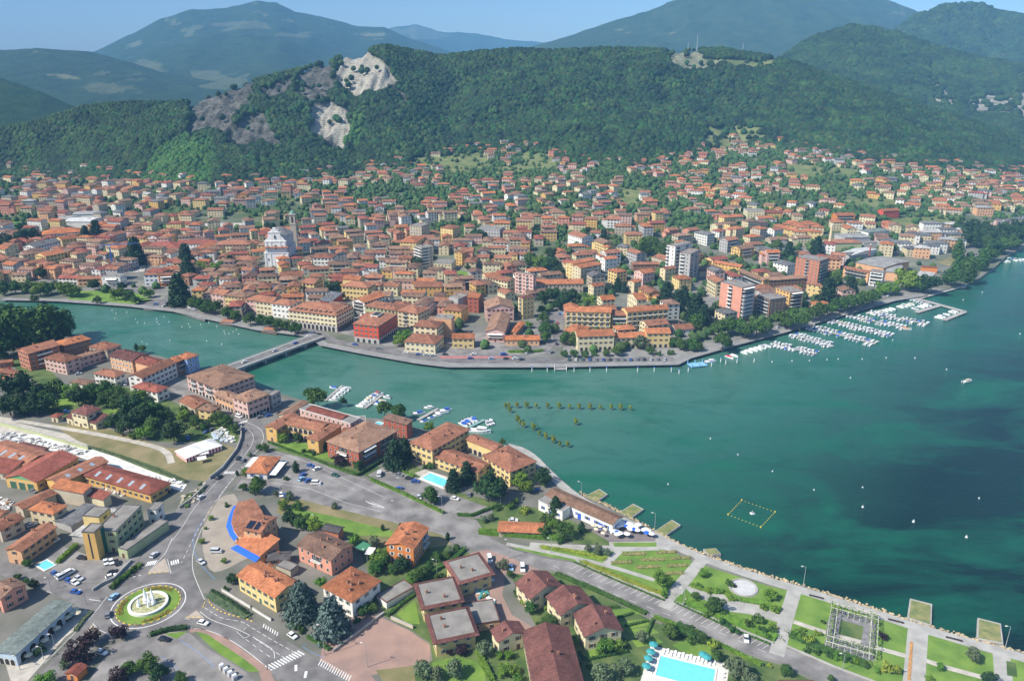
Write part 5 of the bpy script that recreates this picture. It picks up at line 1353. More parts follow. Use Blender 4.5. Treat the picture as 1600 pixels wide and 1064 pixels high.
tw('q',(360,715),(470,735),(590,680),11,'gable','y','yellow','orange',3,'brown','bright yellow house with orange gabled roof on the left of the town','the bright yellow gabled house')
tw('q',(438,512),(850,474),(845,438),8,'hip','x','white','bright',2,'plain','long white school with vivid orange hipped roof on the left','the orange-roofed school','school','school')
tw('q',(575,545),(640,565),(832,550),8,'gable','y','yellow','orange',2,'plain','yellow annex with orange roof in front of the orange-roofed school',None,'school','school')
tw('q',(660,374),(930,374),(930,326),9,'gable','x','white','white',2,'plain','white-roofed sports hall behind the orange-roofed school','the white-roofed sports hall','sports_hall','hall',slope=.1,sides=())
tw('q',(580,345),(700,350),(800,312),7,'gable','x','white','pale',1,'plain','lower pale hall attached to the left of the white-roofed sports hall',None,'sports_hall','hall',slope=.1,sides=())
tw('q',(750,300),(970,295),(975,262),7,'gable','x','white','pale',1,'plain','grey-roofed hall behind the white-roofed sports hall',None,'sports_hall','hall',slope=.1,sides=())
tw('q',(240,630),(360,640),(390,555),10,'gable','y','white','grey',3,'brown','grey-roofed tall white house left of the bright yellow gabled house')
tw('q',(1300,300),(1420,290),(1440,260),8,'hip','x','rose','orange',2,'plain','orange-roofed rose house among trees on the left of the town')
tw('p',(1040,215),(1395,208),(1435,172),11,'hip','x','pale','terracotta',3,'brown','long pale yellow institute with terracotta roof behind white parasols','the pale yellow institute','institute','institute')
tw('p',(280,255),(640,250),(650,190),7,'hip','x','white','red',2,'plain','low broad red-roofed building left of the pale yellow institute',None,'institute','institute')
tw('p',(640,205),(1035,205),(1040,170),8,'gable','x','white','red',2,'plain','long red-roofed wing joining the pale yellow institute',None,'institute','institute')
tw('p',(790,255),(880,262),(935,200),8,'gable','y','white','orange',2,'plain','short gabled wing with orange roof in front of the red-roofed institute wing',None,'institute','institute')
tw('p',(1250,372),(1440,375),(1450,335),7,'hip','x','cream','terracotta',2,'plain','cream house with terracotta roof behind the garden wall near the institute')
tw('p',(640,65),(780,68),(790,48),8,'hip','x','cream','red',2,'plain','cream house with red roof beside the row of round trees on the square')
tw('p',(438,72),(560,78),(580,45),10,'hip','x','cream','terracotta',3,'plain','cream three-storey house with tan roof at the edge of the big square')
# middle of the old town
tw('m',(1000,592),(1125,618),(1195,512),12,'gable','y','white','orange',4,'brown','white balconied house with bright orange roof behind the red palazzo','the orange-roofed balconied house',fine=True,sides=(0,1),bal=((0,.1,
 .9,(1,2,3),1.0,'rail'),))
tw('m',(1130,648),(1450,698),(1530,640),11.5,'hip','x','green','terracotta',3,'brown','broad old roof with many chimneys directly behind the red palazzo',None,chim=7)
tw('b',(870,532),(995,552),(1105,520),13,'hip','x','cream','terracotta',4,'brown','tall cream house with hipped roof right behind the red palazzo','the tall cream house',fine=True,sides=(0,1),bal=((0,.3,.5,(1,2,3),1.0,'rail'),
 ),chim=4)
tw('m',(888,440),(1158,462),(1145,405),12,'hip','x','yellow','terracotta',3,'brown','big plain yellow hall house above the rooftops of the old town','the plain yellow hall',sides=(0,1))
tw('m',(900,370),(1070,382),(1110,345),15,'gable','x','yellow','orange',4,'plain','taller orange-roofed rear part of the plain yellow hall',None,sides=())
tw('m',(1195,545),(1390,548),(1420,500),9,'gable','x','grey','tan',2,'plain','grey-walled house with tan roof beside the orange-roofed balconied house')
tw('m',(475,410),(600,420),(660,370),10,'gable','x','yellow','terracotta',3,'brown','light yellow house with a shallow gable above the old town roofs')
tw('m',(660,590),(770,610),(800,545),10,'pent','x','red','slate',3,'plain','house with blue-grey solar roof behind the arcaded cream palace')
tw('m',(590,150),(790,152),(800,110),11,'hip','x','white','terracotta',3,'brown','pale house with dark windows right of the white church')
tw('m',(480,160),(580,165),(590,120),9,'hip','x','cream','tan',2,'plain','cream house with tan roof touching the churchyard')
tw('b',(5,130),(82,132),(100,105),9,'hip','x','yellow','tan',2,'brown','yellow house with arched ground floor left of the white church',None,arches=((0,.05,.95,3,2.5,3),))
t,f_=tw('b',(915,722),(1102,738),(1160,688),7.5,'hip','x','pale','terracotta',2,'grey','light yellow square house with a light well on the waterfront','the light yellow waterfront house',**FR)
tw('b',(970,627),(1112,638),(1155,600),13,'hip','x','pale','terracotta',4,'brown','tall light yellow house behind the square waterfront house',None,**FR)
tw('n',(330,780),(500,788),(520,745),15,'flat','x','peach','pale',4,'plain','tall plain peach-walled building behind the light yellow houses','the plain peach block',sides=())
tw('n',(510,987),(733,988),(732,935),7.5,'gable','x','yellow','orange',2,'brown','small yellow waterfront house with orange roof and eight windows','the small yellow waterfront house',**FR)
tw('n',(860,912),(1052,918),(1135,740),8.5,'gable','y','pink','tan',2,'red','pink waterfront house with white awnings and long tan roof running inland','the pink waterfront house',fine=True,sides=(0,1),bal=((0,.1,.9,(1,),
 1.6,'awning'),))
tw('n',(865,682),(1150,672),(1130,590),11,'gable','y','pink','tan',3,'red','pink house with dark red shutters behind the pink waterfront house')
tw('n',(1065,1002),(1415,1002),(1412,955),4.6,'gable','x','peach','bright',1,'plain','low waterfront school with vivid orange roof behind a hedge','the low orange-roofed school','school','school',fine=True,sides=(0,1),slope=.25)
tw('n',(1112,925),(1168,930),(1196,815),4.0,'gable','y','peach','bright',1,'plain','narrow arm with vivid orange roof of the low waterfront school',None,'school','school')
tw('n',(1160,302),(1352,334),(1480,345),19,'flat','x','pink','brown',6,'red','pale pink seven-storey apartment block in the centre of town','the pale pink apartment block','apartment_block','apartment block',fine=True,sides=(0,
 1),bal=((0,.2,.35,(1,2,3,4,5),1.2,'rail'),(0,.6,.75,(1,2,3,4,5),1.2,'rail')))
tw('n',(1195,552),(1242,572),(1395,562),18,'hip','y','yellow','maroon',5,'plain','ochre apartment block with dark plum roof beside the orange-roofed school','the plum-roofed ochre block','apartment_block','apartment block',
 fine=True,sides=(0,1),bal=((0,.2,.8,(1,2,3,4),1.0,'rail'),),slope=.2)
tw('n',(420,690),(602,706),(640,640),11,'hip','x','ochre','terracotta',3,'plain','vivid ochre house with tan hipped roof behind the peach block','the vivid ochre house')
tw('n',(868,348),(1082,398),(1150,360),10,'gable','x','pale','terracotta',3,'brown','long pale yellow house with rows of windows left of the pink block',None,sides=(0,1))
tw('n',(840,218),(1010,220),(1065,196),11,'hip','x','pale','brown',3,'plain','pale yellow apartment house with brown roof behind the lawn')
tw('n',(118,452),(400,448),(410,400),9,'gable','x','ochre','terracotta',2,'plain','long ochre hall with a dark window band in the old town')
tw('n',(315,208),(500,215),(545,165),8,'flat','x','cream','greengrey',2,'plain','modern grey flat-roofed school wing left of the round lawn','the modern grey school','school','school')
tw('n',(540,95),(610,105),(650,40),13,'gable','y','ochre','terracotta',4,'plain','ochre apartment house beside the plum-coloured gable')
tw('n',(608,85),(722,85),(725,50),13,'gable','x','rose','terracotta',4,'plain','plum-coloured gabled apartment house beside the ochre one')
tw('n',(670,560),(780,570),(800,520),13,'gable','x','brick','orange',4,'plain','dark red-walled house with orange roof among grey roofs')
tw('n',(475,560),(570,580),(660,540),12,'flat','x','grey','pale',4,'plain','blank grey building with flat terraces in the old town',None,sides=())
tw('b',(975,135),(1018,150),(1046,122),21,'flat','x','beige','pale',7,'plain','slim round-cornered tower block with white balconies amid the town','the slim tower block','tower_block','tower block',fine=True,sides=(0,1),bal=((0,
 .0,1,(1,2,3,4,5,6),1.2,'solid'),(1,.0,.6,(1,2,3,4,5,6),1.2,'solid')))
tw('b',(945,10),(1018,15),(1025,-10),20,'flat','x','beige','brown',6,'plain','brown-grey tower block standing behind the slim balconied tower',None,'tower_block','tower block')
tw('b',(885,110),(985,112),(1000,70),13,'hip','x','yellow','orange',4,'plain','ochre yellow apartment house with a bright orange pyramid roof')
tw('b',(1135,20),(1210,30),(1240,10),15,'hip','x','yellow','terracotta',5,'plain','yellow tower-like house with terracotta roof near the top of the town')
tw('b',(1358,25),(1500,35),(1540,15),14,'flat','x','grey','pale',4,'plain','grey concrete apartment block near the top of the town',None,'apartment_block','apartment block')
# chapel tower
p=on_land(*cp('m',(1150,440)));t=empty('chapel',(p[0],p[1],p[2]),.1,'small white baroque chapel front rising among brown roofs','chapel');LANDMARKS .append((p[0],p[1],'the small white chapel'))
part(t,'wall',WALLS['white'],lambda b:(b .box(-3,3,-2,3,-2,13),b .box(-2,2,-1.8,2,13,15)))
part(t,'window',M_dark,lambda b:(b .box(-.7,.7,-2.06,-2,7,11)))
part(t,'roof',ROOFS['grey'],lambda b:roof_geo(b,4.4,4.2,15,'hip','x',.5,.3))
# east quarter
APB=dict(name='apartment_block',cat='apartment block')
BF=dict(fine=True,sides=(0,1))
tw('o',(160,838),(628,852),(618,800),15,'gable','x','yellow','orange',4,'plain','left of the two long loggia blocks behind the lakeside trees','the loggia blocks',bal=tuple((0,k/8+.012,(k+1)/8-.02,(0,1,2,3),1.1,'rail')for k in range(8)),
 **APB,**BF)
tw('o',(640,880),(812,880),(790,835),12,'gable','x','yellow','terracotta',4,'green','lower linking block between the two long loggia blocks',None,bal=((0,.05,.95,(3,),1.6,'solid'),(0,.05,.95,(1,2),1.2,'rail')),**APB,**BF)
tw('o',(800,848),(1228,812),(1200,765),15,'gable','x','yellow','orange',4,'plain','right of the two long loggia blocks, with green sun blinds',None,bal=tuple((0,k/8+.012,(k+1)/8-.02,(0,1,2,3),1.1,'rail')for k in range(8)),
 **APB,**BF)
tw('o',(805,655),(900,720),(1090,770),12,'gable','y','pale','orange',3,'plain','rear arm with orange roof joined to the right loggia block',None,**APB)
tw('d',(320,655),(425,672),(440,625),8,'hip','x','pale','orange',2,'brown','low orange-roofed wing at the street corner by the round trees',None,**BF)
tw('d',(405,692),(630,684),(615,645),11,'gable','x','pale','orange',3,'brown','pale arcaded lakeside house with orange roof behind clipped trees','the pale arcaded lakeside house',arches=((0,.05,.95,7,2,2.6),),nowin=((0,0),
 ),doors=False,**BF)
tw('d',(635,700),(835,694),(825,662),8,'gable','x','pale','orange',2,'brown','middle lower house of the pale lakeside row',None,arches=((0,.05,.95,6,2,2.6),),nowin=((0,0),),doors=False,**BF)
tw('d',(830,672),(975,670),(965,637),11,'gable','x','yellow','orange',3,'brown','right-hand yellow house of the pale lakeside row',None,arches=((0,.05,.95,4,2,2.6),),nowin=((0,0),),doors=False,**BF)
tw('d',(970,618),(1010,650),(1095,625),5,'gable','y','white','terracotta',1,'plain','low hall with terracotta roof beside the blue court cover',None,name='hall',cat='hall')
tw('o',(228,360),(316,390),(592,366),16,'gable','y','cream','orange',5,'plain','nearer of the two cream apartment bars with bright orange roofs','the cream apartment bars',bal=((1,.3,.5,(1,2,3,4),1.2,'solid'),(1,.6,.8,(1,
 2,3,4),1.2,'solid')),slope=.2,**APB,**BF)
tw('o',(163,332),(236,352),(512,306),16,'gable','y','yellow','orange',5,'plain','farther of the two cream apartment bars with bright orange roofs',None,slope=.2,**APB,**BF)
tw('o',(-140,560),(342,548),(330,500),9,'gable','x','beige','orange',2,'plain','long low orange-roofed building right of the pale pink block',None)
tw('o',(395,556),(450,582),(595,578),10,'gable','y','cream','orange',3,'plain','cream house with steep orange roof and a blank white gable')
tw('o',(600,402),(690,437),(820,428),12,'hip','y','yellow','orange',4,'brown','yellow house with orange hipped roof between tall conifers and bars')
tw('o',(805,522),(872,542),(992,536),10,'gable','y','cream','orange',3,'plain','cream house with low orange roof below the pink and green house')
tw('o',(872,412),(965,448),(1105,436),12,'gable','y','pink','orange',3,'plain','pink house with a mint green side under an orange roof','the pink and mint house')
tw('o',(860,352),(1130,350),(1175,325),8,'gable','x','brown','terracotta',2,'plain','long brown-walled house with broad terracotta roof by the big trees')
tw('o',(1140,385),(1195,405),(1330,396),11,'gable','y','cream','terracotta',3,'plain','cream house in front of the white tower block')
tw('o',(1265,470),(1340,510),(1470,500),12,'hip','y','yellow','orange',4,'plain','yellow house with orange roof among firs before the tower blocks')
tw('o',(520,275),(570,300),(712,292),12,'gable','y','white','orange',3,'plain','white-gabled house with orange roof behind the cream bars')
tw('o',(540,165),(600,175),(665,168),13,'hip','x','yellow','orange',4,'plain','narrow yellow house with orange roof beside grey-roofed villas')
tw('o',(690,165),(800,175),(855,150),9,'hip','x','cream','grey',3,'plain','cream villa with grey hipped roof beside the big round trees')
tw('o',(785,45),(960,45),(965,15),12,'hip','x','yellow','terracotta',4,'plain','yellow apartment house with small balconies above the villas')
tw('d',(345,55),(430,85),(465,60),12,'gable','x','white','terracotta',3,'plain','stepped white apartment house with terracotta roof')
tw('d',(955,128),(1006,140),(1170,128),30,'flat','y','white','brown',9,'plain','white nine-storey tower block with brown roof edge','the white tower block','tower_block','tower block',bal=((0,.0,.3,tuple(range(1,9)),1.2,'solid'),
 (1,.1,.3,tuple(range(1,9)),1.0,'rail'),(1,.6,.8,tuple(range(1,9)),1.0,'rail')),**BF)
tw('d',(1033,175),(1100,186),(1250,172),27,'flat','y','grey','terracotta',8,'plain','grey eight-storey tower block with orange roof edge',None,'tower_block','tower block',bal=((0,.1,.5,tuple(range(1,8)),1.2,'solid'),(1,.15,
 .35,tuple(range(1,8)),1.0,'rail'),(1,.6,.8,tuple(range(1,8)),1.0,'rail')),**BF)
tw('t',(284,428),(636,532),(905,500),28,'flat','x','rose','slate',9,'plain','salmon pink lakeside tower block with stacked white balconies','the salmon tower block','tower_block','tower block',bal=((0,.38,.58,tuple(range(1,
 9)),1.3,'solid'),(1,.04,.9,tuple(range(1,9)),1.6,'mixed')),nowin=((0,None),),**BF)
tw('t',(890,650),(1100,730),(1225,640),17,'flat','x','brown','slate',6,'plain','dark brown balconied block in the shade right of the salmon tower',None,bal=((0,.05,.95,(1,2,3,4,5),1.4,'rail'),),**APB,**BF)
tw('t',(1200,530),(1430,612),(1600,560),18,'flat','x','ochre','terracotta',6,'red','orange-yellow lakeside block with a roof terrace','the orange-yellow lakeside block',bal=((1,.1,.9,(1,2,3,4,5),1.4,'mixed'),),**APB,**BF)
tw('t',(575,222),(985,408),(1060,385),10,'gable','x','ochre','tan',3,'plain','long ochre terrace block with tan roof behind the salmon tower',None,bal=((0,.05,.95,(1,2),1.4,'mixed'),),**APB)
tw('r',(80,918),(525,892),(505,858),10,'gable','x','brown','tan',3,'plain','long dark terrace with tan roof curving toward the brick tower',None,**APB)
tw('t',(165,95),(600,180),(650,150),9,'gable','x','ochre','orange',3,'plain','ochre balconied terrace with orange roof behind the curved block',None,**APB)
tw('r',(430,672),(672,722),(825,698),27,'flat','x','brickface','terracotta',9,'plain','brick tower block with yellow top edge behind the lakeside trees','the brick tower block','tower_block','tower block',bal=((0,.42,.55,
 tuple(range(1,9)),1.0,'rail'),(1,.1,.9,tuple(range(1,9)),1.0,'rail')),**BF)
tw('r',(540,950),(700,975),(880,992),11,'hip','x','yellow','terracotta',3,'plain','yellow apartment house with terracotta roof in front of the brick tower',None,**APB)
tw('r',(190,722),(340,764),(432,742),10,'hip','y','white','slate',3,'plain','white apartment house with slate grey roof left of the brick tower',None,**APB)
tw('r',(920,780),(1180,838),(1215,825),10,'gable','x','peach','terracotta',3,'plain','long peach apartment row beside the old factory',None,bal=((0,.1,.9,(1,2),1.2,'mixed'),),**APB)
tw('r',(1195,828),(1332,846),(1452,832),13,'flat','x','white','slate',4,'plain','white four-storey block with dark flat roof near the marina trees','the white block by the marina',bal=((0,.05,.95,(1,2,3),1.2,'solid'),),**APB)
FC=dict(name='factory_hall',cat='factory',sides=(),chim=0)
tw('r',(1050,720),(1335,790),(1600,720),9,'gable','x','peach','pale',2,'plain','vast pale-roofed factory hall with peach end wall','the vast factory hall',slope=.06,**FC)
tw('s',(160,695),(300,712),(545,655),8,'gable','y','peach','pale',2,'plain','pale-roofed factory hall nearest the lakeside trees',None,slope=.08,**FC)
tw('s',(480,735),(630,755),(795,725),8,'gable','y','grey','pale',2,'plain','grey-walled factory hall beside the poplars',None,slope=.08,**FC)
tw('s',(540,640),(700,650),(820,650),6,'gable','x','orange','terracotta',1,'plain','small orange-walled works building near the poplars',None,slope=.1,**FC)
tw('r',(895,625),(1010,655),(1290,600),8,'gable','x','white','white',2,'plain','white-roofed factory hall behind the vast hall',None,slope=.06,**FC)
tw('r',(980,660),(1180,640),(1550,655),8,'gable','x','grey','grey',2,'plain','dark sawtooth factory hall in the middle of the works',None,slope=.12,**FC)
tw('r',(785,525),(1112,528),(1060,478),9,'hip','x','green','terracotta',2,'plain','green-walled hall with broad terracotta roof by the pale chimney',None,slope=.2,**FC)
tw('r',(1130,530),(1270,530),(1290,500),8,'flat','x','grey','slate',2,'plain','slate-roofed works office between terracotta halls',None,**FC)
tw('r',(935,470),(1200,470),(1300,415),8,'gable','x','grey','pale',2,'plain','low pale-roofed depot behind the terracotta halls',None,slope=.06,**FC)
tw('r',(1180,420),(1400,400),(1430,350),6,'gable','x','white','greengrey',1,'plain','broad green-grey greenhouse roof above the works',None,slope=.05,**FC)
tw('r',(850,245),(1040,245),(1050,215),9,'gable','x','orange','orange',3,'plain','bright orange-red terrace of houses above the works',None,bal=((0,.1,.9,(1,2),1.2,'rail'),))
tw('r',(1335,195),(1500,190),(1505,165),10,'gable','x','red','orange',3,'plain','orange-red house standing above the brown field')
tw('r',(-80,200),(100,200),(110,165),12,'flat','x','pale','pale',4,'plain','pale yellow apartment block at the foot of the slope',None,**APB)
tw('r',(100,215),(290,215),(300,190),9,'gable','x','ochre','red',3,'plain','row of ochre houses with red roof beside the pale apartment block',None,**APB)
# little estates: white boxes and orange-roofed houses
def small(c,px,py,w,d,h,rot,wall,tiles,floors,desc,shut='plain',roof='hip'):
 p=on_land(*cp(c,(px,py)))
 t,f=bld('town_house',None,'house',roof=roof,wall=wall,tiles=tiles,floors=floors,shut=shut,town=True,fine=False,sides=(0,1),chim=1,fr=(p[0],p[1],p[2],rot,w,d),h=h,group='houses of the town')
 register(t,desc,p[0],p[1],'house')
for k,(x,y)in enumerate([(190,455),(310,490),(450,530),(520,545),(600,500),(660,490),(720,480),(790,455),(860,440),(420,400),(520,385),(610,375),(690,370),(780,345),(860,380),(950,350),(990,330),(610,280),(760,280),(840,290),
 (1330,300),(1440,250),(1560,215),(1160,110)]):
 small('s',x,y,15+k%3*3,11,9+k%2*2,-.35+.15*(k%3),('white','white','cream','peach')[k%4],('slate','grey','slate','pale')[k%4],3,('white modern house with slate-grey roof','white modern house with grey roof','cream modern house with slate-grey roof',
 'peach modern house with pale roof')[k%4])
LANDMARKS .append((*on_land(*cp('s',(620,400)))[:2],'the white modern estate'))
for k,(x,y)in enumerate([(250,420),(310,440),(380,455),(450,480),(340,400),(420,410),(490,400),(540,385),(590,400),(640,430),(560,470),(620,480),(480,430),(380,380)]):
 small('r',x,y,13,10,8,-.3,'yellow' if k%3 else 'cream','orange',2,'yellow estate house with bright orange roof' if k%3 else 'cream estate house with bright orange roof')
LANDMARKS .append((*on_land(*cp('r',(450,430)))[:2],'the orange-roofed estate'))
# villa with turret by the lake, factory chimneys, antenna masts, church
p=on_land(*cp('s',(1320,300)));t=empty('villa',p,0,'pale stone lakeside villa with corner turrets among dark trees','villa');LANDMARKS .append((p[0],p[1],'the turreted villa'))
part(t,'wall',WALLS['pink'],lambda b:(b .box(-7,7,-6,6,-3,12),b .box(-9,-6,-7,-3,-3,17),b .box(5,8.5,-7,-3,-3,15)))
part(t,'roof',ROOFS['grey'],lambda b:roof_geo(b,14,12,12,'hip','x',.7,.3))
part(t,'turret_roof',ROOFS['grey'],lambda b:(b .tube((-7.5,-5,17),(-7.5,-5,21),2.4,.05,4),b .tube((6.7,-5,15),(6.7,-5,19),2.6,.05,4)))
for(x,z)in((-3.5,2),(0,2),(3.5,2),(-3.5,7),(0,7),(3.5,7)):link('window',win_mesh('plain',1.2,2.2),t,(x,-6,z),0)
def chimney(px,py,h,r,m,label):
 p=on_land(px,py);t=empty('factory_chimney',p,0,label,'chimney');part(t,'shaft',m,lambda b:b .tube((0,0,-2),(0,0,h),r,r*.7,12));part(t,'rim',M_frame,lambda b:b .tube((0,0,h-.8),(0,0,h+.3),r*.85,r*.85,12))
chimney(*cp('r',(756,655)),32,1.7,WALLS['cream'],'tall pale factory chimney behind the brick tower block')
chimney(*cp('r',(1178,700)),16,.9,WALLS['brick'],'dark red brick chimney rising from the vast factory hall')
p=on_land(*cp('b',(135,262)));t=empty('church',(p[0],p[1],p[2]),.06,'big white baroque church with stepped gable front and grey drum','church');LANDMARKS .append((p[0],p[1],'the white church'))
wh=mat('church_white',(0.76,0.76,0.74),0.85,0.05,0.3)
part(t,'facade',wh,lambda b:(b .box(-12,12,-1,2,-3,14),b .box(-12.4,12.4,-1.4,2.2,13.6,14.6),b .box(-10.5,10.5,-.8,2,14.6,26),b .box(-10.9,10.9,-1.2,2.2,25.4,26.2),b .box(-5.5,5.5,-.6,1.8,26.2,35),b .box(-6,6,-1,2,34.4,35.2),
 b .box(-3.6,3.6,-.6,1.6,35.2,37.4),b .box(-1.6,1.6,-.6,1.4,37.4,39.5),b .face([(-10.5,-.5,26.2),(-5.5,-.5,26.2),(-5.5,-.5,32)]),b .face([(5.5,-.5,26.2),(10.5,-.5,26.2),(5.5,-.5,32)])))
for x in(-11,-6,6,11):part(t,'pilaster',wh,lambda b:(b .box(x-.7,x+.7,-1.35,-.9,0,13.6)))
for x in(-9,-4.5,4.5,9):part(t,'pilaster',wh,lambda b:(b .box(x-.6,x+.6,-1.15,-.7,14.6,25.4)))
part(t,'door',M_dark,lambda b:(b .box(-1.6,1.6,-1.1,-1,0,6)))
for(x,z,w_,h_)in((0,18,1.8,4),(-7,18.5,1.1,2.8),(7,18.5,1.1,2.8),(-8,6,1.1,2.6),(8,6,1.1,2.6),(0,28.5,1.2,3.6)):part(t,'window',M_glass,lambda b:b .box(x-w_/2,x+w_/2,-1.12,-.5,z,z+h_))
gw=mat('church_grey',(0.47,0.47,0.48),0.9,0.08,0.3)
part(t,'nave',gw,lambda b:b .box(-10,14,2.2,26,-3,20))
part(t,'nave_roof',ROOFS['terracotta'],lambda b:[b .v .extend([]),roof_geo(b,24,6,20,'gable','x',.3,.4)])
def drum(b):
 c=[(2+12.5*math .cos(PI/8+k*PI/4),16+12.5*math .sin(PI/8+k*PI/4))for k in range(8)]
 b .prism(c,19,31)
part(t,'drum',gw,drum)
part(t,'drum_roof',ROOFS['grey'],lambda b:b .tube((2,16,31),(2,16,37),13.4,2.0,8))
p=on_land(*cp('b',(247,190)));t=empty('bell_tower',p,.06,'grey square bell tower with a green cap right of the white church','bell tower')
part(t,'shaft',WALLS['beige'],lambda b:b .box(-3,3,-3,3,-3,33));part(t,'belfry',WALLS['beige'],lambda b:(b .box(-3.4,3.4,-3.4,3.4,33,33.8,bottom=True),b .box(-2.9,2.9,-2.9,2.9,33.8,43),b .box(-3.5,3.5,-3.5,3.5,43,44,bottom=True)))
for(x,y,r_)in((0,-2.92,0),(2.92,0,PI/2)):part(t,'arch',[M_frame,M_dark],lambda b:b .box(-1,1,-.05,.02,35,41,1),loc=(x,y,0),rz=r_)
part(t,'cap',mat('copper_green',(0.2,0.36,0.31),0.7),lambda b:(b .tube((0,0,44),(0,0,46),2.6,2.2,8),b .tube((0,0,46),(0,0,48),1.4,.2,8)))
def mast(px,py,Y,h,label,w=1.6):
 x,y,_=at_y(px,py,Y);z=float(land_z(x,y));t=empty('radio_mast',(x,y,z),0,label,'radio mast')
 def lat(b):
  for k in range(3):a=k*2.094;b .tube((math .cos(a)*w,math .sin(a)*w,0),(math .cos(a)*.3,math .sin(a)*.3,h),.22,.12,4)
  for q in range(10):z_=h*q/10;s=w+(.3-w)*q/10;b .box(-s,s,-.1,.1,z_,z_+.25)
 part(t,'lattice',mat('mast_paint',(.6,.6,.62),.7),lat)
 part(t,'antenna',mat('mast_paint',(.6,.6,.6)),lambda b:b .tube((0,0,h),(0,0,h+h*.2),.3,.1,5))
mast(1089,76,1895,32,'tall lattice radio mast on the wooded ridge, the larger of the close pair')
mast(1075,77,1890,18,'short radio mast just left of the tall one on the ridge')
mast(1160,84,1870,20,'separate slender radio mast farther right along the ridge')
for(px,py,hh,lb)in((1127,388,26,'thin white floodlight pole behind the tower blocks'),(430,400,5,None)):
 if lb:p=on_land(px,py);t=empty('floodlight_pole',p,0,lb,'pole');part(t,'pole',M_metal,lambda b:b .tube((0,0,0),(0,0,hh),.5,.3,6));part(t,'lamp_bar',M_metal,lambda b:b .box(-1.2,1.2,-.3,.3,hh,hh+.8))
 # excavation and tower crane
p=on_land(*cp('q',(1180,880)));t=empty('tower_crane',p,0.3,'blue tower crane standing over the excavation beside the river','crane');mb=mat('crane_blue',(.05,.16,.5),.6)
LANDMARKS .append((p[0],p[1],'the blue crane'))
part(t,'mast',mb,lambda b:(b .box(-.6,.6,-.6,.6,0,26)));part(t,'jib',mb,lambda b:b .tube((-9,0,25),(26,0,26),.5,.35,4));part(t,'cab',M_frame,lambda b:b .box(-1,1,-1.6,-.6,23,25));part(t,'counterweight',WALLS['grey'],lambda b:b .box(-9,
 -6.5,-.9,.9,22.6,25,bottom=True))
def land_patch(name,c,pts,m,lift=.25):
 b=MB()
 P=[on_land(*q)for q in cp(c,*pts)];n=14
 X=[sum(q[i]for q in P)/len(P)for i in(0,1)]
 pl=ccw([q[:2]for q in P])
 b .prism(pl,min(float(land_z(*q))for q in pl)-1,max(float(land_z(*q))for q in pl)+lift);return b .build(name,m,kind='structure')
land_patch('building_site','q',((870,870),(1180,780),(1540,790),(1500,900),(1040,925),(880,940)),M_gravel)
land_patch('square','p',((560,60),(700,10),(1330,-10),(1330,10),(1200,60),(900,80)),M_gravel,.1)
land_patch('courtyard','p',((890,380),(1030,310),(1180,320),(1140,400),(1000,412)),M_gravel,.1)
land_patch('sports_field','q',((-60,425),(-60,365),(330,355),(300,420)),M_lawn,.1)
land_patch('round_lawn','n',((540,300),(600,285),(740,330),(730,355),(600,355)),M_lawn,.2)
land_patch('white_yard','b',((280,0),(420,0),(440,-40),(300,-50)),M_gravel,.1)
land_patch('poplar_meadow','s',((690,600),(870,530),(900,560),(830,640)),M_dry,.2)
land_patch('blue_court','o',((1215,820),(1240,812),(1330,880),(1270,892)),mat('court_blue',(0.05,.25,.65),.8),.3)
# ------------------------------------------------------------------ the rest of the town, street by street
def fp_hash():
 H={}
 for f in FOOTPRINTS:
  x,y,a,b_=f[:4]
  H .setdefault((int(x//40),int(y//40)),[]).append(f)
 return H
HSH=fp_hash()
def fits(x,y,r,margin=0.5):
 i,j=int(x//40),int(y//40)
 for a in(-1,0,1):
  for c in(-1,0,1):
   for f in HSH .get((i+a,j+c),()):
    dx,dy=x-f[0],y-f[1]
    cs,sn=math .cos(-f[4]),math .sin(-f[4]);u,v=dx*cs-dy*sn,dx*sn+dy*cs
    ex,ey=max(abs(u)-f[2],0),max(abs(v)-f[3],0)
    if ex*ex+ey*ey<(r+margin)**2:return False
 return True
def occupy(x,y,a,b_,rz):
 f=(x,y,a,b_,rz);FOOTPRINTS .append(f);HSH .setdefault((int(x//40),int(y//40)),[]).append(f)
KEEP_CLEAR=[[(0,440),(200,440),(300,460),(300,500),(0,480)],[(100,440),(290,440),(330,490),(200,480)],[(520,505),(640,540),(640,560),(520,545)],[(858,440),(885,440),(892,560),(850,560)],[(790,480),(850,475),(860,520),(780,
 520)],[(1070,470),(1130,470),(1130,560),(1060,560)],[(1040,440),(1110,440),(1110,500),(1000,480)],[(1500,330),(1640,330),(1640,420),(1480,450)],[(1440,330),(1500,340),(1500,375),(1380,360)],[(1360,405),(1510,395),(1500,460),
 (1330,470)],[(300,340),(420,335),(420,356),(300,360)],[(0,335),(60,335),(60,360),(0,360)],[(940,380),(1040,365),(1050,400),(960,410)],[(640,395),(700,400),(760,436),(700,440)],[(820,385),(870,385),(880,430),(830,430)],[(840,
 440),(880,440),(880,490),(845,490)],[(690,250),(780,250),(780,285),(700,290)],[(800,240),(870,240),(860,280),(800,280)],[(1280,260),(1350,262),(1340,285),(1280,285)],[(0,270),(16,270),(16,320),(0,320)],[(415,400),(440,400),
 (440,430),(400,430)]]
KEEP_CLEAR .append([(560,548),(560,522),(660,520),(700,520),(735,505),(755,470),(850,470),(895,560),(650,565)])
R=random .Random(5)
houses=[]
cand=[]
for iy in range(0,190):
 for ix in range(-190,190):
  x,y=ix*7.0+R .uniform(-2.5,2.5),480+iy*7.0+R .uniform(-2.5,2.5)
  u=x/y
  if abs(u)>.80 or y<shore_y(u)+26:continue
  yf=np .interp(u,FU,FY)
  if y>yf+30:continue
  cand .append((x,y,(y-shore_y(u))/(yf-shore_y(u))))
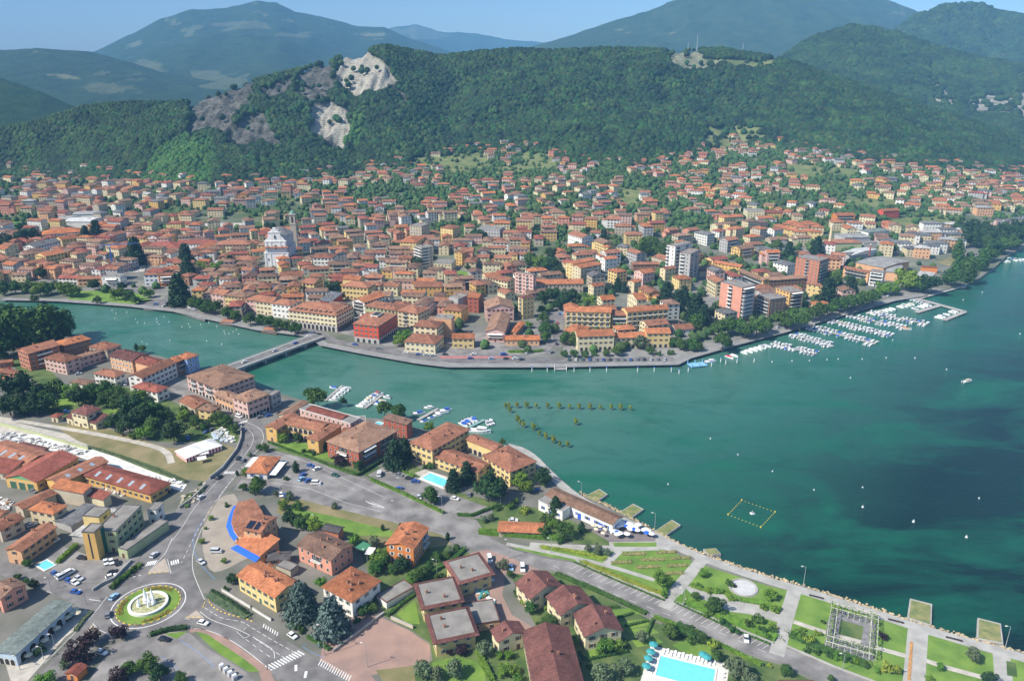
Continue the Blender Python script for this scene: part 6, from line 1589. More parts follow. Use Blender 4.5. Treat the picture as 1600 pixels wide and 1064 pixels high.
xa=np .array([(c[0],c[1])for c in cand]);za=land_z(xa[:,0],xa[:,1]);pxa,pya=to_px(xa[:,0],xa[:,1],za)
clear=np .zeros(len(cand),bool)
for pl in KEEP_CLEAR+MEADOW:clear|=in_poly(pxa,pya,pl)
blk=fbm(xa[:,0]/70,xa[:,1]/70,3)
angn=vnoise(xa[:,0]/110+5,xa[:,1]/110+9)
order=list(range(len(cand)));R .shuffle(order);order .sort(key=lambda i:cand[i][1]//60)
WC='cream white pale yellow peach beige pink ochre grey rose white cream cream white pale beige pale pink'.split()
for i in order:
 if clear[i]:continue
 x,y,s=cand[i];px,py=pxa[i],pya[i]
 if px<-40 or px>1640:continue
 old=px<860 and py>372
 if old:w,d,h,sp,dens=R .uniform(11,21),R .uniform(9,12),R .uniform(6.5,11),0.1,.98
 elif py>345 or(px<560 and py>290):w,d,h,sp,dens=R .uniform(11,20),R .uniform(10,13),R .choice((6.5,7,9,10,12,13)),3.0,.85
 else:w,d,h,sp,dens=R .uniform(11,19),R .uniform(9,12),R .choice((5.5,6.5,6.5,8)),4.6,.55
 if blk[i]>(.72 if old else .60):continue
 if R .random()>dens:continue
 a=(angn[i]-.5)*1.3+R .choice((0,0,PI/2))+R .uniform(-.08,.08)-u*0
 ok=True
 cs,sn=math .cos(a),math .sin(a)
 for q in(-.33,0,.33):
  if not fits(x+cs*w*q,y+sn*w*q,d*.5,sp):ok=False;break
 if not ok:continue
 occupy(x,y,w/2,d/2,a)
 if old:tl=R .choices(['terracotta','brown','tan','orange','red'],[5,3.5,2.5,1,1.5])[0]
 elif px<560:tl=R .choices(['terracotta','brown','tan','orange','red','grey','pale'],[4,3,2,2,1.5,.9,.7])[0]
 else:tl=R .choices(['terracotta','orange','tan','red','brown','grey','bright'],[5,2.6,2.2,1.2,1.8,.9,.35])[0]
 wg=None
 if R .random()<(.3 if old else .45):wg=(R .choice((-1,1)),R .uniform(3.5,6.5),R .uniform(5.5,d*.8),h-R .choice((1.2,2.6,3.0))if h>7 else h-1.4)
 houses .append(dict(wing=wg,x=x,y=y,z=float(za[i]),w=w,d=d,h=h,a=a,wall=R .choice(WC),tiles=tl,roof=R .choices(['hip','gable'],[1,1])[0],floors=max(2,int(h/3)),shut=R .choice(['brown','brown','green','plain','grey']),px=px,
 py=py))
houses .sort(key=lambda q:(q['x']**2+q['y']**2)/(q['w']*q['h'])**.8)
n_named=sum(1 for o in COL .objects if o .get('category')=='house')
N_IND=max(0,296-n_named)
RN=dict(terracotta='terracotta roof',brown='brown roof',tan='tan roof',orange='orange roof',red='dark red roof',grey='grey roof',bright='vivid orange roof',pale='pale grey roof')
WN=dict(pale='pale yellow',rose='salmon',green='pale green')
for q in houses[:N_IND]:
 t,f=bld('town_house',None,'house',roof=q['roof'],wall=q['wall'],tiles=q['tiles'],floors=q['floors'],shut=q['shut'],town=True,fine=False,sides=(0,1,3)if abs(math .sin(q['a']))<.5 else(0,1,2,3),chim=1+int(q['w']>15),fr=(q['x'],
 q['y'],q['z'],q['a'],q['w'],q['d']),h=q['h'],wing=q['wing'],bal=((0,.2,.8,tuple(range(1,q['floors'])),1.1,R .choice(('rail','solid','mixed'))),)if R .random()<.3 and q['h']>8 else(),group='houses of the town')
 FOOTPRINTS .pop()
 register(t,f"{WN.get(q['wall'], q['wall'])} {'two' if q['floors'] == 2 else 'three' if q['floors'] == 3 else 'four'}-storey house with {RN[q['tiles']]}",q['x'],q['y'],'house')
 # everything smaller or farther reads as one mass of roofs
mass=MB();mnames=list(WALLS);rnames=list(ROOFS);mm=[WALLS[k]for k in mnames]+[ROOFS[k]for k in rnames]+[M_glass,M_flat]
GI=len(mm)-2
for q in houses[N_IND:]:
 tmp=MB();w,d,h=q['w'],q['d'],q['h']
 wi,ri=mnames .index(q['wall']),len(mnames)+rnames .index(q['tiles'])
 tmp .box(-w/2,w/2,-d/2,d/2,-5,h,wi,top=False)
 wbt=MB();roof_geo(tmp,w,d,h,q['roof'],'x',.33,.6,mi=ri,wb=wbt)
 for f3,uv3 in zip(wbt .f,wbt .uv):tmp .face([wbt .v[k]for k in f3],wi,uv3)
 if q['wing']:wing_geo(tmp,tmp,*q['wing'],w,d,5,wi,ri)
 fh=h/q['floors']
 for s_ in range(4):
  nx,ny,sr=SIDE[s_];L_=w if s_ in(0,2)else d;off=(d if s_ in(0,2)else w)/2+.06;n=int((L_-1)/3.2)
  for f in range(q['floors']):
   for k in range(n):
    uu=(k+.5)/n*(L_-1)-(L_-1)/2;z0=f*fh+fh*.33;c_,s2=math .cos(sr),math .sin(sr)
    P=lambda a,z_:(nx*off+c_*(uu+a),ny*off+s2*(uu+a),z_)
    tmp .face([P(-.6,z0),P(.6,z0),P(.6,z0+1.4),P(-.6,z0+1.4)],GI)
 cs,sn=math .cos(q['a']),math .sin(q['a'])
 b0=len(mass .v)
 mass .v .extend((q['x']+v[0]*cs-v[1]*sn,q['y']+v[0]*sn+v[1]*cs,q['z']+v[2])for v in tmp .v)
 mass .f .extend(tuple(k+b0 for k in f)for f in tmp .f);mass .m .extend(tmp .m);mass .uv .extend(tmp .uv)
mass .build('town_rooftops',mm,kind='stuff')
print('houses',len(houses),'individual',N_IND)
# ------------------------------------------------------------------ woods and trees
def scatter(name,P,scl,m,kind='stuff',squash=.9,rough=.35,sub=2):
 """a wood: every point carries one uneven crown"""
 me=bpy .data .meshes .new(name);me .vertices .add(len(P));me .vertices .foreach_set('co',np .asarray(P,np .float32).reshape(-1))
 a=me .attributes .new('scl','FLOAT','POINT');a .data .foreach_set('value',np .asarray(scl,np .float32));me .update()
 o=link(name,me,kind=kind)
 g=bpy .data .node_groups .new(name,'GeometryNodeTree')
 g .interface .new_socket('Geometry',in_out='INPUT',socket_type='NodeSocketGeometry');g .interface .new_socket('Geometry',in_out='OUTPUT',socket_type='NodeSocketGeometry')
 N,L=g .nodes,g .links
 gi,go=N .new('NodeGroupInput'),N .new('NodeGroupOutput')
 join=N .new('GeometryNodeJoinGeometry')
 idx=N .new('GeometryNodeInputIndex');
 for v in range(3):
  ic=N .new('GeometryNodeMeshIcoSphere');ic .inputs['Radius'].default_value=1;ic .inputs['Subdivisions'].default_value=sub
  nz=N .new('ShaderNodeTexNoise');nz .noise_dimensions='4D';nz .inputs['W'].default_value=v*5.3+1;nz .inputs['Scale'].default_value=1.6;nz .inputs['Detail'].default_value=2
  sb=N .new('ShaderNodeVectorMath');sb .operation='SUBTRACT';sb .inputs[1].default_value=(.5,.5,.5);L .new(nz .outputs['Color'],sb .inputs[0])
  sc=N .new('ShaderNodeVectorMath');sc .operation='SCALE';sc .inputs['Scale'].default_value=rough*3.2;L .new(sb .outputs[0],sc .inputs[0])
  sp=N .new('GeometryNodeSetPosition');L .new(ic .outputs['Mesh'],sp .inputs['Geometry']);L .new(sc .outputs[0],sp .inputs['Offset'])
  tr=N .new('GeometryNodeTransform');tr .inputs['Scale'].default_value=(1,1,squash);L .new(sp .outputs[0],tr .inputs['Geometry'])
  sm=N .new('GeometryNodeSetMaterial');sm .inputs['Material'].default_value=m;L .new(tr .outputs[0],sm .inputs['Geometry'])
  md=N .new('FunctionNodeCompare');md .data_type='INT';mo=N .new('ShaderNodeMath');mo .operation='MODULO';mo .inputs[1].default_value=3;L .new(idx .outputs[0],mo .inputs[0])
  L .new(mo .outputs[0],md .inputs[2]);md .operation='EQUAL';md .inputs[3].default_value=v
  ip=N .new('GeometryNodeInstanceOnPoints');L .new(gi .outputs[0],ip .inputs['Points']);L .new(md .outputs[0],ip .inputs['Selection']);L .new(sm .outputs[0],ip .inputs['Instance'])
  na=N .new('GeometryNodeInputNamedAttribute');na .data_type='FLOAT';na .inputs['Name'].default_value='scl';L .new(na .outputs[0],ip .inputs['Scale'])
  rv=N .new('FunctionNodeRandomValue');rv .data_type='FLOAT_VECTOR';rv .inputs[1].default_value=(.3,.3,6.28);L .new(rv .outputs[0],ip .inputs['Rotation'])
  L .new(ip .outputs[0],join .inputs[0])
 L .new(join .outputs[0],go .inputs[0])
 md_=o .modifiers .new('scatter','NODES');md_ .node_group=g
 return o
L_wood=leaf_mat('leaves_wood',(0.004,0.016,0.005),(0.034,0.076,0.015),.45,.04,.022)
L_wood2=leaf_mat('leaves_wood_far',(0.004,0.018,0.005),(0.032,0.068,0.014),.4,.03,.012)
L_town=leaf_mat('leaves_town',(0.018,0.048,0.014),(0.075,0.135,0.035),.35,.03,.4)
def thin(px,py,x,y):
 bad=np .zeros(len(x),bool);jx,jy=(fbm(x/25,y/25,4)-.5)*22,(fbm(x/25+50,y/25,4)-.5)*18
 for k,p in enumerate(QUARRY):
  h=in_poly(px+jx,py+jy,p)|in_poly(px+jx,py+jy-5,p)|in_poly(px+jx,py+jy-9,p);bad|=h&(rng .random(len(x))<(.992 if k<7 else .975))
 for p in MEADOW:bad|=in_poly(px+jx*.6,py+jy*.5,p)&(rng .random(len(x))<.93)
 return bad
n=62000
u=rng .uniform(-.82,.82,n);yf,yc=np .interp(u,FU,FY),np .interp(u,CU,CY)
y=np .sqrt(rng .uniform(0,1,n)*((yc+60)**2-(yf-10)**2)+(yf-10)**2);x=u*y
z=land_z(x,y);px,py=to_px(x,y,z)
ok=~thin(px,py,x,y)
dk=fbm(x/90,y/90,3)
sc=(rng .uniform(3.4,6.6,n)*(0.8+.5*dk))
yg=ok&(in_poly(px,py,[(215,288),(255,226),(290,212),(332,215),(336,288)])|in_poly(px,py,[(530,222),(560,170),(575,190),(560,235)])|in_poly(px,py,[(800,285),(900,262),(960,272),(900,290)]))
scatter('forest',np .stack([x,y,z+sc*.55],-1)[ok&~yg],sc[ok&~yg],L_wood)
scatter('young_wood',np .stack([x,y,z+sc*.5],-1)[yg],sc[yg]*.8,leaf_mat('leaves_young',(0.02,0.06,0.012),(0.06,0.14,0.022),.25,.02,.03))
for nm,(X,Y,Z),n,lo,hi in(('far_forest',(h2X,h2Y,h2Z),26000,7,12),('far_forest',(h3X,h3Y,h3Z),14000,11,17)):
 r_,c_=X .shape;nr=r_-10
 i,j=rng .integers(int(nr*.25),nr,n),rng .integers(0,c_-1,n);a,b_=rng .random(n),rng .random(n)
 f=lambda Q:(Q[i,j]*(1-a)+Q[i,j+1]*a)*(1-b_)+(Q[np .minimum(i+1,r_-1),j]*(1-a)+Q[np .minimum(i+1,r_-1),j+1]*a)*b_
 x,y,z=f(X),f(Y),f(Z);px,py=to_px(x,y,z)
 ok=np .ones(n,bool)
 for p in([(1506,150),(1530,147),(1560,150),(1600,140),(1640,142),(1640,188),(1600,192),(1570,178),(1530,176),(1508,170)],[(1450,100),(1458,98),(1462,125),(1480,140),(1498,170),(1482,165),(1458,160),(1448,120)],[(1540,12),
 (1570,8),(1640,14),(1640,26),(1560,22)]):
  ok&=~((in_poly(px,py,p)|in_poly(px,py-5,p))&(rng .random(n)<.95))
 s=rng .uniform(lo,hi,n);scatter(nm,np .stack([x,y,z+s*.3],-1)[ok],s[ok],L_wood2,squash=.75)
def tree_c(kind,c,cx,cy,rp,town=False,**k):
 """a tree by the middle of its crown on a survey sheet"""
 s=CROPS[c][2];px,py=cp(c,(cx,cy));rp=rp/s
 asp={'fir':1.95,'bluecedar':1.95,'cypress':3.4,'poplar':3.4,'plane':1.1,'willow':1.8}.get(kind,1.35)
 if 'bush' in kind:asp=.95
 p=on_land(px,py)if town else nz_(px,py)
 for _ in range(2):
  dist=math .sqrt(p[0]**2+p[1]**2+(CAM_H-p[2])**2);r=rp*dist/FPX*(1.2 if town else 1.0);hh=r*asp*1.25
  if kind in('cypress','poplar'):hh=r*3.6
  if kind=='fir':hh=r*2.6
  if kind=='bluecedar':hh=r*2.1
  if kind=='plane':hh=r*1.75
  h0=hh*(.5 if kind!='plane' else .75)
  p=on_land(px,py,h0)if town else nz_(px,py,h0)
 z=float(land_z(p[0],p[1]))if town else NB
 if town and p[1]<shore_y(p[0]/p[1])+3:z=GROUND
 FOOTPRINTS .append((p[0],p[1],r*.5,r*.5,0))
 if town:HSH .setdefault((int(p[0]//40),int(p[1]//40)),[]).append(FOOTPRINTS[-1])
 return tree(kind,p[0],p[1],z-.05,r,hh,**k)
K=dict(b='broad',g='bright',d='dark',f='fir',c='bluecedar',y='cypress',p='poplar',l='plane',o='olive',u='purple',s='bush',h='brightbush',w='yellowbush',i='willow')
def grove(c,text,town=False):
 for it in text .split():
  k,x,y,r=it[0],*map(float,it[1:].split(','))
  tree_c(K[k],c,x,y,r,town)
grove('a','i230,640,110 i330,620,90 i120,650,110 i30,620,95 i60,560,60 i-10,700,100 i385,605,68 b440,850,48 b875,768,24 y838,755,13 d100,1000,90 d230,1030,60 b350,1010,60 g440,1035,50 b560,1030,50 b650,1020,60 b720,1045,50 g860,1055,45')
grove(1,'d60,60,85 d150,45,90 d255,60,80 b330,40,70 d560,5,70 b650,-5,50 b760,20,60 b860,40,70 d950,70,85 d1000,150,85 d930,200,75 b1080,100,80 b1100,200,70 g1050,260,58 d1250,250,88 b1330,105,45 b790,195,32 b1180,120,55 d880,140,60 d1030,60,60 g950,280,28')
grove(3,'b110,440,52 o190,450,32 b270,420,58 b330,440,52 b380,485,38 g30,395,45 g715,545,42 d820,550,36 b1015,600,38 b592,618,34 b552,615,24 o490,662,20 u1105,705,46 b1240,740,42 s935,655,24 s860,640,19 s900,640,19 y805,745,26 y400,790,12 g455,782,32 b540,880,70 b445,890,30 s735,830,22 o670,930,24 o760,950,38 g720,1010,38 b820,1022,36 o1075,1020,28 l955,245,72 l900,228,42 d1135,295,28 s330,1015,20 b170,480,30')
grove(5,'l90,240,60 l190,258,58 g400,385,38 f160,560,92 f230,530,68 f570,740,68 f660,690,68 d825,805,125 g1030,745,68 g1075,800,55 b1200,745,52 b410,860,72 b910,488,24 y1280,930,42 w1060,960,42 g965,930,30 s415,655,32 s370,660,24 o780,1020,30 o830,1010,30 s880,940,28 g1000,900,26')
grove(6,'y75,55,14 y190,40,12 y500,110,17 d200,300,60 b80,262,58 b290,380,56 b340,350,48 b430,250,40 o520,215,34 b480,240,36 b560,190,28 g260,400,46 o860,300,44 b910,360,28 s960,450,30 b1040,580,48 w1005,540,34 b1165,665,46 s1130,690,28 s1095,690,24 o740,850,62 o545,980,68 o340,990,72 o430,1015,55 u510,870,24 u590,860,40 g840,890,30 g900,890,30 g870,990,46 g930,990,40 g960,1045,40 b1290,840,38 b1320,790,30 s1270,810,24 b140,330,40 b380,310,36 s430,380,24 s460,372,22 s970,500,26 s940,480,20 g1150,580,20 b30,300,40')
grove(4,'c762,545,122 c955,650,126 g200,35,17 g140,182,20 g280,305,18 g165,100,11 d340,420,40 s290,480,20 d690,30,50 b780,60,55 g850,80,50 g1100,175,46 o1220,190,46 g1260,290,55 b1240,350,50 g890,440,38 d730,50,40 b1160,620,38 b1220,600,36 s1230,560,26 s1120,680,26 s720,720,30 s770,740,28 g1190,580,24')
grove(7,'y92,160,34 b140,290,52 y226,270,20 o310,385,32 o260,380,24 o352,400,24 g640,540,46 g850,510,24 b810,625,24 b920,670,48 b890,685,32 s980,560,24 g1195,615,34 s1140,745,30 s1080,770,28 b680,810,48 b730,795,40 b790,820,44 b840,842,34 w900,870,34 b922,930,34 o535,835,38 g345,885,46 g398,880,38 o1020,1000,66 o1085,1060,56 o345,1020,64 o450,990,48 b60,762,42 d20,20,50 s150,900,24 s165,940,20 s210,985,24 s265,985,15 g190,850,26 s1150,800,24 h1180,830,22 s1010,800,26 s960,760,26 h880,720,24 s1210,800,22 b30,300,34 g80,260,30 s120,340,26 s60,230,40 h650,610,26 h1000,640,18 h835,575,18 h880,600,18 h930,600,20 h1160,680,22 h1220,690,24')
grove(8,'o1205,910,44 u675,800,24 w715,985,40 w240,815,34 h185,785,32 s320,715,14 g1010,975,24 d1300,1050,38 b110,1000,38 b370,1050,24 h205,760,18 h290,780,20 s230,880,22 s290,890,22 s350,905,24 h410,920,26 s460,930,26 h520,945,24 s575,965,20 h640,1000,20 h20,740,22 w40,750,16 g950,1060,26 w10,970,14 h25,550,20 h60,640,20 g15,575,16')
grove(2,'u675,735,62 u880,700,56 u575,850,84 o480,930,38 b960,970,58 b1095,940,72 u870,1030,58 d1180,1000,66 b1340,1040,44 g340,1050,58 d300,830,38 b130,290,24 b190,320,24 d240,340,34 b200,190,32 s840,360,26 s870,330,24 s905,300,24 s940,275,24 s980,245,24 s1010,220,24')
# far bank, one by one
grove('a','b20,395,36 b90,390,34 b160,388,34 g240,400,38 b310,395,34 g405,400,42 g455,415,32 b600,468,20 g725,430,34 b790,440,30 b830,468,24 d255,300,34 f1100,395,66 f830,160,56 f1140,190,50 f1150,260,48 f590,35,40 f525,62,34 d40,110,40 d135,70,38 d195,60,32 b1190,480,34 b1230,500,36 b1275,512,38 b1325,512,40 b1395,548,36 b1445,560,32 b1538,585,36 g915,425,26 d580,375,30 d750,385,24 g1250,270,34 g1310,280,34 g1210,255,26 f1415,230,28 b210,460,20 b500,100,20',
 True)
grove('b','b32,588,32 b85,600,32 b135,618,34 b185,622,32 b243,640,38 d480,395,44 d515,445,30 g510,465,20 d1000,240,36 d1075,220,30 b1300,265,20 g880,720,34 g905,690,34 g930,668,24 s1218,748,12 s1322,745,12 d1360,60,40 d1400,80,34 d385,35,26 b860,140,28 d90,20,28',
 True)
grove('d','b110,215,40 g165,232,40 b215,245,40 d255,245,42 d290,290,38 d240,190,24 d200,450,46 d260,440,48 d320,452,46 d292,492,40 d375,440,40 g480,470,34 b185,530,28 b195,578,32 b208,640,38 b208,692,36 g105,620,22 b330,705,42 b385,715,44 b325,798,24 b382,798,26 b452,800,26 s512,800,18 b582,792,24 b648,782,32 b700,745,26 o790,730,44 b850,778,28 b930,712,36 b992,728,30 b1055,740,38 b1110,748,34 b1150,752,30 s982,790,20 s908,796,18 f950,420,52 f1022,470,52 f1135,510,66 f1180,560,50 f1060,430,40 d1250,540,44 l1140,580,44 b1140,630,30 l1275,625,46 l1335,605,50 l1400,612,48 l1440,640,44 l1510,620,50 l1300,700,50 l1560,610,40 b840,140,62 b920,165,52 f565,75,34 f650,370,30 f690,385,24 d845,385,22 d610,400,20 d250,178,30',
 True)
grove('e','l90,560,46 l150,550,48 l205,575,46 l120,595,34 l275,540,36 l325,512,46 l385,510,34 l450,478,42 l500,465,40 l545,455,40 l600,440,42 l650,432,38 g710,395,38 g770,400,34 f370,415,62 f512,385,44 b500,340,22 b400,340,50 g860,340,62 b920,372,44 d985,370,52 p1180,250,30 p1215,260,28 p1250,275,36 p1320,215,30 p1175,150,28 p1350,180,24 b1140,330,48 b1115,340,34 d1300,35,44 d1350,48,46 d1420,88,46 d1490,95,44 d1530,60,44 d1390,140,40 b1445,135,40 b1510,118,38 d1255,95,42 b1385,190,30 d1220,40,44 d1280,80,40 f305,130,40 f130,160,38 b60,130,32 b775,155,26 d1550,20,40 d1180,20,40 d1460,40,44 b1350,110,34 d1570,60,30',
 True)
# saplings standing in the water
def sapling(px,py,r,lab):
 x,y,_=at_z(px,py,0);o=empty('water_sapling',(x,y,0),0,None,'sapling','saplings planted in the lake')
 link('crown',TR['yellowbush'][0][0],o,(0,0,1.2),0,scale=(r*.75,r*.75,r*1.5));link('trunk',TR['broad'][1],o,(0,0,-.5),0,scale=(.8,.8,2.6))
 part(o,'stone_ring',M_bank,lambda b:[b .box(math .cos(a)*1.1-.3,math .cos(a)*1.1+.15,math .sin(a)*1.1-.15,math .sin(a)*1.1+.15,-.5,.14)for a in np .arange(0,6.2,.8)])
 register(o,lab,x,y,'sapling')
for k,x in enumerate((795,808,823,838,856,874,890,905,922,938,955,970,985)):sapling(x,637+k*.35,1.5+.3*(k%3),'yellow-green sapling standing in the water, in the long straight row')
for k,(x,y)in enumerate([(790,638),(797,645),(809,659),(813,664),(818,668),(834,672),(843,681),(853,686),(865,692),(875,698),(887,699),(900,664)]):sapling(x,y,1.5+.3*(k%3),'yellow-green sapling standing in the water, in the slanting row')
LANDMARKS .append((*at_z(845,650,0)[:2],'the lake saplings'))
for k,(px,py)in enumerate([(805,630),(830,632),(880,633),(915,634),(950,634),(1178,570)]):pass
# ------------------------------------------------------------------ hedges and planted beds
def hedge(px,w,h,label,m=L_broad,cat='hedge',dens=26,name='hedge',leaf=.2,town=False):
 P=resample([(nz_(*q)if not town else at_z(*q,GROUND))[:2]for q in px],1.2)
 c=P[len(P)//2];t=empty(name,(c[0],c[1],NB if not town else GROUND),0,label,cat)
 C,Nn=[],[];r=np .random .default_rng(len(P));cb=MB()
 Q=[(p[0]-c[0],p[1]-c[1])for p in P]
 strip(cb,Q,w*.8,h*.82,h*.82);cb .build('twigs',m,t)
 for p in Q:
  k=dens;q=np .stack([p[0]+r .uniform(-w/2,w/2,k),p[1]+r .uniform(-w/2,w/2,k),h*(0.25+.75*r .uniform(0,1,k)**.5)],-1);C .append(q)
  nn=r .normal(size=(k,3))*.6+(0,0,.8);Nn .append(nn/np .linalg .norm(nn,axis=1)[:,None])
 link('foliage',quads_mesh('foliage',np .concatenate(C),np .concatenate(Nn),leaf*1.3,m,3),t)
 return t
HG=[(3,((620,585),(900,690),(1030,740)),1.2,1.3,'clipped hedge in front of the courtyard villa lawn',L_broad),(3,((1035,745),(1240,815)),1.4,1.8,'tall clipped hedge below the brick-red condominium',L_broad),
 (3,((1240,815),(1419,705)),1.4,1.8,'hedge running inland beside the condominium car park',L_dark),(5,((0,755),(220,850),(500,985)),1.5,1.5,'long clipped hedge between the wide asphalt and the hotel car park',L_bright),
 (5,((600,1000),(700,1005),(890,930)),1.6,1.5,'hedge corner beside the hotel car park exit',L_broad),(5,((225,700),(300,735)),1.2,1.2,'short hedge behind the parked blue cars near the hotel pool',L_bright),
 (6,((705,95),(980,118),(1235,140)),3.0,2.2,'long thick hedge in front of the low garden building',L_bright),(6,((110,640),(200,560),(285,500)),1.2,1.3,'hedge beside the small triangular lawn',L_broad),
 (6,((610,205),(520,290),(400,350),(330,420)),2.2,1.6,'shrubby hedge climbing behind the flat-roofed houses',L_broad),(6,((700,870),(730,950),(790,1064)),2.4,1.6,'bright green hedge between the olive lawn and the long row house',
 L_bright),(7,((95,515),(300,600),(560,720)),2.5,1.0,'low planted strip along the road behind the maroon row houses',L_broad),(7,((600,740),(760,800),(950,890),(1150,985)),1.6,1.4,'hedge between the lakeside road and the pool garden',
 L_bright),(7,((360,690),(410,685)),.8,1.0,'garden hedge of the first plot behind the row houses',L_broad),(7,((415,740),(500,715)),.8,1.0,'garden hedge of the second plot behind the row houses',L_broad),(7,((450,785),(570,
 755)),.8,1.0,'garden hedge of the third plot behind the row houses',L_broad),(7,((590,755),(560,830),(500,850)),.8,1.1,'garden hedge beside the pool steps',L_broad),(7,((215,920),(240,960),(460,915)),.9,1.2,'hedge round the corner garden of the nearest row house',
 L_broad),(7,((440,850),(470,900)),.8,1.0,'little hedge by the row house path',L_broad),(2,((1120,728),(1250,690),(1400,672)),2.0,1.6,'dark hedge below the roundabout',L_dark),(4,((190,520),(300,590),(450,665)),4.2,.8,'planted traffic island beside the roundabout exit',
 L_olive),(4,((210,505),(330,575),(430,650)),1.2,1.6,'dark hedge along the far side of the planted island',L_dark),(4,((810,790),(950,870)),1.4,1.2,'hedge below the right blue cedar',L_broad),(2,((840,360),(960,260),(1060,
 190)),2.6,1.0,'shrub strip between the parking and the roundabout road',L_broad),(2,((430,190),(520,110),(580,50)),2.0,1.8,'tall green hedge beside the orange stair tower',L_bright),(7,((20,378),(180,400),(345,440)),2.2,
 .8,'long yellow-green planting bed beside the promenade path',L_yellow),(7,((230,455),(430,540),(650,625)),2.6,.9,'flowering bed along the parking wall, left part',L_yellow),(7,((720,640),(900,720),(1060,775),(1225,845)),
 5.0,1.1,'dense shrub bed along the parking wall, middle part',L_bright),(8,((130,790),(330,880),(590,975)),4.0,1.1,'dense shrub bed below the pergola',L_broad),(7,((190,455),(420,555),(660,655)),.7,.5,'thin green line on the parking kerb, left',
 L_broad),(7,((705,660),(960,780),(1205,880)),.7,.5,'thin green line on the parking kerb, right',L_broad),(7,((790,575),(870,600),(960,605),(990,640)),2.6,.9,'leafy border above the curving paved bay',L_bright),(7,((1050,
 650),(1150,665),(1248,700)),2.6,.9,'leafy border right of the round plaza',L_bright),(8,((840,840),(825,1060)),.8,.3,'row of ochre plants beside the second cross path',mat('ochre_flowers',(.5,.27,.1),.9)),(1,((640,365),(900,
 450),(1150,540),(1350,620)),1.4,1.2,'scrubby hedge between the white stone yard and the dry meadow',L_olive),(2,((560,690),(640,590),(690,545)),1.6,.8,'low planting beside the restaurant forecourt road',L_olive)]
for c,pts,w,h,lb,m in HG:hedge(cp(c,*pts),w,h,lb,m,'planted bed' if('bed' in lb or 'strip' in lb or 'planting' in lb or 'island' in lb)else 'hedge')
M_rose=mat('rose_bed',(0.34,0.28,0.12),.95,scale=1.2,col2=(.12,.16,.05),detail=4)
for k,(x,y,l)in enumerate([(500,412,55),(665,404,46),(440,455,50),(600,441,56),(742,433,50),(570,479,56),(725,472,52),(700,512,48)]):
 o=hedge(cp(7,(x-l,y+2),(x+l,y-2)),2.0,.5,None,M_rose,'flower bed',name='flower_bed');o['group']='rose beds on the lawn';register(o,'low pinkish flower bed',o .location .x,o .location .y,'bed')
hedge([(795,551),(830,551),(848,549)],2.2,1.8,'clipped bright hedge in front of the orange-roofed waterfront school',L_bright,town=True,leaf=.3)
# ------------------------------------------------------------------ greenery of the far bank that no one would count
P,S=[],[]
for iy in range(0,215):
 for ix in range(-215,215):
  x,y=ix*6.2+R .uniform(-2.6,2.6),480+iy*6.2+R .uniform(-2.6,2.6)
  u=x/y
  if abs(u)>.8 or y<shore_y(u)+22 or y>np .interp(u,FU,FY)+25:continue
  P .append((x,y));
P=np .array(P);z=land_z(P[:,0],P[:,1]);px,py=to_px(P[:,0],P[:,1],z);g1=fbm(P[:,0]/55+20,P[:,1]/55,3)
bad=np .zeros(len(P),bool)
for pl in MEADOW+KEEP_CLEAR[2:4]+KEEP_CLEAR[7:8]+KEEP_CLEAR[9:11]:bad|=in_poly(px,py,pl)
out,so,ind=[],[],[]
for i in range(len(P)):
 old=px[i]<860 and py[i]>372
 pr=.09 if old else(.5 if py[i]>345 or px[i]<560 else .9)
 pr*=.35+1.5*max(0,g1[i]-.28)
 if bad[i]:pr*=.15
 if R .random()>pr:continue
 r=R .uniform(1.8,4.2)
 if not fits(P[i][0],P[i][1],r*.55,.2):continue
 ind .append((py[i]*r,P[i][0],P[i][1],float(z[i]),r))
ind .sort(reverse=True)
n_tr=sum(1 for o in COL .objects if o .get('category')=='tree')
kk=max(0,min(60,298-n_tr))
for _,x,y,z0,r in ind[:kk]:tree(R .choice(['broad','dark','bright','fir','broad']),x,y,z0-.1,r)
scatter('town_greenery',[(x,y,z0+r*.75)for _,x,y,z0,r in ind[kk:]],[r for*_,r in ind[kk:]],L_town,squash=1.0)
print('trees',n_tr,kk,len(ind))
# ------------------------------------------------------------------ bridge, piers, boats
M_hull=mat('hull_white',(0.78,0.79,0.80),0.3,spec=.5)
def lm(x,y,s):LANDMARKS .append((x,y,s))
a,b_=Vector(at_z(353,577,4.0)),Vector(at_z(486,528,4.0))
br=empty('road_bridge',(*((a+b_)/2).xy,0),math .atan2(b_ .y-a .y,b_ .x-a .x),'low grey road bridge crossing the channel between the two banks','bridge');lm(*br .location .xy,'the road bridge')
Lb=(b_-a).length+16
part(br,'deck',WALLS['grey'],lambda q:q .box(-Lb/2,Lb/2,-6,6,2.7,4.0,bottom=True));part(br,'carriageway',M_asphalt,lambda q:q .box(-Lb/2,Lb/2,-3.6,3.6,4.0,4.03))
for s in(-1,1):
 part(br,'footway',M_conc,lambda q:q .box(-Lb/2,Lb/2,min(s*3.7,s*5.9),max(s*3.7,s*5.9),4.0,4.16))
 part(br,'parapet',M_metal,lambda q:(q .box(-Lb/2,Lb/2,s*5.9-.08,s*5.9+.08,5.1,5.25,bottom=True),[q .box(k,k+.12,s*5.9-.06,s*5.9+.06,4.1,5.1)for k in np .arange(-Lb/2,Lb/2,1.5)]))
for k in(-.3,-.1,.1,.3):part(br,'pier',WALLS['grey'],lambda q:q .box(k*Lb-.8,k*Lb+.8,-5,5,-3,2.7))
def water_pt(c,x,y):return at_z(*cp(c,(x,y)),.5)[:2]
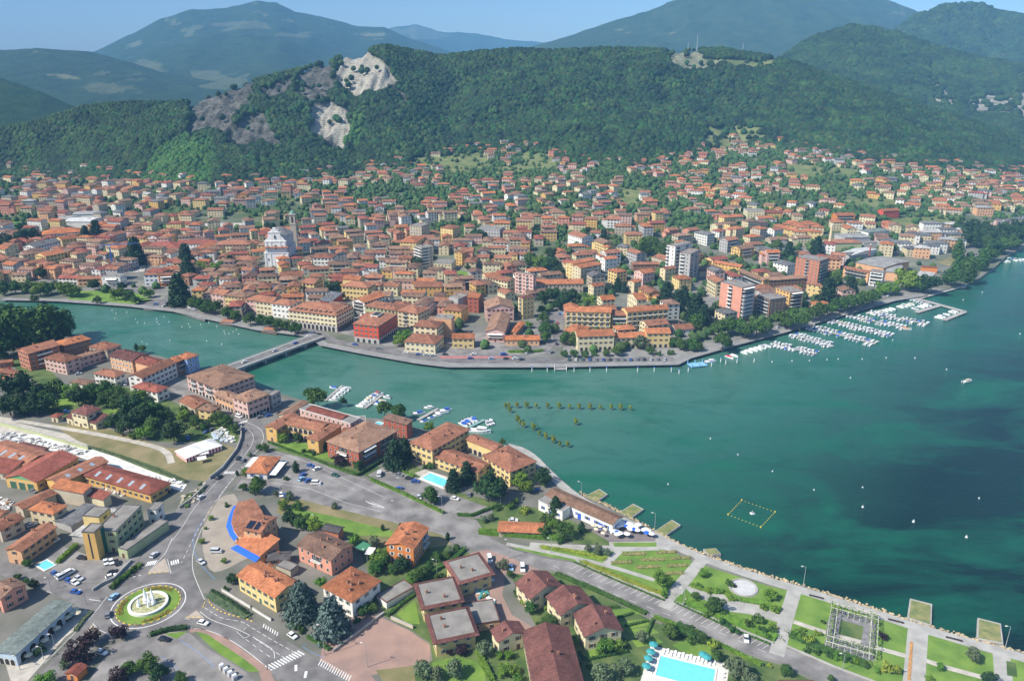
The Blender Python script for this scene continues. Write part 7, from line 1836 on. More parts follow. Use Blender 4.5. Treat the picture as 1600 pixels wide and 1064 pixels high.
def pier(c,p0,p1,w,label,z=.75,m=M_conc,name='pier',top=None):
 A,B=Vector(water_pt(c,*p0)),Vector(water_pt(c,*p1));L_=(B-A).length
 t=empty(name,(*((A+B)/2),0),math .atan2(B .y-A .y,B .x-A .x),label,'pier')
 part(t,'deck',m,lambda q:q .box(-L_/2,L_/2,-w/2,w/2,z-.35,z,bottom=True))
 for k in range(int(L_/9)+1):
  for s in(-1,1):part(t,'pile',M_metal,lambda q:q .box(-L_/2+k*9-.12,-L_/2+k*9+.12,s*w*.45-.12,s*w*.45+.12,-2,z+.9 if k%2 else z-.1))
 lm((A .x+B .x)/2,(A .y+B .y)/2,'the '+{'M':'main marina pier'}.get(label[0],label .split(',')[0]))if ',' in label else None
 return A,B
def boat_parts(kind):
 b=MB();n=7;st=[]
 for k in range(n):
  t=k/(n-1);x=-3.2+6.4*t;hw=1.15*(1-max(0,(t-.45)/.55)**2.2);st .append((x,max(hw,.03),.78+.35*t**2))
 for i in range(n-1):
  (x0,w0,h0),(x1,w1,h1)=st[i],st[i+1]
  for s in(-1,1):
   f=[(x0,s*w0*.75,-.3),(x1,s*w1*.7,-.3),(x1,s*w1,h1),(x0,s*w0,h0)];b .face(f if s<0 else f[::-1])
  b .face([(x0,-w0,h0),(x1,-w1,h1),(x1,w1,h1),(x0,w0,h0)]if i>3 else[(x0,-w0*.8,.45),(x1,-w1*.8,.45),(x1,w1*.8,.45),(x0,w0*.8,.45)])
  if i<=3:
   for s in(-1,1):
    b .face([(x0,s*w0*.8,h0),(x1,s*w1*.8,h1),(x1,s*w1,h1),(x0,s*w0,h0)]);b .face([(x0,s*w0*.8,.45),(x1,s*w1*.8,.45),(x1,s*w1*.8,h1),(x0,s*w0*.8,h0)])
 b .face([(-3.2,-1.1,-.3),(-3.2,1.1,-.3),(-3.2,1.15,.78),(-3.2,-1.15,.78)][::-1])
 hull=b .mesh('hull',M_hull)
 c=MB()
 if kind==0:c .prism([(-2.6,-.9),(.6,-.95),(1.9,-.35),(1.9,.35),(.6,.95),(-2.6,.9)],.8,1.15,0)
 elif kind==1:c .prism([(-.8,-.8),(1.2,-.75),(2.0,-.3),(2.0,.3),(1.2,.75),(-.8,.8)],.8,1.7,0);c .box(-.9,1.0,-.82,.82,1.2,1.5,1);
 else:c .box(-1.9,.6,-.85,.85,2.0,2.1,0,bottom=True);[c .tube((x,y,.7),(x,y,2.0),.04,.04,4,1)for x in(-1.8,.5)for y in(-.8,.8)];c .box(.3,.5,-.8,.8,.9,1.5,1)
 m=MB();m .box(-3.55,-3.15,-.22,.22,.1,1.25,0)
 return hull,c,m
BT={}
def boat(x,y,rz,kind,cov,L_=6.4,lab=None,label=None,lmk=None,group='boats moored in the marina'):
 if kind not in BT:
  h,c,m=boat_parts(kind);BT[kind]=(h,c,m .mesh('outboard_motor',mat('motor',(.06,.06,.07),.5)),{})
 h,c,mo,cc=BT[kind]
 if cov not in cc:cc[cov]=c .mesh(['cover','cabin','canopy'][kind],[mat('boat_'+cov,dict(white=(.74,.75,.76),blue=(.03,.12,.5),grey=(.45,.47,.5),navy=(.02,.04,.14),teal=(.05,.3,.35),orange=(.6,.22,.05),red=(.55,.04,.06),cream=(.6,
 .55,.42),cyan=(.15,.4,.65))[cov],.7),M_glass])
 t=empty('motorboat',(x,y,0),rz,label,'boat',group);s=L_/6.8;t .scale=(s,s,s)
 link('hull',h,t);link(['cover','cabin','canopy'][kind],cc[cov],t);link('outboard_motor',mo,t)
 if not label:register(t,lab or f"white motorboat with {cov} {['cover', 'cabin', 'canopy'][kind]}",x,y,'boat',lmk)
 return t
RB=random .Random(3)
def berths(c,p0,p1,n,side,off=4.3,covs='white white white white white grey white blue white cream white white',L_=6.2,skip=.06,lmk=None):
 A,B=Vector(water_pt(c,*p0)),Vector(water_pt(c,*p1));d=(B-A).normalized();nn=Vector((-d .y,d .x))*side
 for k in range(n):
  if RB .random()<skip:continue
  p=A+(B-A)*((k+.5)/n)+nn*off
  l=L_*RB .uniform(.88,1.08)
  boat(p .x,p .y,math .atan2(nn .y,nn .x)+(PI if RB .random()<.3 else 0)+RB .uniform(-.06,.06),RB .choice([0,0,1,1,2]),RB .choice(covs .split()),l,lmk=lmk)
for c,p0,p1,w,n,lb,k in(('e',(20,738),(300,800),1.6,12,'first pontoon','first marina pontoon counted from the left, lined with white boats'),('e',(150,678),(405,752),1.6,11,'second pontoon','second marina pontoon from the left, short and narrow'),
 ('e',(250,632),(662,738),3.2,17,'wide third pier','wide concrete marina pier, third from the left'),('e',(378,598),(765,688),1.6,16,'fourth pontoon','fourth marina pontoon from the left, crowded with boats'),
 ('e',(490,562),(845,640),1.6,15,'fifth pontoon','fifth marina pontoon from the left, ending at an orange boat'),('e',(612,542),(985,618),1.6,15,'sixth pontoon','sixth marina pontoon from the left, nearest the breakwater')):
 A,B=pier(c,p0,p1,w,k)
 lmk='the '+lb
 for s in(-1,1):berths(c,p0,p1,n,s,3.2+w/2,lmk=lmk)
A,B=pier('e',(835,442),(1215,545),4.5,'long concrete breakwater arm reaching out beyond the marina boats',1.3,name='breakwater')
pier('e',(1048,508),(915,548),4.0,'short inner arm of the breakwater',1.3,name='breakwater');pier('e',(1212,545),(1085,596),3.6,'outer arm of the breakwater with moored boats',1.3,name='breakwater');pier('e',(1205,385),(938,
 460),3.6,'separate long jetty nearer the poplars',1.3,name='jetty');pier('e',(1205,362),(1200,398),5,'head block of the long jetty',1.5,name='jetty')
berths('e',(880,455),(1000,492),6,-1,4.5,lmk='the breakwater');berths('e',(915,540),(1030,508),6,1,5.5,lmk='the inner breakwater arm',L_=8);berths('e',(1085,590),(1200,545),7,1,5.5,lmk='the outer breakwater arm',L_=7)
berths('e',(600,548),(860,482),11,-1,5.0,lmk='the marina quay',L_=7);berths('e',(1440,205),(1590,235),7,1,3,lmk='the far right mooring');berths('e',(1430,230),(1560,215),6,-1,3,lmk='the far right mooring')
boat(*water_pt('e',852,645),-.35,0,'orange',8,label='orange-covered boat at the tip of the fifth marina pontoon')
berths('d',(1300,815),(1560,738),9,-1,3.5,'white white red white grey',7.5,lmk='the lakeside quay')
boat(*water_pt('d',1220,848),.1,1,'white',9,label='white cabin boat beside the light blue landing stage')
boat(*water_pt('e',1228,968),.25,1,'cream',7.5,label='lone motorboat under way on the open lake at right',group='boats on open water')
# near-bank docks
for p0,p1,c,lb,bs in(((1010,292),(1130,190),3,'wooden dock farthest left on the near bank',((1,2,.62),(-1,6,.5))),((1285,345),(1412,250),3,'second wooden dock on the near bank beside round trees',((1,7,.5),(-1,3,.75)))):
 pier(c,p0,p1,2.0,lb)
 for s,n,fr_ in bs:
  q0=(p0[0]+(p1[0]-p0[0])*(1-fr_*1.0),p0[1]+(p1[1]-p0[1])*(1-fr_));berths(c,q0 if n<5 else p0,p1,n,s,4.3,lmk='the '+('leftmost' if '1130' in str(p1)else 'second')+' near-bank dock')
pier(5,(325,338),(462,260),2.2,'third wooden dock on the near bank with spread-out boats');pier(5,(678,388),(785,336),2.2,'blue-green dock behind the cloister hotel',m=mat('dock_teal',(.2,.34,.33),.8))
for x,y,r,l,s in((330,292,.1,8,'third'),(400,253,0,7,'third'),(415,322,0,5,'third'),(458,306,.1,6,'third'),(488,290,.1,9,'third'),(518,270,.2,8,'third'),(368,348,0,6,'third'),(640,368,-.9,8,'hotel'),(662,354,-.9,8,'hotel'),
 (686,344,-.9,8,'hotel'),(710,336,-.9,8,'hotel'),(806,360,1.9,7,'hotel'),(832,352,1.9,7,'hotel')):
 boat(*water_pt(5,x,y),r,RB .choice([0,1,1]),RB .choice(['white','white','blue','grey']),l,lmk=f'the {s} near-bank dock')
boat(*water_pt(5,755,418),-.15,1,'white',13,label='largest white motor yacht moored behind the cloister hotel',group='boats at the near docks')
boat(*water_pt(5,50,158),.3,2,'red',7,label='boat with a pink-red canopy at the end of the second near-bank dock',group='boats at the near docks')
# landing stages
A=Vector(water_pt('d',1140,868));t=empty('landing_stage',(A .x,A .y,0),.25,'light blue landing stage at the corner of the quay','landing stage');lm(A .x,A .y,'the light blue landing stage');mb=mat('stage_blue',(.22,.45,.7),
 .7)
part(t,'platform',mb,lambda q:q .box(-6,6,-3.5,3.5,.6,1.0,bottom=True));[part(t,'post',mb,lambda q:q .box(x-.2,x+.2,y-.2,y+.2,-1,3.2))for x in(-5.5,0,5.5)for y in(-3.2,3.2)]
A=Vector(water_pt('d',298,895));t=empty('landing_stage',(A .x,A .y,0),0,'small square landing stage with blue-white posts at the street end','landing stage');part(t,'platform',WALLS['grey'],lambda q:q .box(-4,4,-1.5,6,.8,
 1.4,bottom=True));[part(t,'post',M_hull,lambda q:q .tube((x,y,-1),(x,y,3.2),.25,.25,6))for x in(-4,4)for y in(-1.5,3)]
for(c,x,y,lb)in(('a',1410,605,'little lakeside kiosk on stilts with an orange roof, left one'),('b',95,655,'little kiosk on stilts with an orange roof near the bridge')):
 A=Vector(at_z(*cp(c,(x,y)),2)[:2]);t=empty('boat_kiosk',(A .x,A .y,0),-.35,lb,'kiosk');part(t,'platform',WALLS['brown'],lambda q:q .box(-7,7,-3.5,3.5,.6,1.0,bottom=True));part(t,'wall',WALLS['white'],lambda q:q .box(-4,5,
 -2.2,2.2,1,3.2));part(t,'roof',ROOFS['terracotta'],lambda q:roof_geo(q,10,5.5,3.3,'gable','x',.3,.5));[part(t,'post',WALLS['brown'],lambda q:q .box(px_-.2,px_+.2,-3,-2.6,-2,.6))for px_ in(-6,0,6)]
 # mooring posts and buoys
def post(c,x,y):
 A=water_pt(c,x,y);t=empty('mooring_post',(*A,0),0,None,'mooring post','blue-white mooring posts');part(t,'pole',M_hull,lambda q:q .tube((0,0,-2),(0,0,3.0),.28,.24,6));part(t,'blue_cap',M_awn['blue'],lambda q:q .tube((0,0,
 3.0),(0,0,3.7),.3,.2,6));register(t,'blue-capped white mooring post in the water',*A,'post')
for x in(123,217,382,480,582,773,875,980,1085):post('d',x,905)
for x,y in((1028,918),(1228,872),(1285,845),(1315,858),(1385,850),(1490,846)):post('d',x,y)
bm_={}
def buoy(c,x,y,r=.55):
 if not bm_:q=MB();q .tube((0,0,-.4),(0,0,.5),1,.8,8);q .tube((0,0,.5),(0,0,2.2),.25,.1,5);bm_['m']=q .mesh('buoy',M_hull)
 A=water_pt(c,x,y);t=link('buoy',bm_['m'],None,(*A,0),0,scale=r);tag(t,None,'buoy','white buoys on the lake');register(t,'white buoy',*A,'buoy')
for x,y in((690,527),(708,577),(835,582),(848,602),(890,607),(965,582),(968,600),(978,615),(1040,600),(1120,630),(1160,612),(1170,630),(1235,617),(1285,603),(1335,627),(1380,657),(1385,672),(1410,672),(1435,660),(1455,647),
 (1470,674),(1045,715),(1272,717),(905,737),(875,722),(1365,737),(715,548),(1010,568),(780,540)):buoy('a',x,y,.5)
for x,y in((25,845),(148,840),(255,838),(363,832),(432,828),(580,828),(728,820),(905,822),(1100,892),(508,943),(768,712),(1320,417),(1552,673),(1202,464)):buoy('e',x,y,.5)
for x,y in((555,40),(852,126),(1163,216)):buoy(8,x,y,.6)
for x,y in((1272,764),(1348,760),(1428,812),(1510,837),(1530,777),(1110,684),(1153,709),(1044,755),(1207,735)):CROPS['z']=(0,0,1.0);buoy('z',x,y,.42)
lm(*at_z(1350,720,0)[:2],'the open lake at right');lm(*at_z(240,520,0)[:2],'the river channel');lm(*at_z(1350,560,0)[:2],'the water before the marina');lm(*at_z(1400,850,0)[:2],'the water beyond the park')
A=Vector(water_pt(7,1102,200));t=empty('float_line',(*A,0),0,'square of yellow floats round a swimming raft near the park','float line')
fl=MB();cs_=[Vector(water_pt(7,*q))-A for q in((1048,132),(1218,192),(1145,270),(978,205))]
for k in range(4):
 a0,a1=cs_[k],cs_[(k+1)%4]
 for j in range(9):q=a0+(a1-a0)*j/9;fl .tube((q .x-.2,q .y,.1),(q .x+.2,q .y,.1),.15,.15,5)
fl .build('floats',mat('float_yellow',(.75,.55,.06),.6),t,kind='stuff');part(t,'corner_buoy',mat('float_yellow',(.5,.1,.1)),lambda q:[q .tube((v .x,v .y,-.2),(v .x,v .y,.8),.4,.1,7)for v in cs_])
t=empty('swim_raft',(*A,0),.3,'small white raft in the middle of the yellow float square','raft');part(t,'platform',M_hull,lambda q:q .box(-.9,.9,-.8,.8,0,.4));part(t,'ladder',M_metal,lambda q:q .tube((0,0,.5),(0,0,1.7),.5,
 .1,4))
# slipways, riprap, park furniture
M_slip=mat('slip_grass',(.27,.25,.10),.95,scale=.4,col2=(.13,.17,.06),detail=6)
for c,pts,lb in((7,((225,118),(318,74),(360,102),(285,152)),'grass-topped stone slip nearest the white restaurant'),(7,((405,204),(490,150),(545,178),(460,238)),'second grass-topped stone slip, beside the parasol terrace'),
 (7,((598,292),(690,232),(735,260),(645,322)),'third grass-topped stone slip, beside the tall lamp'),(8,((832,575),(962,608),(958,738),(815,692)),'square reed-topped platform beyond the pergola'),(8,((1228,688),(1365,722),
 (1380,842),(1222,812)),'square reed-topped platform nearest the right edge'),(7,((850,382),(915,378),(942,408),(880,412)),'low green landing below the terrace path')):
 P=[Vector(nz_(*q)[:2])for q in cp(c,*pts)];ce=sum(P,Vector((0,0)))/4;t=empty('stone_slip',(*ce,0),0,lb,'slipway')
 part(t,'stone_kerb',M_conc,lambda q:q .prism(ccw([p-ce for p in P]),-2,NB-.3));part(t,'grass_top',M_slip,lambda q:q .prism(ccw([(p-ce)*.86 for p in P]),NB-.4,NB-.15))
pts=resample([nz_(*p)[:2]for p in[(905,770),(950,790),(1023,830),(1062,851),(1105,868),(1200,901),(1253,915),(1371,953),(1427,972),(1526,1001),(1600,1021),(1700,1054)]],.55)
RP=random .Random(4);rk=[(x+RP .uniform(-.9,.9),y+RP .uniform(-1.0,.9)+1.1,NB-.5+RP .uniform(-.5,.45))for x,y in pts for _ in range(3)]
scatter('riprap_stones',rk,[RP .uniform(.3,.62)for _ in rk],mat('riprap',(.52,.42,.26),.95,scale=.8,col2=(.3,.24,.15),objvar=.25,detail=4),squash=.8,rough=.3,sub=1)
# roundabout island with fountain
t=empty('fountain',(*RC,NB),0,'round white fountain basin with tall water jets on the roundabout','fountain');lm(*RC,'the roundabout')
def ring(q,r0,r1,z0,z1,n=48,mi=0):
 for k in range(n):
  a0,a1=2*PI*k/n,2*PI*(k+1)/n;p=lambda r,a,z:(r*math .cos(a),r*math .sin(a),z)
  q .face([p(r1,a0,z0),p(r1,a1,z0),p(r1,a1,z1),p(r1,a0,z1)],mi);q .face([p(r0,a1,z0),p(r0,a0,z0),p(r0,a0,z1),p(r0,a1,z1)],mi);q .face([p(r0,a0,z1),p(r1,a0,z1),p(r1,a1,z1),p(r0,a1,z1)],mi)
part(t,'basin',mat('fountain_stone',(.74,.73,.70),.7),lambda q:(ring(q,6.0,7.0,0,1.0)));part(t,'basin_floor',mat('fountain_pebbles',(.5,.47,.3),.8,scale=1.2,col2=(.25,.28,.12)),lambda q:q .disc((0,0),6.05,.55,40))
M_jet=mat('falling_water',(.86,.89,.92),.5,.05,3)
for k,(x,y,hh,r)in enumerate(((-2.8,-1.6,4.6,.7),(-1.2,.8,7.6,1.0),(.3,.2,5.2,.7),(1.2,1.2,7.4,.75),(2.2,-.2,5.8,.8),(.9,-1.8,3.8,.5))):
 q=MB();[q .tube((x,y,.5+hh*.8*i/5),(x+.1*(i%2),y,.5+hh*.8*(i+1)/5),r*(1-i/5.6)*(1.0+.25*(i%2)),r*(1-(i+1)/5.6),7)for i in range(5)];q .build('water_jet',M_jet,t,smooth=True)
b=MB();b .disc(RC,10.9,NB+.12,60);b .build('island_lawn',M_lawn,kind='structure')
for a0,a1,lb in((60,115,'far'),(165,215,'left'),(-75,-20,'near right')):
 P=arc(RC,9.6,a0,a1,14);C,Nn=[],[];r=np .random .default_rng(a1&7)
 for p in P:C .append(np .stack([p[0]-RC[0]+r .uniform(-.8,.8,26),p[1]-RC[1]+r .uniform(-.8,.8,26),r .uniform(.1,.5,26)],-1))
 C=np .concatenate(C);n_=r .normal(size=C .shape)*.4+(0,0,.8);o=empty('flower_bed',(*RC,NB),0,f'orange flower bed on the {lb} side of the roundabout island','flower bed','flower beds on the roundabout');link('flowers',quads_mesh('flowers',
 C,n_/np .linalg .norm(n_,axis=1)[:,None],.22,mat('orange_flowers',(.45,.22,.05),.9,scale=2.2,col2=(.09,.16,.03)),2),o,kind='stuff')
 # pergola
fr=frame_from(*cp(8,(335,870),(628,955),(648,715)),0.0);t=empty('pergola',fr[:3],fr[3],'square metal pergola overgrown with climbing plants around a garden bed','pergola');lm(fr[0],fr[1],'the pergola');w,d=fr[4],fr[5]
for u in(-.5,-.36,.36,.5):
 for k in range(9):
  v=k/8-.5
  for(x,y)in({(u*w,v*d),(v*w,u*d)}):part(t,'post',M_frame,lambda q:q .box(x-.06,x+.06,y-.06,y+.06,0,2.9))
 part(t,'beam',M_frame,lambda q:q .box(-w/2,w/2,u*d-.06,u*d+.06,2.9,3.1,bottom=True));part(t,'beam',M_frame,lambda q:q .box(u*w-.06,u*w+.06,-d/2,d/2,3.1,3.25,bottom=True))
r=np .random .default_rng(9);C=[]
for _ in range(1000):
 u,v=r .uniform(-.5,.5),r .choice([-.5,-.43,-.36,.36,.43,.5])+r .normal()*.012;x,y=(u,v)if r .random()<.5 else(v,u)
 C .append((x*w,y*d,r .uniform(2.4,3.5)if r .random()<.7 else r .uniform(.2,2.6)))
n_=r .normal(size=(1000,3));link('climbing_plants',quads_mesh('climbing_plants',np .array(C),n_/np .linalg .norm(n_,axis=1)[:,None],.3,L_bright,5),t,kind='stuff')
t=empty('round_basin',(*c0,NB),0,'round grey stone basin with a dark opening on the park lawn','basin');lm(*c0,'the round stone plaza');part(t,'rim',M_conc,lambda q:ring(q,5.0,5.4,.05,.4));part(t,'floor',mat('basin_floor',
 (.5,.5,.5),.8,.06,.5),lambda q:q .disc((0,0),4.6,.12,40));part(t,'dark_opening',M_dark,lambda q:q .disc((-3.2,.9),1.15,.2,20))
for c,x,y in((8,282,573),(8,748,715),(8,1088,820)):p=nz_(*cp(c,(x,y)));t=empty('park_bench',p,-.42,None,'bench','dark benches on the promenade');part(t,'seat',M_dark,lambda q:q .box(-2.6,2.6,-.35,.35,.38,.5,bottom=True));[part(t,
 'leg',M_dark,lambda q:q .box(s-.1,s+.1,-.3,.3,0,.38))for s in(-2.2,2.2)];register(t,'long dark bench facing the lake on the promenade',p[0],p[1],'bench')
# pools
def pool(c,A,B,C,label,deck=0,z=.0):
 fr=frame_from(*cp(c,A,B,C),z);t=empty('swimming_pool',(fr[0],fr[1],NB),fr[3],label,'swimming pool');w,d=fr[4],fr[5];lm(fr[0],fr[1],'the '+label .split(',')[0])
 part(t,'rim',mat('pool_rim',(.66,.65,.62),.8),lambda q:[q .box(x0,x1,y0,y1,.02,.28)for x0,x1,y0,y1 in((-w/2-.6,w/2+.6,-d/2-.6,-d/2),(-w/2-.6,w/2+.6,d/2,d/2+.6),(-w/2-.6,-w/2,-d/2,d/2),(w/2,w/2+.6,-d/2,d/2))])
 part(t,'pool_water',mat('pool_water',(.16,.62,.74),.08,.05,.5,spec=.5),lambda q:q .face([(-w/2,-d/2,.16),(w/2,-d/2,.16),(w/2,d/2,.16),(-w/2,d/2,.16)]))
 if deck:patch('pool_deck',[to_px(*(Vector((fr[0],fr[1]))+Vector((math .cos(fr[3])*u-math .sin(fr[3])*v,math .sin(fr[3])*u+math .cos(fr[3])*v))),NB)for u,v in((-w/2-deck,-d/2-deck),(w/2+deck,-d/2-deck),(w/2+deck,d/2+deck),
 (-w/2-deck,d/2+deck))],.065,mat('deck_white',(.6,.58,.54),.9,.06,.4))
 return fr
pf=pool(7,(605,1035),(895,1110),(925,1008),'big turquoise pool, at the bottom edge of the picture',4.2)
hp=pool(5,(352,742),(495,800),(514,748),'turquoise hotel pool, kidney-cornered and small beside firs',1.5)
pool(2,(272,206),(335,242),(388,206),'blue garden pool, beside the ochre farmhouse');pool(3,(1340,462),(1375,472),(1405,448),'small condominium pool, behind the brick-red house',.8)
def around(fr,u,v):return(fr[0]+math .cos(fr[3])*u-math .sin(fr[3])*v,fr[1]+math .sin(fr[3])*u+math .cos(fr[3])*v)
def lounger(x,y,rz):
 t=empty('sun_lounger',(x,y,NB),rz,None,'sun lounger','white sun loungers round the big pool');part(t,'seat',M_hull,lambda q:q .box(-1,.3,-.33,.33,.3,.38,bottom=True));part(t,'backrest',M_hull,lambda q:q .face([(.3,-.33,.38),
 (.95,-.33,.75),(.95,.33,.75),(.3,.33,.38)][::-1]));[part(t,'leg',M_hull,lambda q:q .box(s,s+.06,-.3,.3,0,.3))for s in(-.8,.2)]
 register(t,'white sun lounger on the pool deck',x,y,'lounger')
def parasol(x,y,m,desc,r=1.6,z=NB):
 t=empty('parasol',(x,y,z),0,None,'parasol','parasols');part(t,'canopy',m,lambda q:[q .face([(r*math .cos(k*PI/4),r*math .sin(k*PI/4),2.2),(r*math .cos((k+1)*PI/4),r*math .sin((k+1)*PI/4),2.2),(0,0,2.85)])for k in range(8)]);part(t,
 'pole',M_metal,lambda q:q .tube((0,0,0),(0,0,2.8),.04,.04,4));register(t,desc,x,y,'parasol')
w,d=pf[4],pf[5]
for k in range(14):lounger(*around(pf,-w/2+(k+.5)*w/14,d/2+1.9+.9*(k%2)),pf[3]+PI/2)
for k in range(7):lounger(*around(pf,-w/2-2.2,-d/2+(k+.5)*d/7),pf[3]+PI)
for k in range(5):lounger(*around(pf,w/2+2.2,-d/2+(k+.5)*d/5),pf[3])
for u,v in((-w/2-3,d/2+2.4),(-w/2-3.2,d/2-1.5),(-w/2-3.4,0),(-w/2-3.3,-d/2+1),(w*.25,d/2+3.4),(w*.32,d/2+2.6)):parasol(*around(pf,u,v),M_awn['teal'],'teal parasol on the pool deck')
RQ=random .Random(8)
for k in range(30):
 u,v=RQ .random(),RQ .random();q=[nz_(*cp(7,p))[:2]for p in((375,335),(590,340),(560,285),(415,262))]
 x,y=[(q[0][i]*(1-u)+q[1][i]*u)*(1-v)+(q[3][i]*(1-u)+q[2][i]*u)*v for i in(0,1)]
 parasol(x,y,M_awn['white']if k%7 else M_awn['blue'],'white parasol on the restaurant terrace' if k%7 else 'blue parasol on the restaurant terrace',1.5)
for k,(x,y)in enumerate(((285,285),(320,292),(345,305),(370,290),(300,305),(335,325))):parasol(*nz_(*cp(7,(x,y)))[:2],M_awn['cream'],'cream parasol beside the blue restaurant doors',1.1)
for k,(x,y)in enumerate(((565,565),(535,595),(505,625),(580,590),(340,795),(275,860),(220,905),(430,705))):parasol(*nz_(*cp(2,(x,y)))[:2],M_awn['cream'],'cream parasol beside the grey-roofed restaurant',1.4)
lm(*nz_(*cp(7,(480,310)))[:2],'the parasol terrace');patch('terrace',cp(7,(270,290),(345,245),(420,255),(600,300),(605,345),(370,350)),.075,mat('terrace_dark',(.2,.17,.17),.9,.1,.4))
# lamp posts
def lamp(c,x,y,ytop,desc='tall grey street lamp'):
 p=nz_(*cp(c,(x,y)));hh=9.0
 for _ in range(3):
  ty=to_px(p[0],p[1],NB+hh)[1];want=(y-ytop)/CROPS[c][2];got=to_px(p[0],p[1],NB)[1]-ty;hh*=want/max(got,.1)
 hh=min(max(hh,5),14);t=empty('street_lamp',p,0,None,'street lamp','street lamps');part(t,'pole',M_metal,lambda q:q .tube((0,0,0),(0,0,hh),.13,.08,6));part(t,'arm',M_metal,lambda q:q .tube((0,0,hh),(-1.2,.2,hh+.15),.06,.05,
 4));part(t,'lamp_head',M_frame,lambda q:q .box(-1.8,-1.0,0,.4,hh+.05,hh+.25,bottom=True));register(t,desc,p[0],p[1],'lamp')
for c,x,y,yt in((7,223,112,42),(7,600,285,202),(8,205,515,395),(8,1388,872,745),(5,492,990,868),(5,895,945,845),(6,902,262,140),(6,1178,225,130),(4,915,900,712),(4,1188,352,235),(4,1185,975,825),(3,1005,1020,882),(2,380,390,
 300),(2,640,492,390),(4,865,90,20),(5,175,1040,900),(5,210,880,740),(7,748,680,590),(8,435,1000,905),(2,150,980,880),(2,408,810,720),(2,325,900,815),(6,430,370,270)):lamp(c,x,y,yt)
# ------------------------------------------------------------------ vehicles
CC=dict(silver=(.55,.57,.6),white=(.78,.78,.78),black=(.02,.02,.025),blue=(.03,.10,.38),grey=(.2,.21,.23),green=(.03,.10,.08),red=(.45,.03,.03),cyan=(.3,.5,.7))
CM={}
def car(c,x,y,dx,dy,col,van=False,town=False,n=[0]):
 key=(col,van)
 if key not in CM:
  b,g=MB(),MB()
  L_,W,H0=(2.45,.95,1.25)if van else(2.05,.86,.92)
  pr=[(-L_,.35),(L_,.35),(L_,.72),(L_-.75 if not van else L_-.35,H0),(-L_+.1,H0+(.1 if van else-.02)),(-L_,.75)]
  for s in(-1,1):f=[(px_,s*W,pz)for px_,pz in pr];b .face(f if s<0 else f[::-1])
  for i in range(len(pr)):(x0,z0),(x1,z1)=pr[i],pr[(i+1)%len(pr)];b .face([(x0,-W,z0),(x0,W,z0),(x1,W,z1),(x1,-W,z1)][::-1])
  T=2.0 if van else 1.44;cb=[(L_-(1.0 if van else 1.15),H0),(L_-(1.45 if van else 1.75),T),(-L_+(.25 if van else .75),T),(-L_+.1 if van else-L_+.3,H0)]
  w1=W*.96;w2=W*.8
  P=[(px_,(w1 if k in(0,3)else w2),pz)for k,(px_,pz)in enumerate(cb)];Q=[(a_,-b2,c_)for a_,b2,c_ in P]
  g .face(Q);g .face(P[::-1]);g .face([Q[0],P[0],P[1],Q[1]]);g .face([P[3],Q[3],Q[2],P[2]])
  b .box(cb[2][0],cb[1][0],-w2-.02,w2+.02,T-.02,T+.04)
  wh=MB();wh .tube((0,-.1,0),(0,.1,0),.32,.32,10);wh .face([(.2*math .cos(k),-.105,.2*math .sin(k))for k in np .arange(0,6.2,.9)],1)
  li=MB();li .box(L_-.03,L_+.02,-.12,.12,.55,.7)
  CM[key]=(b .mesh('body',mat('car_'+col,CC[col],.25,spec=.6)),g .mesh('windows',M_glass),wh .mesh('wheel',[mat('tyre',(.02,.02,.02),.9),M_metal]),li .mesh('headlight',M_frame),L_,W)
 bo,gl,wh,li,L_,W=CM[key]
 if town:p=at_z(*cp(c,(x,y)),GROUND+.15);q=at_z(*cp(c,(x+dx*10,y+dy*10)),GROUND)
 else:p=nz_(*cp(c,(x,y)),.5);p=(p[0],p[1],NB+.06);q=nz_(*cp(c,(x+dx*10,y+dy*10)),.5)
 rz=math .atan2(q[1]-p[1],q[0]-p[0])
 t=empty('parked_van' if van else 'car',p,rz,None,'van' if van else 'car','cars of the town' if town else 'cars of the near bank')
 link('body',bo,t);link('windows',gl,t)
 for sx in(-1,1):
  link('headlight',li,t,(0,sx*W*.7,0))
  for sy in(-1,1):link('wheel',wh,t,(sx*L_*.62,sy*W*.93,.32))
 register(t,f"{col} {'van' if van else 'car'}",p[0],p[1],'car')
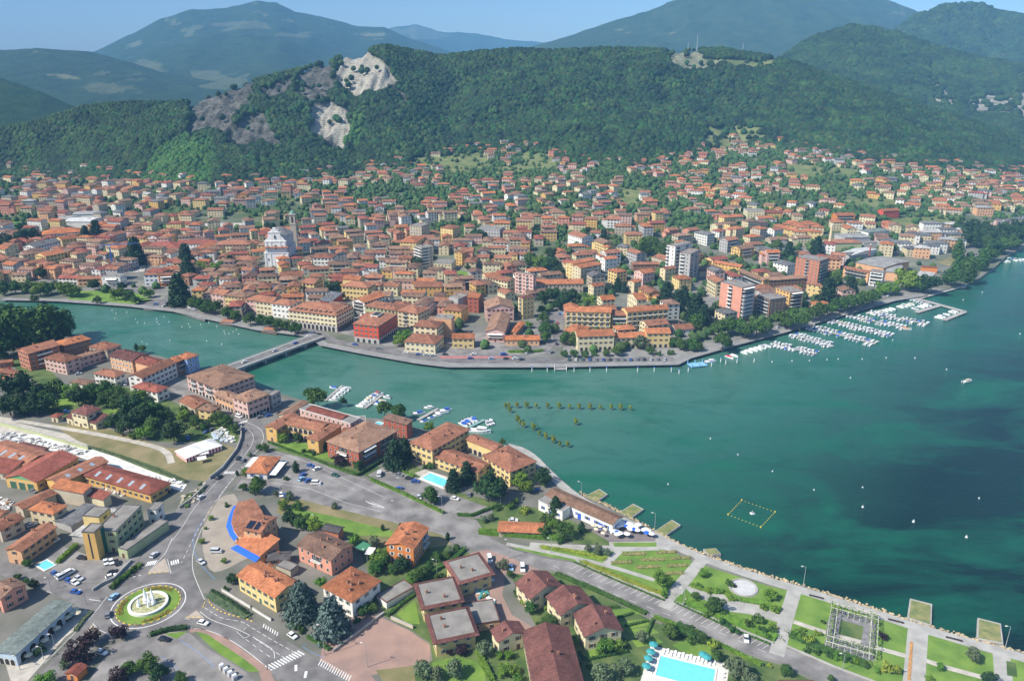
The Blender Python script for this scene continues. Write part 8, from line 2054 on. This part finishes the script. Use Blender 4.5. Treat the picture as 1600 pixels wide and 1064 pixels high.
for c,txt in((2,'845,437,1,-.9,cyan 800,570,.2,-1,grey 1145,127,.8,-.7,silver 560,402,1,.15,blue 838,256,.9,-.3,black 825,285,.9,-.3,white 1220,752,1,.15,black 755,850,1,.3,white 608,148,1,.1,black 785,182,.3,1,white 826,178,.3,1,white 868,186,.3,1,black 408,268,.8,.4,blue 440,290,.8,.4,white 512,318,.8,.4,blue 553,332,.8,.4,white 585,300,.8,.3,silver 510,262,.8,-.4,white,v 470,285,.8,-.4,silver,v'),
 (4,'235,247,1,0,silver,v 138,314,.8,.6,silver 150,697,1,.25,white 712,777,.9,.6,white'),(3,'150,962,.8,-.6,silver 275,822,.7,-.5,black 408,690,.5,-.9,black 442,706,.5,-.9,grey 415,403,1,.4,white,v 955,763,.9,-.4,white 910,742,1,.2,blue 1080,808,.9,.2,green 720,722,.9,-.2,silver 848,834,.8,-.5,cyan 893,845,.8,-.4,blue 950,864,1,0,white,v 858,806,.8,-.5,blue 705,945,.3,1,white 735,953,.3,1,blue 222,492,.7,-.4,grey 190,505,.7,-.4,blue 60,550,.5,1,blue 1385,802,.2,-1,white,v 560,405,1,-.3,grey 620,395,1,-.3,blue 700,378,1,-.4,black 575,375,1,.1,silver'),
 (5,'60,710,.2,-1,white,v 195,718,1,.2,grey 262,742,1,.1,black 305,763,1,0,blue 195,814,1,-.3,blue 330,874,.5,.8,silver 580,882,1,.2,white 680,852,.3,-1,grey 1135,822,1,-.2,blue 985,1030,1,0,white 290,600,.8,.5,silver'),(6,
 '775,267,.2,1,white,v 915,320,.1,1,cyan 990,325,.1,1,white,v 930,14,1,0,white'),(7,'1070,846,.1,1,white'),(1,'825,135,1,.2,silver 1220,685,1,0,black 188,128,1,.2,black 480,106,1,.1,blue 240,682,1,.3,grey 395,1040,.8,-.4,white 232,925,.8,-.3,silver'),
 ('a','770,985,.2,1,white,v 485,922,1,-.2,silver 60,895,1,.2,red')):
 for it in txt .split():
  f=it .split(',');car(c,*map(float,f[:4]),f[4],len(f)>5)
for c,txt in(('a','960,497,1,.1,blue 1010,508,1,-.3,silver 1065,497,1,-.1,grey 1130,510,1,0,black 1170,518,1,.2,white,v 1195,528,1,.3,silver 1500,602,1,.4,silver'),('b','610,745,1,.2,blue 755,770,1,.15,grey 920,797,1,.1,white 1000,806,1,.1,blue 1050,808,1,0,white 1090,812,1,0,silver 1165,806,1,.1,black 1525,808,1,0,blue,v 1320,830,1,0,blue 1450,831,1,0,cyan 1340,806,1,0,white 1540,832,1,0,black 320,692,1,-.4,white 350,674,1,-.2,blue 385,682,1,-.1,black 225,668,1,.2,silver 262,672,1,.2,grey 60,640,1,.4,grey 20,600,1,.4,black'),
 ('d','100,797,1,-.1,silver 245,794,1,-.2,grey 60,838,1,0,black 275,742,.2,1,black 280,615,.1,1,red 295,560,.3,1,blue 270,650,.1,1,grey 20,832,1,0,white 310,552,.3,1,cyan'),('e','60,640,1,-.3,silver 200,590,1,-.3,white 330,560,1,-.3,grey 640,470,1,-.3,white 690,455,1,-.3,blue 740,445,1,-.3,silver 620,375,1,.3,grey 590,365,1,.3,white')):
 for it in txt .split():
  f=it .split(',');car(c,*map(float,f[:4]),f[4],len(f)>5,True)
for k in range(15):car('d',352+k*42,838-(k>9)*1.5,.3,-1,RQ .choice(['black','blue','grey','silver','green','white']),town=True)
A=a+(b_-a)*.25
for f,col in((.2,'white'),(.55,'silver'),(.8,'blue')):
 p=a+(b_-a)*f;px,py=to_px(p .x,p .y,4.03);n0=len(REG);car('z' if CROPS .setdefault('z',(0,0,1.0))else 'z',px,py,1,-.4,col,town=True);REG[-1]['o'].location=(p .x,p .y,4.03);REG[-1]['o'].rotation_euler .z=br .rotation_euler .z
 # ------------------------------------------------------------------ people out walking
def person(c,x,y,rz,top,legs,desc,stride=.35):
 p=nz_(*cp(c,(x,y)));o=empty('person',(p[0],p[1],NB+.06),rz,desc,'person')
 V=[(0,0,.95),(0,.1,.9),(stride*.5,.11,.48),(stride,.11,.06),(0,-.1,.9),(-stride*.3,-.11,.48),(-stride*.9,-.11,.08),(0,0,1.2),(0,0,1.42),(0,.19,1.38),(-.1,.24,1.1),(.05,.25,.85),(0,-.19,1.38),(.12,-.24,1.1),(.2,-.24,.88),
 (.02,0,1.52),(.03,0,1.63),(.03,0,1.72)]
 Ed=[(0,1),(1,2),(2,3),(0,4),(4,5),(5,6),(0,7),(7,8),(8,9),(9,10),(10,11),(8,12),(12,13),(13,14),(8,15),(15,16),(16,17)]
 rd=[.15,.1,.075,.05,.1,.075,.05,.14,.14,.06,.045,.035,.06,.045,.035,.055,.095,.07]
 me=bpy .data .meshes .new('body');me .from_pydata(V,Ed,[]);b=link('body',me,o);b .modifiers .new('skin','SKIN');b .modifiers .new('sub','SUBSURF').levels=1
 for i,v in enumerate(me .skin_vertices[0].data):v .radius=(rd[i],)*2;v .use_root=i==0
 b .modifiers['sub'].render_levels=1;me .materials .append(mat('skin',(.5,.3,.2),.7))
 part(o,'shirt',mat('cloth_'+top,dict(white=(.7,.7,.7),red=(.5,.05,.05),blue=(.05,.12,.4),dark=(.03,.03,.04))[top],.9),lambda q:(q .tube((0,0,.88),(0,0,1.2),.18,.2,8),q .tube((0,0,1.2),(0,0,1.46),.2,.1,8)))
 part(o,'trousers',mat('cloth_'+legs,dict(white=(.7,.7,.7),dark=(.03,.03,.04),blue=(.05,.08,.2))[legs],.9),lambda q:(q .tube((stride,.11,.1),(0,.1,.95),.075,.12,7),q .tube((-stride*.9,-.11,.1),(0,-.1,.95),.075,.12,7)));part(o,
 'hair',M_dark,lambda q:q .tube((.01,0,1.66),(.0,0,1.78),.105,.04,8))
for c,x,y,r,a_,l_,d_ in((4,556,990,1,'dark','dark','person in dark clothes stepping onto the big zebra crossing'),(2,1012,655,0,'white','blue','person in a white top crossing below the roundabout island'),(3,475,612,2,'dark',
 'dark','person in dark clothes at the road bend by the villa hedge'),(7,760,655,0,'white','dark','person in a white top on the first cross path of the park'),(7,753,675,.5,'blue','dark','person in blue behind the one in white on the cross path'),
 (8,640,690,2.6,'red','blue','person in a red shirt walking the promenade beyond the pergola'),(7,980,470,2.6,'white','white','person dressed in white on the lakeside promenade'),(4,650,690,.5,'blue','dark','person in a blue shirt beside the blue cedars'),
 (6,545,570,0,'red','white','person in red on the roof garden terrace between yellow houses')):person(c,x,y,r,a_,l_,d_)
# bins, walls
for k in range(4):p=nz_(*cp(4,(268+k*27,985+k*22)));t=empty('recycling_bin',p,.8,None,'bin','grey recycling bins');part(t,'tub',WALLS['grey'],lambda q:q .box(-.7,.7,-.8,.8,0,1.4));part(t,'lid',M_hull,lambda q:q .tube((-.7,
 0,1.4),(.7,0,1.4),.75,.75,8));register(t,'grey recycling bin',p[0],p[1],'bin')
def wall_line(px,h,w,label,m):
 P=[Vector(nz_(*q)[:2])for q in px];t=empty('garden_wall',(*P[0],NB),0,label,'wall');part(t,'masonry',m,lambda q:strip(q,[tuple(p-P[0])for p in P],w,h,h+.3));part(t,'coping',M_conc,lambda q:strip(q,[tuple(p-P[0])for p in P],
 w+.12,h+.07,.07))
for c,pts,h,w,lb,m in((4,((270,495),(450,605)),1.1,.35,'low white wall in front of the yellow roundabout house, upper stretch',WALLS['white']),(4,((462,612),(580,685)),1.1,.35,'low white wall in front of the yellow roundabout house, lower stretch',
 WALLS['white']),(3,((213,838),(300,770),(400,640),(430,560),(432,480)),1.6,.4,'grey stone wall along the road beside the tent field',WALLS['grey']),(3,((0,1040),(90,980),(190,880)),1.3,.4,'pale stone wall with planters beside the main road',
 WALLS['beige']),(2,((690,395),(760,350),(850,310),(980,175)),1.2,.4,'dark retaining wall between the parking and the shrub strip',WALLS['grey']),(4,((970,880),(1130,760),(1290,640)),1.0,.35,'low brick wall beside the lane under the blue cedars',
 WALLS['beige']),(1,((0,205),(200,255),(450,330),(640,385)),2.0,.3,'long row of pale green and white panels behind the stone yard',WALLS['green']),(6,((130,655),(275,720)),1.2,.4,'curved stone wall below the small triangular lawn',
 WALLS['beige'])):wall_line(cp(c,*pts),h,w,lb,m)
# goods standing about in the yards, too many and too small to count
def clutter(name,c,pts,n,m,hmax=1.2,town=False):
 q=MB();P=[nz_(*p)[:2]if not town else on_land(*p)[:2]for p in cp(c,*pts)];xs,ys=[p[0]for p in P],[p[1]for p in P];k=0
 while k<n:
  x,y=RQ .uniform(min(xs),max(xs)),RQ .uniform(min(ys),max(ys))
  if not in_poly(x,y,P):continue
  a,b2,h,z=RQ .uniform(.4,1.3),RQ .uniform(.3,.9),RQ .uniform(.3,hmax),NB if not town else float(land_z(x,y));q .box(-a,a,-b2,b2,z-.1,z+h,k%len(m),RQ .uniform(0,3),(x,y));k+=1
 q .build(name,m,kind='stuff')
mm3=[WALLS['white'],WALLS['grey'],WALLS['beige'],WALLS['brown']]
clutter('stone_slabs',1,((0,270),(60,250),(640,400),(560,430),(200,330),(0,340)),130,mm3[:2]);clutter('stone_slabs',3,((230,520),(300,480),(390,560),(370,590),(230,560)),90,[WALLS['grey'],WALLS['paleblue'],WALLS['white']],
 .8)
clutter('yard_goods',1,((0,735),(90,760),(60,830),(0,800)),50,mm3);clutter('yard_goods',1,((730,640),(880,700),(960,740),(760,690)),24,mm3);clutter('stone_slabs',1,((1000,560),(1330,620),(1300,660),(1100,600)),40,mm3[:1])
clutter('planters',3,((0,980),(60,940),(180,830),(200,880),(60,1040)),40,[M_garden,WALLS['beige']],.9);clutter('building_material','q',((880,870),(1180,780),(1540,790),(1500,900),(1040,925)),160,mm3,2.5,True);clutter('garden_furniture',
 6,((690,460),(790,460),(800,590),(720,600)),26,[M_awn['teal'],WALLS['white'],M_garden],1)
clutter('cafe_tables',6,((590,320),(780,390),(800,460),(700,450)),20,mm3[:3],.8)
# ------------------------------------------------------------------ labels that single each repeat out
ORD=['first','second','third','fourth','fifth','sixth','seventh','eighth','ninth','tenth','eleventh','twelfth','thirteenth','fourteenth','fifteenth','sixteenth','seventeenth','eighteenth','nineteenth','twentieth']
groups={}
for r_ in REG:
 phr=r_['lm']
 if not phr:
  best=sorted(LANDMARKS,key=lambda l:(l[0]-r_['x'])**2+(l[1]-r_['y'])**2)[:1][0];phr=best[2]
  rel='behind' if r_['y']>best[1]+12 and abs(r_['x']-best[0])<0.6*abs(r_['y']-best[1])else 'in front of' if r_['y']<best[1]-12 and abs(r_['x']-best[0])<0.6*abs(r_['y']-best[1])else 'right of' if r_['x']>best[0]else 'left of'
 else:rel='at'
 if r_['kind']=='boat':rel='moored at' if 'dock' in phr or 'pontoon' in phr or 'pier' in phr or 'quay' in phr or 'arm' in phr or 'break' in phr or 'mooring' in phr else 'near'
 if phr .split()[-1]in r_['desc']and phr in('the parasol terrace',):rel='on'
 r_['px']=to_px(r_['x'],r_['y'],2)[0]
 groups .setdefault((r_['desc'],rel,phr),[]).append(r_)
for(desc,rel,phr),L_ in groups .items():
 L_ .sort(key=lambda q:q['px']);n=len(L_)
 for k,q in enumerate(L_):
  base=f'{desc} {rel} {phr}'
  if n==1:s=base
  elif k==0:s=base+', leftmost of its kind'
  elif k==n-1:s=base+', rightmost of its kind'
  elif k<n/2:s=base+f', {ORD[min(k, 19)]} from left'
  else:s=base+f', {ORD[min(n - 1 - k, 19)]} from right'
  w_=s .split()
  if len(w_)>16:s=s .replace(' in the water','').replace(' standing','').replace(' floating','').replace(' of its kind','')
  w_=s .split()
  q['o']['label']=' '.join(w_[:16])
bpy .context .view_layer .update()
